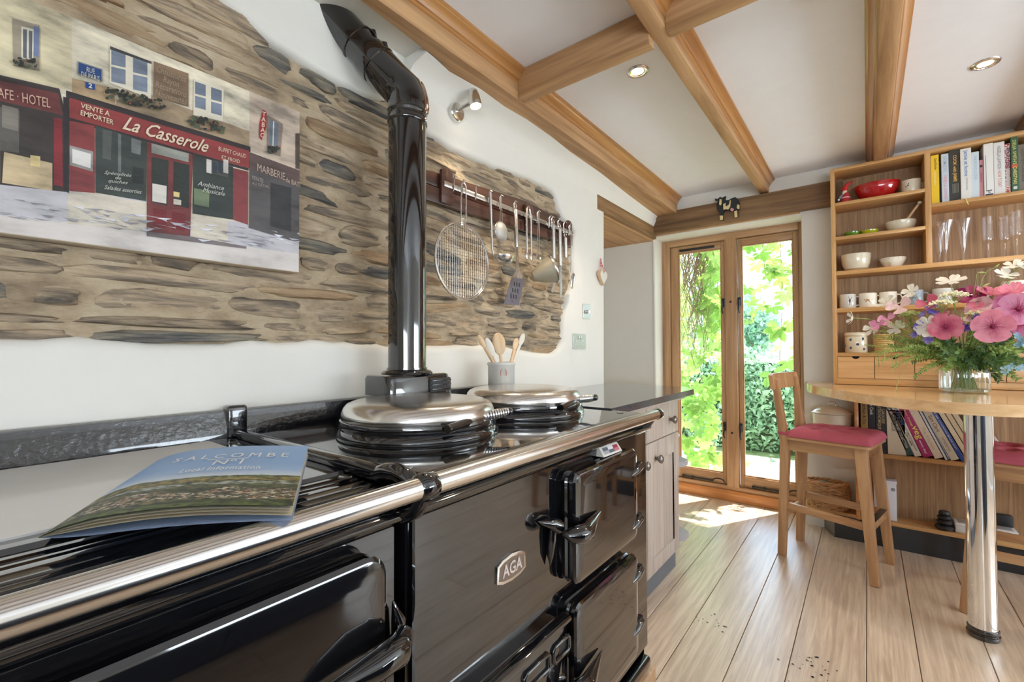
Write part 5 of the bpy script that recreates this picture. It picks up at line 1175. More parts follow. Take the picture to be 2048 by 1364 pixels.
m_.tube([a, a + d_ * .5, a + d_ * .92], [.009, .0065, .0055], 14); m_.build('shaft', 'spoonwood', ps); MB().blob(b, .0105, .0105, .009).build('knob_end', 'cream', ps)
b1_ = vessel('serving_bowl', 'deep cream bowl embossed with a heart', 'bowl', 'cream', [(0, 0), (.038, 0), (.040, .006), (.056, .014), (.066, .04), (.0705, .075), (.071, .098), (.067, .099), (.062, .05), (.045, .016), (0, .012)], -.044, 3.325, S3)
m_ = MB()
for k in range(18):
    t_ = 2 * math.pi * k / 18; a = .0011 * 16 * math.sin(t_) ** 3; b = .0011 * (13 * math.cos(t_) - 5 * math.cos(2 * t_) - 2 * math.cos(3 * t_) - math.cos(4 * t_)); m_.blob((-.040 + a, 3.3255 - .068 + a * a * 7, S3 + .062 + b), .0016, .0016, .0016, 6, 4)
m_.build('embossed_heart', 'cream', b1_)
b2_ = vessel('patterned_bowl', 'small white bowl with a painted bird', 'bowl', 'white', [(0, 0), (.030, 0), (.031, .003), (.042, .012), (.054, .035), (.060, .054), (.058, .056), (.052, .038), (.038, .012), (0, .008)], .122, 3.32, S3)
m_ = MB(); m_.poly([(.105 + .010 * math.cos(t), 3.3195 - .0475, S3 + .026 + .006 * math.sin(t)) for t in (0, .8, 1.6, 2.4, 3.2, 4, 4.8, 5.6)]); m_.poly([(.112, 3.3195 - .048, S3 + .030), (.118, 3.3195 - .049, S3 + .036), (.110, 3.3195 - .049, S3 + .036)])
m_.build('painted_bird', flat((150, 160, 110)), b2_, smooth=0)
m_ = MB()
for a in (-.035, -.018, .0, .020, .037): m_.blob((.122 + a, 3.32 - math.sqrt(.0575 ** 2 - a * a), S3 + .049), .003, .0008, .003, 6, 4)
m_.poly([(.108 + .007 * math.cos(t), 3.3195 - .0405, S3 + .012 + .004 * math.sin(t)) for t in (0, 1.2, 2.4, 3.6, 4.8)]); m_.build('painted_spots', flat((196, 90, 80)), b2_, smooth=0)
# mugs
def mug(label, x, y, mat, r=.041, h=.083, motif=None, side=1, z=S4):
    t = vessel('mug', label, 'mug', mat, [(0, 0), (r - .002, 0), (r, .003), (r, h - .002), (r - .0015, h), (r - .0035, h - .002), (r - .004, .006), (0, .005)], x, y, z, 'mugs on the shelf')
    MB().tube([(x + side * (r - .003), y, z + h * .82), (x + side * (r + .014), y, z + h * .80), (x + side * (r + .022), y, z + h * .55), (x + side * (r + .014), y, z + h * .25), (x + side * (r - .003), y, z + h * .18)], .0045, 10).build('handle', mat, t)
    if motif:
        col, shapes = motif; m = MB()
        for poly in shapes: m.poly([(x + a, y - math.sqrt(max(r * r - a * a, 0)) - .0006, z + b) for a, b in poly])
        m.build('printed_motif', flat(col), t, smooth=0)
    return t
stag = [[(.008, .03), (.013, .03), (.016, .05), (.010, .056), (.006, .046)], [(.010, .056), (.005, .068), (.004, .067), (.008, .055)], [(.014, .056), (.022, .068), (.023, .066), (.016, .054)], [(.008, .03), (.007, .018), (.009, .018), (.010, .03)]]
hare = [[(-.012, .040), (.002, .036), (.010, .040), (.004, .046), (-.008, .046)], [(-.012, .040), (-.020, .046), (-.014, .048)], [(.006, .038), (.014, .026), (.011, .025), (.002, .036)], [(-.008, .038), (-.014, .030), (-.012, .029), (-.003, .036)]]
cow = [[(-.01, .03), (.014, .03), (.014, .05), (-.01, .052)]]
mug('pale grey mug with a stag nearest the shelf end', -.085, 3.312, 'palegrey', .0405, motif=((70, 70, 76), stag))
mug('white mug with a running hare', .008, 3.315, 'white', .0425, motif=((176, 130, 84), hare))
mug('white mug half behind the white flowers', .098, 3.318, 'white', .040)
mug('blue grey mug with a large handle', .205, 3.312, flat((150, 160, 172), coat=.4, rough=.2), .042, motif=((110, 120, 130), hare))
mug('off white mug behind the white umbel flowers', .322, 3.315, 'palegrey', .042)
mug('light blue grey mug behind the magenta flower', .43, 3.315, flat((178, 188, 200), coat=.4, rough=.2), .042)
dm = mug('white mug with large dark blue dots', .585, 3.315, 'white', .045, .098)
m_ = MB()
for a, b in ((-.028, .07), (-.006, .074), (.018, .07), (-.02, .04), (.006, .044), (.03, .04), (-.008, .016)): m_.blob((.585 + a, 3.315 - math.sqrt(.045 ** 2 - a * a), S4 + b), .008, .001, .008, 10, 6)
m_.build('painted_dots', flat((74, 84, 124)), dm)
mug('brown banded mug at the back between two pale mugs', .150, 3.365, flat((120, 84, 60), coat=.4, rough=.2), .034, .075)
# storage jars
def dotjar(label, x, r, h, dots):
    t = vessel('storage_jar', label, 'jar', 'cream', [(0, 0), (r - .003, 0), (r, .004), (r, h - .026), (r - .002, h - .022), (0, h - .022)], x, 3.325, S5)
    MB().lathe([(0, h - .0215), (r + .001, h - .0215), (r + .002, h - .018), (r + .001, h - .008), (r - .004, h - .001), (0, h)], (x, 3.325, S5), 40).build('lid', 'cream', t, smooth=40)
    m = MB()
    for a, b in dots: m.blob((x + a, 3.325 - math.sqrt(r * r - a * a), S5 + b), .0085, .0012, .0075, 12, 6)
    m.build('painted_dots', flat((54, 78, 112)), t); return t
dotjar('cream storage jar with blue dots below the mugs', -.050, .054, .118, [(-.022, .075), (.008, .048), (-.022, .028), (-.048, .04), (.030, .08), (.034, .02)])
wb_ = thing('woven_pot', 'small straw coloured woven pot half hidden by flowers', 'pot', (.075, 3.33, S5))
m_ = MB()
for k in range(9): m_.tube([(.075 + .040 * math.cos(2 * math.pi * q / 28), 3.33 + .040 * math.sin(2 * math.pi * q / 28), S5 + .007 + k * .0115) for q in range(28)], .0062, 6, closed=True)
m_.build('woven_coil', flat((206, 176, 110)), wb_)
# glasses
def flute(label, x, y, flare, h=.222):
    t = thing('champagne_flute', label, 'glass', (x, y, S3), 0, 'stemmed glasses on the shelf')
    pr_ = [(0, .001), (.028, 0), (.029, .002), (.006, .006), (.004, .02), (.004, .055), (.010, .072), (.012, .085), (.018, .13)] + ([(.026, .18), (.036, h)] if flare else [(.022, .18), (.024, h)])
    inn = [(max(r_ - .0012, 0), z) for r_, z in pr_[6:]][::-1]
    MB().lathe(pr_ + inn + [(0, .074)], (x, y, S3), 32).build('glass', 'glass', t, smooth=60)
flute('flared champagne flute set back nearest the divider', .318, 3.36, True); flute('flared champagne flute in front by the divider', .335, 3.30, True); flute('flared champagne flute second from the divider', .405, 3.315, True)
def hock(label, x, y, zb, rings=True):
    t = thing('stemmed_tumbler', label, 'glass', (x, y, S3), 0, 'textured stemmed glasses on the shelf')
    pr_ = [(0, .001), (.027, 0), (.028, .002), (.005, .005), (.0035, .02), (.0035, zb - .012), (.008, zb - .004), (.0175, zb), (.019, zb + .01), (.0195, zb + .10), (.019, zb + .125)]
    inn = [(max(r_ - .0022, 0), z + (.004 if k == 0 else 0)) for k, (r_, z) in enumerate(pr_[7:])][::-1]
    MB().lathe(pr_ + inn + [(0, zb + .004)], (x, y, S3), 32).build('glass', 'glass', t, smooth=60)
    m = MB()
    for k in range(70): a = random.uniform(0, 6.28); m.blob((x + .0195 * math.cos(a), y + .0195 * math.sin(a), S3 + zb + .012 + random.uniform(0, .09)), .0016, .0016, .0028, 6, 4)
    m.build('raised_bubbles', 'glass', t)['kind'] = 'stuff'
hock('crackled stemmed glass standing alone in mid shelf', .494, 3.315, .095); hock('crackled stemmed glass of the far pair, set back', .560, 3.355, .095); hock('crackled stemmed glass at the right of the far pair', .593, 3.31, .105)
# ---- lower things
pt = thing('enamel_casserole', 'cream enamel casserole with a domed lid on the side shelf', 'casserole', (-.172, 3.335, .633))
MB().lathe([(0, 0), (.088, 0), (.094, .005), (.098, .095), (.103, .098), (.096, .1), (0, .1)], (-.172, 3.335, .633), 48).build('pan', 'cream', pt)
MB().lathe([(.099, .1005), (.106, .1005), (.106, .104), (.094, .110), (.088, .118), (.06, .135), (.03, .142), (0, .144)], (-.172, 3.335, .633), 48).build('lid', 'cream', pt)
m_ = MB(); m_.tube([(-.172 + .103 * math.cos(2 * math.pi * q / 48), 3.335 + .103 * math.sin(2 * math.pi * q / 48), .734) for q in range(48)], .0018, 6, closed=True); m_.build('dark_rim', flat((80, 62, 50)), pt)
MB().tube([(-.19, 3.335, .775), (-.188, 3.335, .795), (-.172, 3.335, .80), (-.156, 3.335, .795), (-.154, 3.335, .775)], .0028, 8).build('lid_handle', 'chrome', pt)
bk = thing('wicker_basket', 'round wicker basket on the low shelf behind the bar stool', 'basket', (-.19, 3.375, .151))
bx, by = -.205, 3.372
def weave(z, r, k):
    n_ = 60; MB_.tube([(bx + (r + .004 * math.sin(9 * 2 * math.pi * q / n_ + k * math.pi)) * math.cos(2 * math.pi * q / n_), by - .004 + (r * .52 + .003 * math.sin(9 * 2 * math.pi * q / n_ + k * math.pi)) * math.sin(2 * math.pi * q / n_), z + .002 * math.sin(5 * q * .21 + k)) for q in range(n_)], .0042, 6, closed=True)
for k in range(17):
    MB_ = MB(); weave(.156 + k * .0088, .098 + .012 * math.sin(k / 17 * 2.6), k); MB_.build('willow_strand', 'wicker', bk)
for k in range(18):
    a = 2 * math.pi * k / 18; MB().tube([(bx + .100 * math.cos(a), by - .004 + .053 * math.sin(a), .152), (bx + .112 * math.cos(a), by - .004 + .058 * math.sin(a), .23), (bx + .105 * math.cos(a), by - .004 + .055 * math.sin(a), .305)], .0036, 6).build('willow_stake', 'wicker', bk)
for k in (0, 1):
    MB().tube([(bx + .107 * math.cos(2 * math.pi * q / 80) + .004 * math.sin(q * .9 + k * 3), by - .004 + (.056 + .004 * math.cos(q * .9 + k * 3)) * math.sin(2 * math.pi * q / 80), .307 + .006 * math.sin(q * .9 + k * 3)) for q in range(80)], .0062, 8, closed=True).build('plaited_rim', 'wicker', bk)
vessel('round_tin', 'small round grey lidded tin in the wicker basket', 'tin', flat((150, 156, 158), rough=.3), [(0, 0), (.026, 0), (.026, .026), (.0275, .027), (.0275, .036), (.025, .038), (0, .038)], -.225, 3.357, .272, part='tin')
for k, (a, b) in enumerate(((-.170, 3.352), (-.138, 3.358), (-.19, 3.375), (-.155, 3.38))):
    tag(MB().blob((a, b, .296 - (k > 1) * .012), .019, .015, .013, 12, 8, .2).build('snack_biscuit', flat((206, 150, 70))), ['pale orange rounded nibble beside the tin', 'deep orange rounded nibble nearest the stool leg', 'orange nibble tucked behind the tin', 'orange nibble tucked at the back of the basket'][k], 'food', 'nibbles in the basket')
m_ = MB(); m_.box(-.285, -.125, 3.335, 3.40, .235, .262, .004); tag(m_.build('folded_packet', flat((206, 200, 210))), 'folded pale packet lying in the wicker basket', 'packet')
tn = thing('storage_tin', 'tall white tin standing on the low shelf between the stool legs', 'tin', (.065, 3.35, .151))
MB().box(.018, .118, 3.325, 3.39, .151, .372, .004).build('tin', flat((224, 224, 230), rough=.3), tn)
MB().box(.016, .120, 3.323, 3.392, .358, .374, .003).build('lid', flat((230, 230, 236), rough=.3), tn)
m_ = MB()
for a, b, c, d in ((.028, .038, .325, .345), (.030, .042, .30, .316), (.034, .038, .28, .294), (.028, .05, .165, .176)): m_.box(a, b, 3.3246, 3.3252, c, d)
m_.build('printed_marks', 'ink', tn, smooth=0); m_ = MB(); m_.rrect(.094, .112, .318, .336, .004, [(3.3248, 0), (3.3242, .001)], 3, face='Y'); m_.build('printed_crest', flat((150, 150, 160)), tn, smooth=0)
st_ = thing('stacked_weights', 'stack of black cast iron weights on the low shelf', 'weights', (.30, 3.35, .151))
for k, (w_, z) in enumerate(((.040, .151), (.034, .178), (.030, .202), (.024, .224))):
    MB().lathe([(0, 0), (w_ * .7, 0), (w_, .010), (w_, .016), (w_ * .8, .024), (0, .024)], (.313, 3.345, z), 16).build('weight', 'iron', st_)
def cont(label, x0, x1, y0):
    t = thing('lidded_box', label, 'box', ((x0 + x1) / 2, y0 + .04, .151), 0, 'white lidded boxes on the low shelf'); MB().box(x0, x1, y0, y0 + .085, .151, .190, .004).build('base', flat((226, 226, 222), rough=.3), t); MB().box(x0 - .003, x1 + .003, y0 - .003, y0 + .088, .190, .202, .003).build('lid', flat((236, 236, 234), rough=.3), t)
    MB().box(x0 + .012, x1 - .012, y0 + .012, y0 + .073, .202, .2035, .001).build('lid_panel', flat((170, 168, 164), rough=.3), t)
cont('white lidded box left of the chrome leg', .352, .455, 3.325); cont('white lidded box right of the chrome leg', .475, .575, 3.325)
tag(MB().box(.50, .575, 3.42 - .02, 3.43, .151, .262, .01).build('black_case', 'iron'), 'black case behind the white lidded box', 'case')
# ---- cow cutout on the lintel
cw = thing('cow_ornament', 'flat painted black and cream cow fixed to the lintel beam', 'ornament', (-.76, 3.395, 2.11))
def W2(px, py): v = bp(px, py, 1, 3.39); return (v.x, v.z)
def q2(a, b): return W2(1180 + a / 3.248, 360 + b / 3.248)
body = [(812, 122), (830, 126), (848, 112), (862, 118), (884, 106), (880, 124), (886, 134), (905, 132), (925, 120), (945, 114), (962, 124), (970, 140), (974, 168), (972, 190), (962, 192), (962, 244), (940, 246), (938, 208), (905, 200), (880, 200), (868, 212), (868, 262), (846, 264), (844, 218), (828, 190), (826, 160), (832, 138), (816, 134)]
MB().prism([q2(*p) for p in body], 'Y', 3.378, 3.398).build('cow_shape', flat((34, 38, 42)), cw, smooth=0)
for pl in ([(846, 128), (858, 130), (858, 160), (848, 170), (842, 158)], [(868, 160), (884, 152), (884, 194), (870, 196)], [(884, 176), (905, 164), (912, 134), (918, 136), (914, 176), (900, 196), (884, 190)], [(846, 234), (868, 234), (866, 262), (848, 264)], [(940, 206), (958, 202), (962, 244), (942, 246)], [(962, 160), (974, 168), (974, 190), (962, 192), (956, 180)]): MB().prism([q2(*p) for p in pl], 'Y', 3.3755, 3.379).build('cream_patch', flat((226, 206, 150)), cw, smooth=0)
m_ = MB(); m_.prism([q2(*p) for p in ((914, 192), (924, 184), (938, 192), (932, 206), (920, 206))], 'Y', 3.375, 3.379); m_.build('udder', flat((226, 160, 150)), cw, smooth=0)
# ---- ceiling downlights
for lb, x, y in (('recessed downlight between the first two ceiling beams', -.723, 1.76), ('recessed downlight over the bar table end of the ceiling', .39, 2.581)):
    t = thing('downlight', lb, 'light', (x, y, CZ), 0, 'recessed ceiling downlights')
    MB().lathe([(.030, -.001), (.032, -.006), (.043, -.004), (.045, 0), (.03, 0)], (x, y, CZ), 36).build('bezel', 'steel', t, smooth=60)
    MB().lathe([(.031, -.003), (.024, -.0015), (.024, -.0012), (.031, -.0012)], (x, y, CZ), 36).build('reflector', 'brass', t, smooth=60)
    MB().lathe([(0, -.0035), (.018, -.003), (.024, -.001), (0, -.001)], (x, y, CZ), 24).build('bulb', 'lamp', t, smooth=60)
    light('downlight_beam', 'SPOT', (x, y, CZ - .03), 16, (1, .86, .66), .03, direction=(0, 0, -1), spot=120)
# ---- island added out of view on the right, darkens the reflections in the enamel
il = thing('added_island', 'navy island added out of view to darken the range cooker reflections', 'island', (1.25, -.3, 0))
MB().box(.86, 1.62, -1.7, 1.25, .10, .87, .003).build('carcase', flat((34, 42, 60)), il)
MB().box(.90, 1.58, -1.66, 1.21, 0, .10).build('plinth', 'black', il)
for k in range(5): MB().box(.842, .86, -1.69 + k * .588, -1.11 + k * .588, .11, .86, .003).build('door', flat((40, 50, 72)), il)
MB().box(.82, 1.66, -1.74, 1.29, .87, .90, .004).build('worktop', 'granite', il)
# ================================================================ GARDEN OUTSIDE THE WINDOW
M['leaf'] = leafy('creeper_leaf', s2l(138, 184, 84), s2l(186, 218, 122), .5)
M['leaf_dark'] = leafy('darker_creeper_leaf', s2l(112, 156, 74), s2l(164, 200, 106), .5)  # darker green leaf tone, dealt out at random among the leaves
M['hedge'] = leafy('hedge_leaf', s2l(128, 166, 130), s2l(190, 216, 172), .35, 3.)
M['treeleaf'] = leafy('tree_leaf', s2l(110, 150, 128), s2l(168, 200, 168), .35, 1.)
M['twig'] = noisy('dry_twig', [s2l(110, 92, 70), s2l(170, 150, 122)], [.3, .7], (1, 1, .2), 40, 4, .9, .3)
M['paving'] = noisy('pale_paving', [s2l(206, 198, 184), s2l(228, 222, 210)], [.3, .7], (1, 1, 1), 6, 6, .9, .2)
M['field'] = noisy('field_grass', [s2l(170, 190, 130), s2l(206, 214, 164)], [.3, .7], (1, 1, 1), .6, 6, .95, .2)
rg = random.Random(11)
o = MB().box(-8, 6, 3.87, 5.6, -.30, -.06).build('patio', 'paving', smooth=0); struct(o)
gm = MB(); N_ = 30; vs = []
for j in range(N_ + 1):
    for i in range(N_ + 1):
        x = -60 + 100 * i / N_; y = 5.6 + 70 * (j / N_) ** 1.6; vs.append((x, y, -.12 + max(0, y - 12) * .055 + .4 * noise.noise(Vector((x * .05, y * .05, 0))) * min(1, (y - 5.6) / 10)))
gm.add(vs, [[j * (N_ + 1) + i, j * (N_ + 1) + i + 1, (j + 1) * (N_ + 1) + i + 1, (j + 1) * (N_ + 1) + i] for j in range(N_) for i in range(N_)]); o = gm.build('ground', 'field'); struct(o)
# unseen eave added above the window to cut the sun patch short
ev = struct(MB().box(-3, 3, 3.87, 4.22, 2.36, 2.44).build('trim_9', 'oldbeam'))
def leafcards(m, c, rx, ry, rz, n, s0, s1, shell=.55, rnd=rg):
    for k in range(n):
        u = Vector((rnd.gauss(0, 1), rnd.gauss(0, 1), rnd.gauss(0, 1))).normalized() * rnd.uniform(shell, 1) ** .5
        p = Vector(c) + Vector((u.x * rx, u.y * ry, u.z * rz)); s = rnd.uniform(s0, s1)
        a = Vector((rnd.gauss(0, 1), rnd.gauss(0, 1), rnd.gauss(0, 1))).normalized(); b = a.cross(Vector((rnd.gauss(0, 1), rnd.gauss(0, 1), rnd.gauss(0, 1)))).normalized()
        m.v += [p - a * s, p + b * s * .45, p + a * s, p - b * s * .45]; o_ = len(m.v) - 4; m.f.append([o_, o_ + 1, o_ + 2, o_ + 3]); m.mi.append(0)
# clipped hedge
hg = thing('garden_hedge', 'loose green garden hedge across the far edge of the patio', 'hedge', (-2, 6.2, -.1))
m_ = MB()
for k in range(64):
    x = -7.5 + 9 * k / 64 + rg.uniform(-.1, .1); h = 1.25 + .18 * noise.noise(Vector((x * .8, 0, 0))) + (.25 if x < -3 else 0)
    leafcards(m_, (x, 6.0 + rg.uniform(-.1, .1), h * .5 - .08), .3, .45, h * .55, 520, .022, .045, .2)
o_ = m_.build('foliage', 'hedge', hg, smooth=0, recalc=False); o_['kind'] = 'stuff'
m_ = MB()
for k in range(20): x = -7.4 + 9 * k / 20; m_.tube([(x, 6.2, -.15), (x + rg.uniform(-.1, .1), 6.2, .5), (x + rg.uniform(-.2, .2), 6.25, 1.0)], [.02, .014, .006], 5)
m_.build('hedge_stems', 'twig', hg)['kind'] = 'stuff'
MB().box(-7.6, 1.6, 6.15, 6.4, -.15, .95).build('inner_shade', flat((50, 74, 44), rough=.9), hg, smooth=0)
# shrubs just in front of the hedge, trees on the slope
def tree(name, label, cat, x, y, z0, r, h, n, s, mat, group=None, trunk=True):
    t = thing(name, label, cat, (x, y, z0), 0, group)
    m = MB()
    for k in range(6):
        a = rg.uniform(0, 6.28); q = rg.uniform(0, .5) * r; leafcards(m, (x + q * math.cos(a), y + q * math.sin(a), z0 + h * rg.uniform(.5, .85)), r * .62, r * .62, h * .3, n // 6, s * .6, s, .3)
    o = m.build('crown', mat, t, smooth=0, recalc=False); o['kind'] = 'stuff'
    if trunk:
        m = MB(); m.tube([(x, y, z0 - .1), (x + .05, y, z0 + h * .35), (x, y, z0 + h * .6)], [r * .09, r * .06, r * .03], 8); m.build('trunk', 'twig', t)
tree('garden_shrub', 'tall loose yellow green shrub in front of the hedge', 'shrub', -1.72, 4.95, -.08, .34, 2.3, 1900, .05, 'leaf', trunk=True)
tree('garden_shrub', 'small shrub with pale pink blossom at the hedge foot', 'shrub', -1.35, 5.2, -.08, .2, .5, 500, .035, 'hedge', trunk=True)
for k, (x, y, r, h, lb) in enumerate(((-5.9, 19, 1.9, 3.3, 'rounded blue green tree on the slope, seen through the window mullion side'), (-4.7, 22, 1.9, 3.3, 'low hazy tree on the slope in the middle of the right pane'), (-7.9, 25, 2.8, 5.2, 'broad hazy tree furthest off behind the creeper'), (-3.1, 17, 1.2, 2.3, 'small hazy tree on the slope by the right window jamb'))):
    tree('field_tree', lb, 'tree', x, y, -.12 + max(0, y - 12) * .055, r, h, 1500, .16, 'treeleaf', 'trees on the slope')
# ---- creeper round the window
vn = thing('climbing_creeper', 'virginia creeper with bright five-part leaves hanging outside the window', 'creeper', (-1.2, 4.1, -.06))
def leaf_mesh():
    m = MB()
    for k, (an, L) in enumerate(((0, 1.05), (46, .95), (-46, .95), (96, .72), (-96, .72))):
        a = R(an); d = Vector((math.sin(a), 0, -math.cos(a))); s_ = Vector((d.z, 0, -d.x)); o = len(m.v)
        P_ = [(0, 0, 0), (.28, .12, .03), (.60, .26, .05), (.88, .17, .03), (1.05, 0, -.06)]
        vs = [Vector((0, 0, 0)) + d * .06 * L]
        L2 = [d * (a_ * L) + s_ * (b_ * L) + Vector((0, c_ * L, 0)) for a_, b_, c_ in P_[1:4]]; R2 = [d * (a_ * L) - s_ * (b_ * L) + Vector((0, c_ * L, 0)) for a_, b_, c_ in P_[1:4]]
        C2 = [d * (a_ * L) for a_, _, _ in P_[1:4]]; tip = d * 1.05 * L + Vector((0, -.06 * L, 0))
        vs += L2 + C2 + R2 + [tip]
        m.add(vs, [[0, 1, 4], [1, 2, 5, 4], [2, 3, 6, 5], [3, 10, 6], [0, 4, 7], [4, 5, 8, 7], [5, 6, 9, 8], [6, 10, 9]])
    me = bpy.data.meshes.new('leaf'); me.from_pydata([tuple(v) for v in m.v], [], m.f)
    me.polygons.foreach_set('use_smooth', [True] * len(me.polygons)); return me
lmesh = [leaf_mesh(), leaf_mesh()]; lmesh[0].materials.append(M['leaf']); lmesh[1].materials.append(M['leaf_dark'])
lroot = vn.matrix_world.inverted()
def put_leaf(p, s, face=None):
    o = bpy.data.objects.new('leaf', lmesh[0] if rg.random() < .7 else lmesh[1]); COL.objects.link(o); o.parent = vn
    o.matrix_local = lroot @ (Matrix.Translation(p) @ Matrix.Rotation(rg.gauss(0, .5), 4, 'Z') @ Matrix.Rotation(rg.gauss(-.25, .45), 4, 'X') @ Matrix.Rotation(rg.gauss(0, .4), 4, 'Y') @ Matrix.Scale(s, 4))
def at(px, py, y): return bp(px, py, 1, y)
stem = MB()
for k in range(60):   # hanging dry shoots, top left of the window
    y = rg.uniform(3.95, 4.25); px = rg.triangular(1352, 1440, 1385); a = at(px, rg.uniform(470, 520), y); L = rg.uniform(.3, 1.15); pts = []
    for q in range(9): t = q / 8; pts.append(a + Vector((.05 * math.sin(t * 3 + k) + .04 * math.sin(t * 9 + k * 2), .04 * math.cos(t * 5 + k), -L * t)))
    stem.tube(pts, [.004] * 3 + [.003] * 3 + [.002] * 3, 5)
for k in range(16):
    a = at(rg.uniform(1352, 1430), rg.uniform(475, 520), 4.1); b = a + Vector((rg.uniform(-.25, .25), rg.uniform(-.05, .05), rg.uniform(-.12, .1))); stem.tube([a, (a + b) / 2 + Vector((0, 0, .04)), b], .004, 5)
stem.tube([(-1.62, 4.0, -.1), (-1.52, 4.02, .35), (-1.56, 4.05, .8), (-1.50, 4.05, 1.3), (-1.46, 4.1, 1.9), (-1.5, 4.1, 2.4)], [.03, .025, .022, .02, .018, .016], 10)
stem.tube([(-1.42, 4.0, -.1), (-1.36, 4.05, .3), (-1.44, 4.05, .7), (-1.38, 4.1, 1.2), (-1.40, 4.1, 1.8)], [.02, .016, .014, .012, .01], 8)
stem.tube([(-1.5, 4.1, 2.3), (-1.0, 4.2, 2.28), (-.4, 4.15, 2.22), (.2, 4.2, 2.2)], [.014, .012, .01, .008], 8)
for px, py0, py1 in ((1580, 470, 640), (1560, 470, 720), (1520, 470, 560), (1590, 500, 760), (1440, 480, 700), (1505, 585, 590)):
    a = at(px, py0, 4.15); b = at(px + rg.uniform(-12, 12), py1, 4.15); stem.tube([a, (a + b) / 2 + Vector((.02, 0, 0)), b], .003, 5)
o = stem.build('stems', 'twig', vn)
spots = []
for k in range(62): spots.append((rg.triangular(1385, 1450, 1436), rg.uniform(478, 700), rg.uniform(3.95, 4.3), rg.uniform(.08, .125)))
for k in range(34): spots.append((rg.uniform(1360, 1450), rg.uniform(690, 800), rg.uniform(3.95, 4.3), rg.uniform(.05, .09)))
for k in range(84): spots.append((rg.triangular(1356, 1446, 1385), rg.uniform(770, 950), rg.uniform(3.95, 4.25), rg.uniform(.06, .10)))
for k in range(30): spots.append((rg.triangular(1490, 1592, 1585), 470 + abs(rg.gauss(0, 55)), rg.uniform(4.0, 4.3), rg.uniform(.06, .10)))
for px, py, s in ((1540, 540, .09), (1572, 585, .11), (1545, 610, .09), (1560, 655, .12), (1580, 640, .10), (1495, 575, .07), (1508, 620, .08), (1500, 640, .08), (1530, 610, .07), (1590, 690, .09), (1560, 655, .1), (1545, 745, .13), (1575, 720, .10), (1552, 655, .10), (1585, 760, .09), (1500, 600, .07), (1440, 620, .13), (1425, 600, .12), (1432, 640, .12), (1560, 690, .09), (1490, 925, .05), (1588, 540, .1), (1520, 505, .08), (1500, 490, .08)): spots.append((px, py, 4.02, s))
for px, py, y, s in spots[:290]: put_leaf(at(px, py, y), s)
# ivy on the pale patio edge
iv = thing('ivy_sprig', 'small trailing ivy sprig on the pale patio beyond the right pane', 'ivy', bp(1535, 930, 2, -.058))
G2 = lambda a, b: bp(a, b, 2, -.057)
MB().tube([G2(1535, 908), G2(1545, 922), G2(1528, 938), G2(1520, 948)], .004, 5).build('stem', 'twig', iv)
for px, py, s in ((1523, 932, .10), (1530, 938, .07), (1545, 922, .09), (1543, 941, .07), (1542, 911, .07)):
    p = G2(px, py) + Vector((0, 0, .004)); m_ = MB(); m_.poly([p + Vector((s * math.sin(a) * r_ * .5, s * math.cos(a) * r_, 0)) for a, r_ in ((0, 1), (.7, .5), (1.3, .9), (2.2, .5), (3.14, .7), (4.1, .5), (5, .9), (5.6, .5))]); m_.build('leaf', 'hedge', iv, smooth=0)
# ================================================================ VASE AND FLOWERS
VX, VY, TZ = .357, 2.985, .9135
va = thing('glass_vase', 'squat ribbed clear glass vase of water on the bar table', 'vase', (VX, VY, TZ))
SXX = 1.0
def vprof(r, a=0): return r
out_ = [(0, .001), (.074, .001), (.082, .006), (.085, .014), (.0855, .09), (.084, .100), (.077, .112), (.062, .124), (.056, .132), (.056, .148), (.058, .154), (.066, .158), (.067, .162), (.063, .164), (.058, .160), (.0535, .15), (.0535, .133), (.059, .122), (.073, .110), (.080, .099), (.0815, .09), (.081, .016), (.076, .009), (0, .008)]
MB().lathe(out_[2:12], (VX, VY, TZ), 96, ribs=22, ribd=.035).build('ribbed_wall', 'vase', va, smooth=60)
MB().lathe(out_[0:3] + out_[-3:], (VX, VY, TZ), 64).build('base', 'vase', va, smooth=60)
MB().lathe(out_[8:18], (VX, VY, TZ), 64).build('rim', 'vase', va, smooth=60)
MB().lathe([(0, .010), (.078, .012), (.0795, .02), (.0795, .098), (0, .098)], (VX, VY, TZ), 48).build('water', 'water', va, smooth=40)
rv = random.Random(8)
G = {}
G['stem'] = leafy('green_stem', s2l(120, 150, 60), s2l(176, 190, 100), .2)
G['leafg'] = leafy('bouquet_leaf', s2l(96, 136, 64), s2l(168, 196, 112), .3, 20)
G['leafd'] = leafy('dark_bouquet_leaf', s2l(62, 98, 52), s2l(120, 152, 82), .25, 20)
G['fern'] = leafy('feathery_leaf', s2l(150, 172, 96), s2l(208, 216, 146), .3, 20)
G['white'] = leafy('white_petal', s2l(228, 226, 212), s2l(250, 248, 238), .35, 20)
G['pink'] = leafy('rose_pink_petal', s2l(214, 104, 134), s2l(240, 156, 178), .35, 30)
G['pale'] = leafy('pale_pink_petal', s2l(226, 176, 190), s2l(246, 216, 220), .35, 30)
G['orchid'] = leafy('orchid_pink_petal', s2l(218, 120, 178), s2l(240, 170, 206), .35, 30)
G['mag'] = leafy('dark_magenta_petal', s2l(110, 20, 66), s2l(166, 44, 104), .3, 30)
G['blue'] = leafy('violet_petal', s2l(84, 70, 160), s2l(140, 124, 204), .3, 30)
G['sky'] = leafy('pale_blue_petal', s2l(138, 184, 206), s2l(176, 210, 222), .3, 30)
G['umbel'] = leafy('cream_floret', s2l(222, 218, 176), s2l(244, 242, 216), .3, 60)
G['vein'] = plain('petal_vein', s2l(176, 40, 100), .6); G['eye'] = plain('dark_flower_eye', s2l(120, 20, 60), .6); G['yellow'] = plain('yellow_anther', s2l(220, 190, 80), .6)
neck = Vector((VX, VY, TZ + .155))
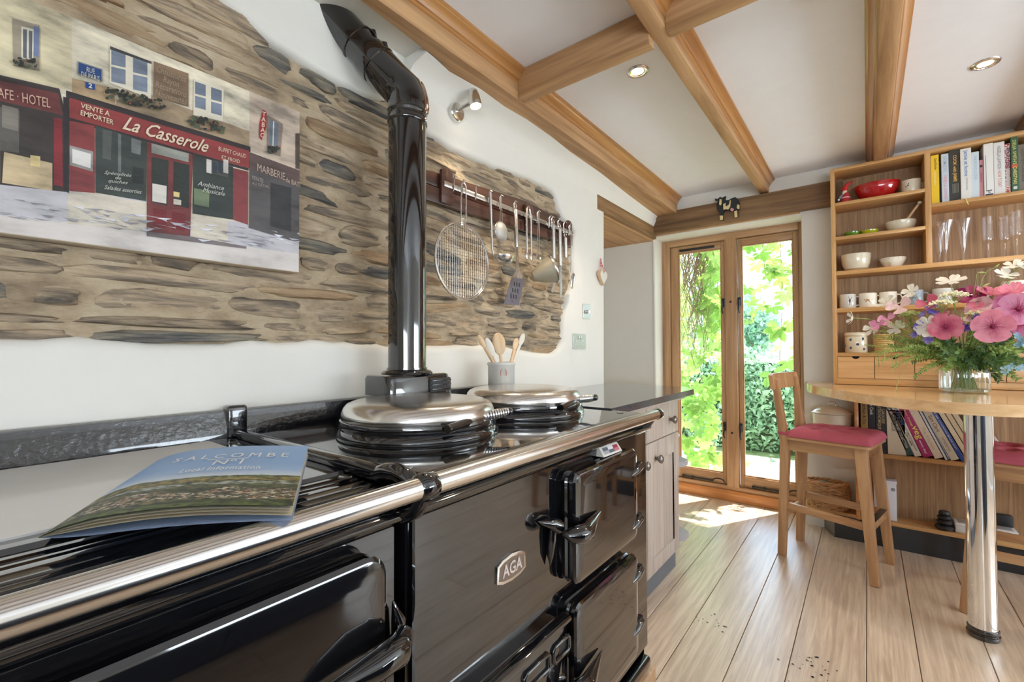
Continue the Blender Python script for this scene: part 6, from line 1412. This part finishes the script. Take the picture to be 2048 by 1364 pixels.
def stemto(m, tip, r=.0016, bend=.25):
    a = rv.uniform(0, 6.28); base = Vector((VX + .045 * math.cos(a), VY + .045 * math.sin(a), TZ + .015)); nk = neck + Vector(((tip.x - VX) * .10, (tip.y - VY) * .10, 0)); nk.x = max(min(nk.x, VX + .045), VX - .045); nk.y = max(min(nk.y, VY + .045), VY - .045)
    mid = nk.lerp(tip, .5) + Vector((0, 0, bend * (tip - nk).length * .35)); pts = []
    for q in range(9): t = q / 8; pts.append(nk * (1 - t) ** 2 + mid * 2 * t * (1 - t) + tip * t * t)
    m.tube([base] + pts, r, 5); return (pts[-1] - pts[-2]).normalized()
def petals(m, c, ax, n, r, w, cup=.25, notch=0., ph=0., jit=.12, base=.0):
    ax = Vector(ax).normalized(); x = ax.cross(Vector((0, 0, 1)) if abs(ax.z) < .9 else Vector((1, 0, 0))).normalized(); y = ax.cross(x)
    for k in range(n):
        a = ph + 2 * math.pi * k / n + rv.uniform(-jit, jit); d = x * math.cos(a) + y * math.sin(a); s_ = ax.cross(d); L = r * rv.uniform(.92, 1.05); rows = []
        for q, (t, ww) in enumerate(((base, .12), (.3, .5), (.62, .92), (.88, .95), (1.0, .62))):
            lift = ax * (cup * L * (t ** 1.6) + rv.uniform(-.02, .02) * L)
            row = []
            for e in (-1, -.5, 0, .5, 1):
                tt = t - (notch * (1 - abs(e)) if q == 4 else 0) - .07 * abs(e) * t; row.append(Vector(c) + d * (tt * L) + s_ * (e * ww * w * L / 2) + lift + ax * (.035 * L * math.sin(e * 5 + k)))
            rows.append(row)
        vs = [v for row in rows for v in row]; m.add(vs, [[5 * i + j, 5 * i + j + 1, 5 * (i + 1) + j + 1, 5 * (i + 1) + j] for i in range(4) for j in range(4)])
def flower(name, label, kind, px, py, y, rpx, ax, n=5, w=.95, cup=.25, notch=0., eye=None, group=None, tubeback=0., ph=None, bend=.25):
    c = bp(px, py, 1, y); dep = (c - CAM).dot(CF); r = rpx / FPX * dep
    t = thing(name, label, 'flower', neck, 0, group); m = MB(); ax = Vector(ax).normalized(); tip = c - ax * (.004 + tubeback * r)
    stemto(m, tip, .0015, bend); m.build('stem', G['stem'], t, smooth=60)
    if tubeback: m = MB(); m.tube([tip, c], [.0028, .0022], 6); m.build('calyx', G['fern'], t)
    m = MB(); petals(m, c, ax, n, r, w, cup, notch, rv.uniform(0, 6) if ph is None else ph); m.build('petals', G[kind], t, smooth=80, recalc=False)
    if eye and group == GP:
        x_ = ax.cross(Vector((0, 0, 1))).normalized(); y_ = ax.cross(x_); m = MB()
        for k in range(26):
            a = 2 * math.pi * k / 26 + rv.uniform(-.05, .05); d = x_ * math.cos(a) + y_ * math.sin(a); s_ = ax.cross(d); L = rv.uniform(.45, .75)
            m.add([c + d * r * .08 + ax * .0016 + s_ * .0012, c + d * r * .08 + ax * .0016 - s_ * .0012, c + d * r * L + ax * (cup * r * L ** 1.6 + .0022)], [[0, 1, 2]])
        m.build('petal_veins', G['vein'], t, smooth=0, recalc=False)
    if eye: m = MB(); m.blob(c + ax * .004, r * .13, r * .13, r * .13, 8, 6); m.tube([c, c + ax * r * .4], r * .05, 6); m.build('flower_eye', G[eye], t)
GW, GP, GB = 'white flowers in the vase', 'pink mallow flowers in the vase', 'violet flowers in the vase'
cam_ax = (-.25, -1, -.05)
flower('white_flower', 'white five-petalled flower seen from below, above the umbels', 'white', 1902, 562, 2.95, 27, (-.1, -.45, .9), w=.62, cup=.12, notch=.1, group=GW, tubeback=.4)
flower('white_flower', 'white flower nodding above the blue grey mug', 'white', 1822, 584, 2.93, 18, (-.5, -.6, .4), w=.7, notch=.1, group=GW, tubeback=.5)
flower('white_flower', 'white flower in front of the third mug', 'white', 1774, 606, 2.92, 20, (-.4, -.5, .7), w=.6, notch=.1, group=GW, tubeback=.5)
flower('white_flower', 'large white flower facing forward beside the rose pink mallow', 'white', 1857, 652, 2.80, 24, cam_ax, w=.85, cup=.1, notch=.12, group=GW, ph=.4)
flower('white_flower', 'white flower on the long stem reaching furthest to the window side', 'white', 1706, 636, 2.93, 15, (-.9, -.3, .1), w=.6, cup=.5, notch=.1, group=GW, tubeback=1.6)
flower('white_flower', 'white flower tinged pink low at the window side', 'white', 1745, 657, 2.90, 17, (-.5, -.7, .3), w=.7, notch=.1, group=GW, tubeback=.5)
flower('white_flower', 'white flower low between pale pink petals', 'white', 1793, 656, 2.88, 17, (-.4, -.8, .4), w=.65, notch=.1, group=GW, tubeback=.5)
flower('white_flower', 'white flower high beside the dotted mug', 'white', 2012, 551, 2.98, 20, (.2, -.5, .6), w=.75, notch=.1, group=GW, tubeback=.6)
flower('white_flower', 'topmost white flower on a tall stem', 'white', 2026, 531, 3.0, 17, (-.2, -.5, .6), w=.75, notch=.1, group=GW, tubeback=.6)
flower('white_flower', 'small white flower beside the topmost one', 'white', 2042, 533, 3.0, 13, (.5, -.5, .6), w=.75, notch=.1, group=GW, tubeback=.6)
flower('mallow_flower', 'rose pink mallow over the vase, next to the large white flower', 'pink', 1892, 654, 2.78, 28, cam_ax, w=1.0, cup=.16, eye='eye', group=GP)
flower('mallow_flower', 'largest rose pink mallow facing forward over the vase rim end', 'pink', 1986, 653, 2.74, 34, (-.1, -1, -.1), w=1.0, cup=.16, eye='eye', group=GP, ph=.9)
flower('mallow_flower', 'orchid pink mallow at the picture edge', 'orchid', 2038, 618, 2.76, 34, (-.3, -1, 0), w=1.0, cup=.18, eye='eye', group=GP)
flower('mallow_flower', 'orchid pink mallow below the edge one', 'orchid', 2044, 646, 2.80, 26, (-.2, -1, -.4), w=1.0, cup=.185, eye='eye', group=GP)
flower('mallow_flower', 'bright pink mallow seen side on above the largest one', 'pink', 1984, 590, 2.92, 26, (.1, -.35, .95), w=1.1, cup=.45, group=GP)
flower('mallow_flower', 'pale pink mallow behind the largest one', 'pale', 1960, 615, 2.90, 22, (-.5, -.8, .4), w=1.1, cup=.3, group=GP)
flower('mallow_flower', 'pink mallow between the frilly pink flower and the edge', 'orchid', 2012, 608, 2.90, 22, (-.2, -.9, .3), w=1.1, cup=.3, eye='eye', group=GP)
flower('dahlia', 'frilly bright pink double flower near the dotted mug', 'pink', 2026, 585, 2.92, 22, (-.1, -.7, .7), n=12, w=.5, cup=.5)
flower('dark_flower', 'dark magenta flower in the middle of the bouquet', 'mag', 1942, 592, 2.95, 25, (-.2, -.75, .6), n=7, w=.85, cup=.2, eye='eye')
for lb, px, py, r_, kd in (('pale pink sweet pea stretching to the window side', 1800, 614, 22, 'pale'), ('pink sweet pea above the violet flowers', 1856, 608, 19, 'pink'), ('pale pink sweet pea low at the window side', 1775, 640, 16, 'orchid'), ('lilac pink sweet pea near the lowest white flower', 1755, 650, 13, 'orchid'), ('small pink sweet pea between the umbels and the mallow', 1885, 626, 14, 'pink'), ('pale pink sweet pea between the two big mallows', 1945, 632, 18, 'pale'), ('pink sweet pea beside the violet flowers in the centre', 1952, 615, 14, 'pink')):
    flower('sweet_pea', lb, kd, px, py, 2.88, r_, (-.4, -.8, .5), n=3, w=1.1, cup=.35, group='sweet peas in the vase')
def spikelet(label, px, py, y, kind, n, spread, s, group):
    c = bp(px, py, 1, y); t = thing('violet_flower' if kind == 'blue' else 'pale_blue_flower', label, 'flower', neck, 0, group); m = MB(); stemto(m, c); m.build('stem', G['stem'], t, smooth=60); m = MB()
    for k in range(n):
        q = c + Vector((rv.gauss(0, spread), rv.gauss(0, spread * .6), rv.gauss(0, spread * .8))); petals(m, q, (rv.gauss(0, .5), -1, rv.gauss(.2, .5)), 4, s, .9, .35)
    m.build('petals', G[kind], t, smooth=80, recalc=False)
spikelet('violet flowers left of the umbels', 1858, 624, 2.86, 'blue', 10, .016, .012, GB); spikelet('violet flowers low on the window side of the white flower', 1838, 660, 2.82, 'blue', 14, .020, .013, GB)
spikelet('violet flowers between the two big mallows', 1962, 641, 2.80, 'blue', 8, .012, .012, GB); spikelet('violet flowers above the vase centre', 1926, 648, 2.82, 'blue', 10, .018, .010, GB)
spikelet('violet flowers lowest under the white flower', 1855, 678, 2.84, 'blue', 8, .014, .011, GB); spikelet('violet flowers peeping under the largest mallow', 1997, 672, 2.84, 'blue', 5, .012, .011, GB)
spikelet('pale blue flowers low at the picture edge', 2043, 683, 2.78, 'sky', 6, .014, .013, 'pale blue flowers in the vase'); spikelet('pale blue flowers lowest at the picture edge', 2034, 733, 2.78, 'sky', 8, .018, .013, 'pale blue flowers in the vase')
def umbel(label, px, py, y, rpx, kind='umbel', dens=26):
    c = bp(px, py, 1, y); dep = (c - CAM).dot(CF); r = rpx / FPX * dep; t = thing('umbel_flower', label, 'flower', neck, 0, 'cream umbels in the vase'); m = MB(); base = c - Vector((0, -.01, r * .8)); stemto(m, base)
    fl = MB()
    for k in range(dens):
        a = k * 2.4; q = math.sqrt((k + .5) / dens); p = c + Vector((r * q * math.cos(a), r * .6 * q * math.sin(a), r * .35 * (1 - q * q) + rv.uniform(-.003, .003))); m.tube([base, p], .0006, 4, cap=False)
        for z in range(7): petals(fl, p + Vector((rv.gauss(0, .0055), rv.gauss(0, .0055), rv.gauss(0, .003))), (rv.gauss(0, .4), -.7, .8), 5, .0042, 1., .1)
    m.build('stem', G['stem'], t, smooth=60); fl.build('florets', G[kind], t, smooth=0, recalc=False)['kind'] = 'stuff'
umbel('cream umbel highest beside the magenta flower', 1908, 592, 2.88, 22); umbel('cream umbel lower to the window side', 1884, 608, 2.86, 20); umbel('yellow green umbel behind the pale sweet pea', 1820, 630, 2.90, 17, 'fern', 22); umbel('yellow green umbel right of the magenta flower', 1998, 628, 2.92, 18, 'fern', 22); umbel('cream umbel at the right of the magenta flower', 1950, 628, 2.86, 14, 'umbel', 16)
def sprig(label, tip, y, nleaf, ls, mat, width=.5, start=None, droop=0., name='leafy_sprig', group='greenery sprigs in the vase', paired=True, bend=.3):
    c = bp(tip[0], tip[1], 1, y); t = thing(name, label, 'greenery', neck, 0, group); m = MB(); nk = Vector((VX + (c.x - VX) * .1, VY + (c.y - VY) * .1, TZ + .15)); nk.x = max(min(nk.x, VX + .04), VX - .04)
    mid = nk.lerp(c, .5) + Vector((0, -.01, bend * (c - nk).length * .5)); pts = []
    for q in range(13): s = q / 12; pts.append(nk * (1 - s) ** 2 + mid * 2 * s * (1 - s) + c * s * s)
    m.tube([Vector((VX - (c.x - VX) * .1, VY, TZ + .02))] + pts, .0014, 5); m.build('stem', G['stem'], t, smooth=60)
    lf = MB()
    for k in range(nleaf):
        s = .25 + .75 * k / nleaf; i = min(int(s * 12), 11); p = pts[i].lerp(pts[i + 1], s * 12 - i); d = (pts[i + 1] - pts[i]).normalized()
        for sg in ((-1, 1) if paired else (rv.choice((-1, 1)),)):
            side = d.cross(Vector((rv.gauss(0, .5), -1, rv.gauss(0, .5)))).normalized() * sg; ld = (side * rv.uniform(.7, 1.1) + d * rv.uniform(.2, .8) + Vector((0, 0, -droop))).normalized(); w_ = ld.cross(Vector((rv.gauss(0, .3), -1, rv.gauss(0, .3)))).normalized(); L = ls * rv.uniform(.7, 1.2) * (1.15 - .5 * s)
            lf.add([p, p + ld * L * .35 + w_ * L * width * .5, p + ld * L, p + ld * L * .35 - w_ * L * width * .5, p + ld * L * .45 + Vector((0, -.12 * L, 0))], [[0, 1, 4], [1, 2, 4], [2, 3, 4], [3, 0, 4]])
    lf.build('leaves', G[mat], t, smooth=80, recalc=False)['kind'] = 'stuff'
extra_ = []
for k in range(46):
    a = rv.uniform(0, 1); px = 1740 + 330 * a; py = rv.uniform(660, 745) if px > 1860 else rv.uniform(640, 730)
    extra_.append(((px, py), rv.choice(['leafg', 'fern', 'leafg'] if px < 1870 else ['leafd', 'leafd', 'leafg']), rv.uniform(.012, .016) if px < 1870 else rv.uniform(.018, .026)))
sides = extra_ + [((1728, 690), 'fern', .012), ((1735, 708), 'fern', .012), ((1748, 670), 'fern', .010), ((1760, 722), 'leafg', .014), ((1782, 735), 'leafg', .014), ((1800, 712), 'fern', .012), ((1775, 690), 'leafg', .012), ((1812, 688), 'leafg', .013), ((1790, 660), 'fern', .010), ((1840, 700), 'leafg', .014), ((1826, 756), 'leafg', .016), ((1822, 725), 'leafd', .015), ((1858, 735), 'leafg', .013), ((1870, 745), 'fern', .008),
    ((1765, 640), 'fern', .009), ((1850, 630), 'fern', .009), ((1880, 690), 'leafd', .018), ((1915, 700), 'leafd', .02), ((1940, 690), 'leafd', .022), ((1965, 700), 'leafd', .024), ((1900, 715), 'leafg', .016), ((1995, 700), 'leafd', .026), ((2015, 690), 'leafd', .026), ((2040, 705), 'leafg', .026), ((2030, 670), 'leafd', .024), ((1990, 725), 'leafg', .024), ((2010, 745), 'leafg', .024), ((2038, 760), 'leafg', .022), ((2000, 762), 'leafd', .022), ((1950, 660), 'leafg', .018),
    ((2046, 725), 'leafd', .024), ((1955, 600), 'fern', .008), ((1980, 612), 'fern', .008), ((2000, 640), 'fern', .008), ((1925, 625), 'fern', .008), ((1880, 660), 'leafg', .014), ((2070, 690), 'leafd', .026), ((2090, 640), 'leafg', .026), ((2080, 740), 'leafd', .024)]
for k, ((px, py), mt_, ls) in enumerate(sides):
    col_ = ('below the stag mug', 'below the hare mug', 'in front of the woven pot', 'just window side of the vase', 'over the vase shoulder', 'right over the vase neck', 'under the largest mallow', 'under the edge mallows', 'at the very edge of the picture')[min(int((px - 1700) / 42), 8)]
    where = ('high up, ' if py < 672 else ('low down, ' if py > 722 else 'at mid height, ')) + col_
    what = {'fern': 'feathery yellow green sprig', 'leafg': 'fresh green leafy sprig', 'leafd': 'dark green broad leaved sprig'}[mt_]
    sprig('%s %s' % (what, where), (px, py), 2.80 + .22 * ((k * 7) % 10) / 10, 26 if ls < .013 else 19, ls * 1.55, mt_, .42 if mt_ != 'fern' else .22, droop=.25, bend=.15 + (.35 if py > 700 else 0), group=what + 's ' + where)
# fallen catkin strings and buds
for lb, pts_ in (('catkin string drooping lowest onto the table top', ((1800, 752), (1794, 770), (1791, 782))), ('catkin string hanging at the window side of the vase', ((1757, 702), (1757, 720), (1758, 732))), ('short catkin string beside the drooping one', ((1768, 705), (1770, 715), (1766, 728))), ('long catkin string in front of the second drawer', ((1784, 715), (1785, 730), (1783, 748))), ('catkin string beside the long one', ((1792, 712), (1792, 728), (1790, 738)))):
    t = thing('catkin', lb, 'catkin', neck, 0, 'catkins in the vase'); m = MB(); P_ = [bp(a, b, 1, 2.84) for a, b in pts_]; P_ = [bp(1830, 700, 1, 2.86)] + P_
    cur = []
    for q in range(24):
        s = q / 23 * 3; i = min(int(s), 2); cur.append(P_[i].lerp(P_[i + 1], s - i))
    m.tube(cur, .0008, 4); m.build('stem', G['fern'], t); m = MB()
    for q in cur[8:]: m.blob(q + Vector((rv.gauss(0, .0008), 0, 0)), .0022, .0022, .0024, 6, 4)
    m.build('seeds', G['fern'], t)['kind'] = 'stuff'
for lb, path in (('green flower bud on a long arched stem above the magenta flower', ((1950, 575), (1953, 550), (1956, 545), (1972, 545))), ('long yellow green bud pointing up between the shelves', ((1960, 575), (1966, 555), (1975, 542), (1988, 536), (1999, 528))), ('small yellow green bud beside the long bud', ((1958, 590), (1966, 573), (1980, 566)))):
    t = thing('flower_bud', lb, 'flower', neck, 0, 'buds in the vase'); m = MB(); P_ = [bp(a, b, 1, 2.94) for a, b in path]; m.tube([neck] + P_, .0013, 6); m.build('stem', G['stem'], t, smooth=60); m = MB(); m.tube([P_[-2], P_[-2].lerp(P_[-1], .5), P_[-1]], [.002, .0042, .001], 8); m.build('bud', G['fern'], t)
for a, b in ((1905, 2.98), (1930, 3.0), (1950, 2.97), (1918, 3.01)): pass
tag(MB().tube([bp(1902, 725, 1, 2.95), bp(1916, 752, 1, 2.95), bp(1912, 772, 1, 2.95)], [.003, .0045, .002], 8).build('cut_branch', 'twig'), 'short brown woody branch end standing in the vase water', 'branch')
for lb, p, s in (('narrow green leaf fallen on the table by the vase', (2018, 779), .035), ('curled green leaf on the table nearest the drawers', (2010, 770), .03)):
    c = bp(p[0], p[1], 2, .9165); m = MB(); m.add([c + Vector((-s * .6, .0, 0)), c + Vector((0, .012, .006)), c + Vector((s * .6, -.006, .002)), c + Vector((0, -.010, .004))], [[0, 1, 2], [0, 2, 3]]); tag(m.build('fallen_leaf', G['leafg'], smooth=0, recalc=False), lb, 'leaf', 'fallen leaves on the table')
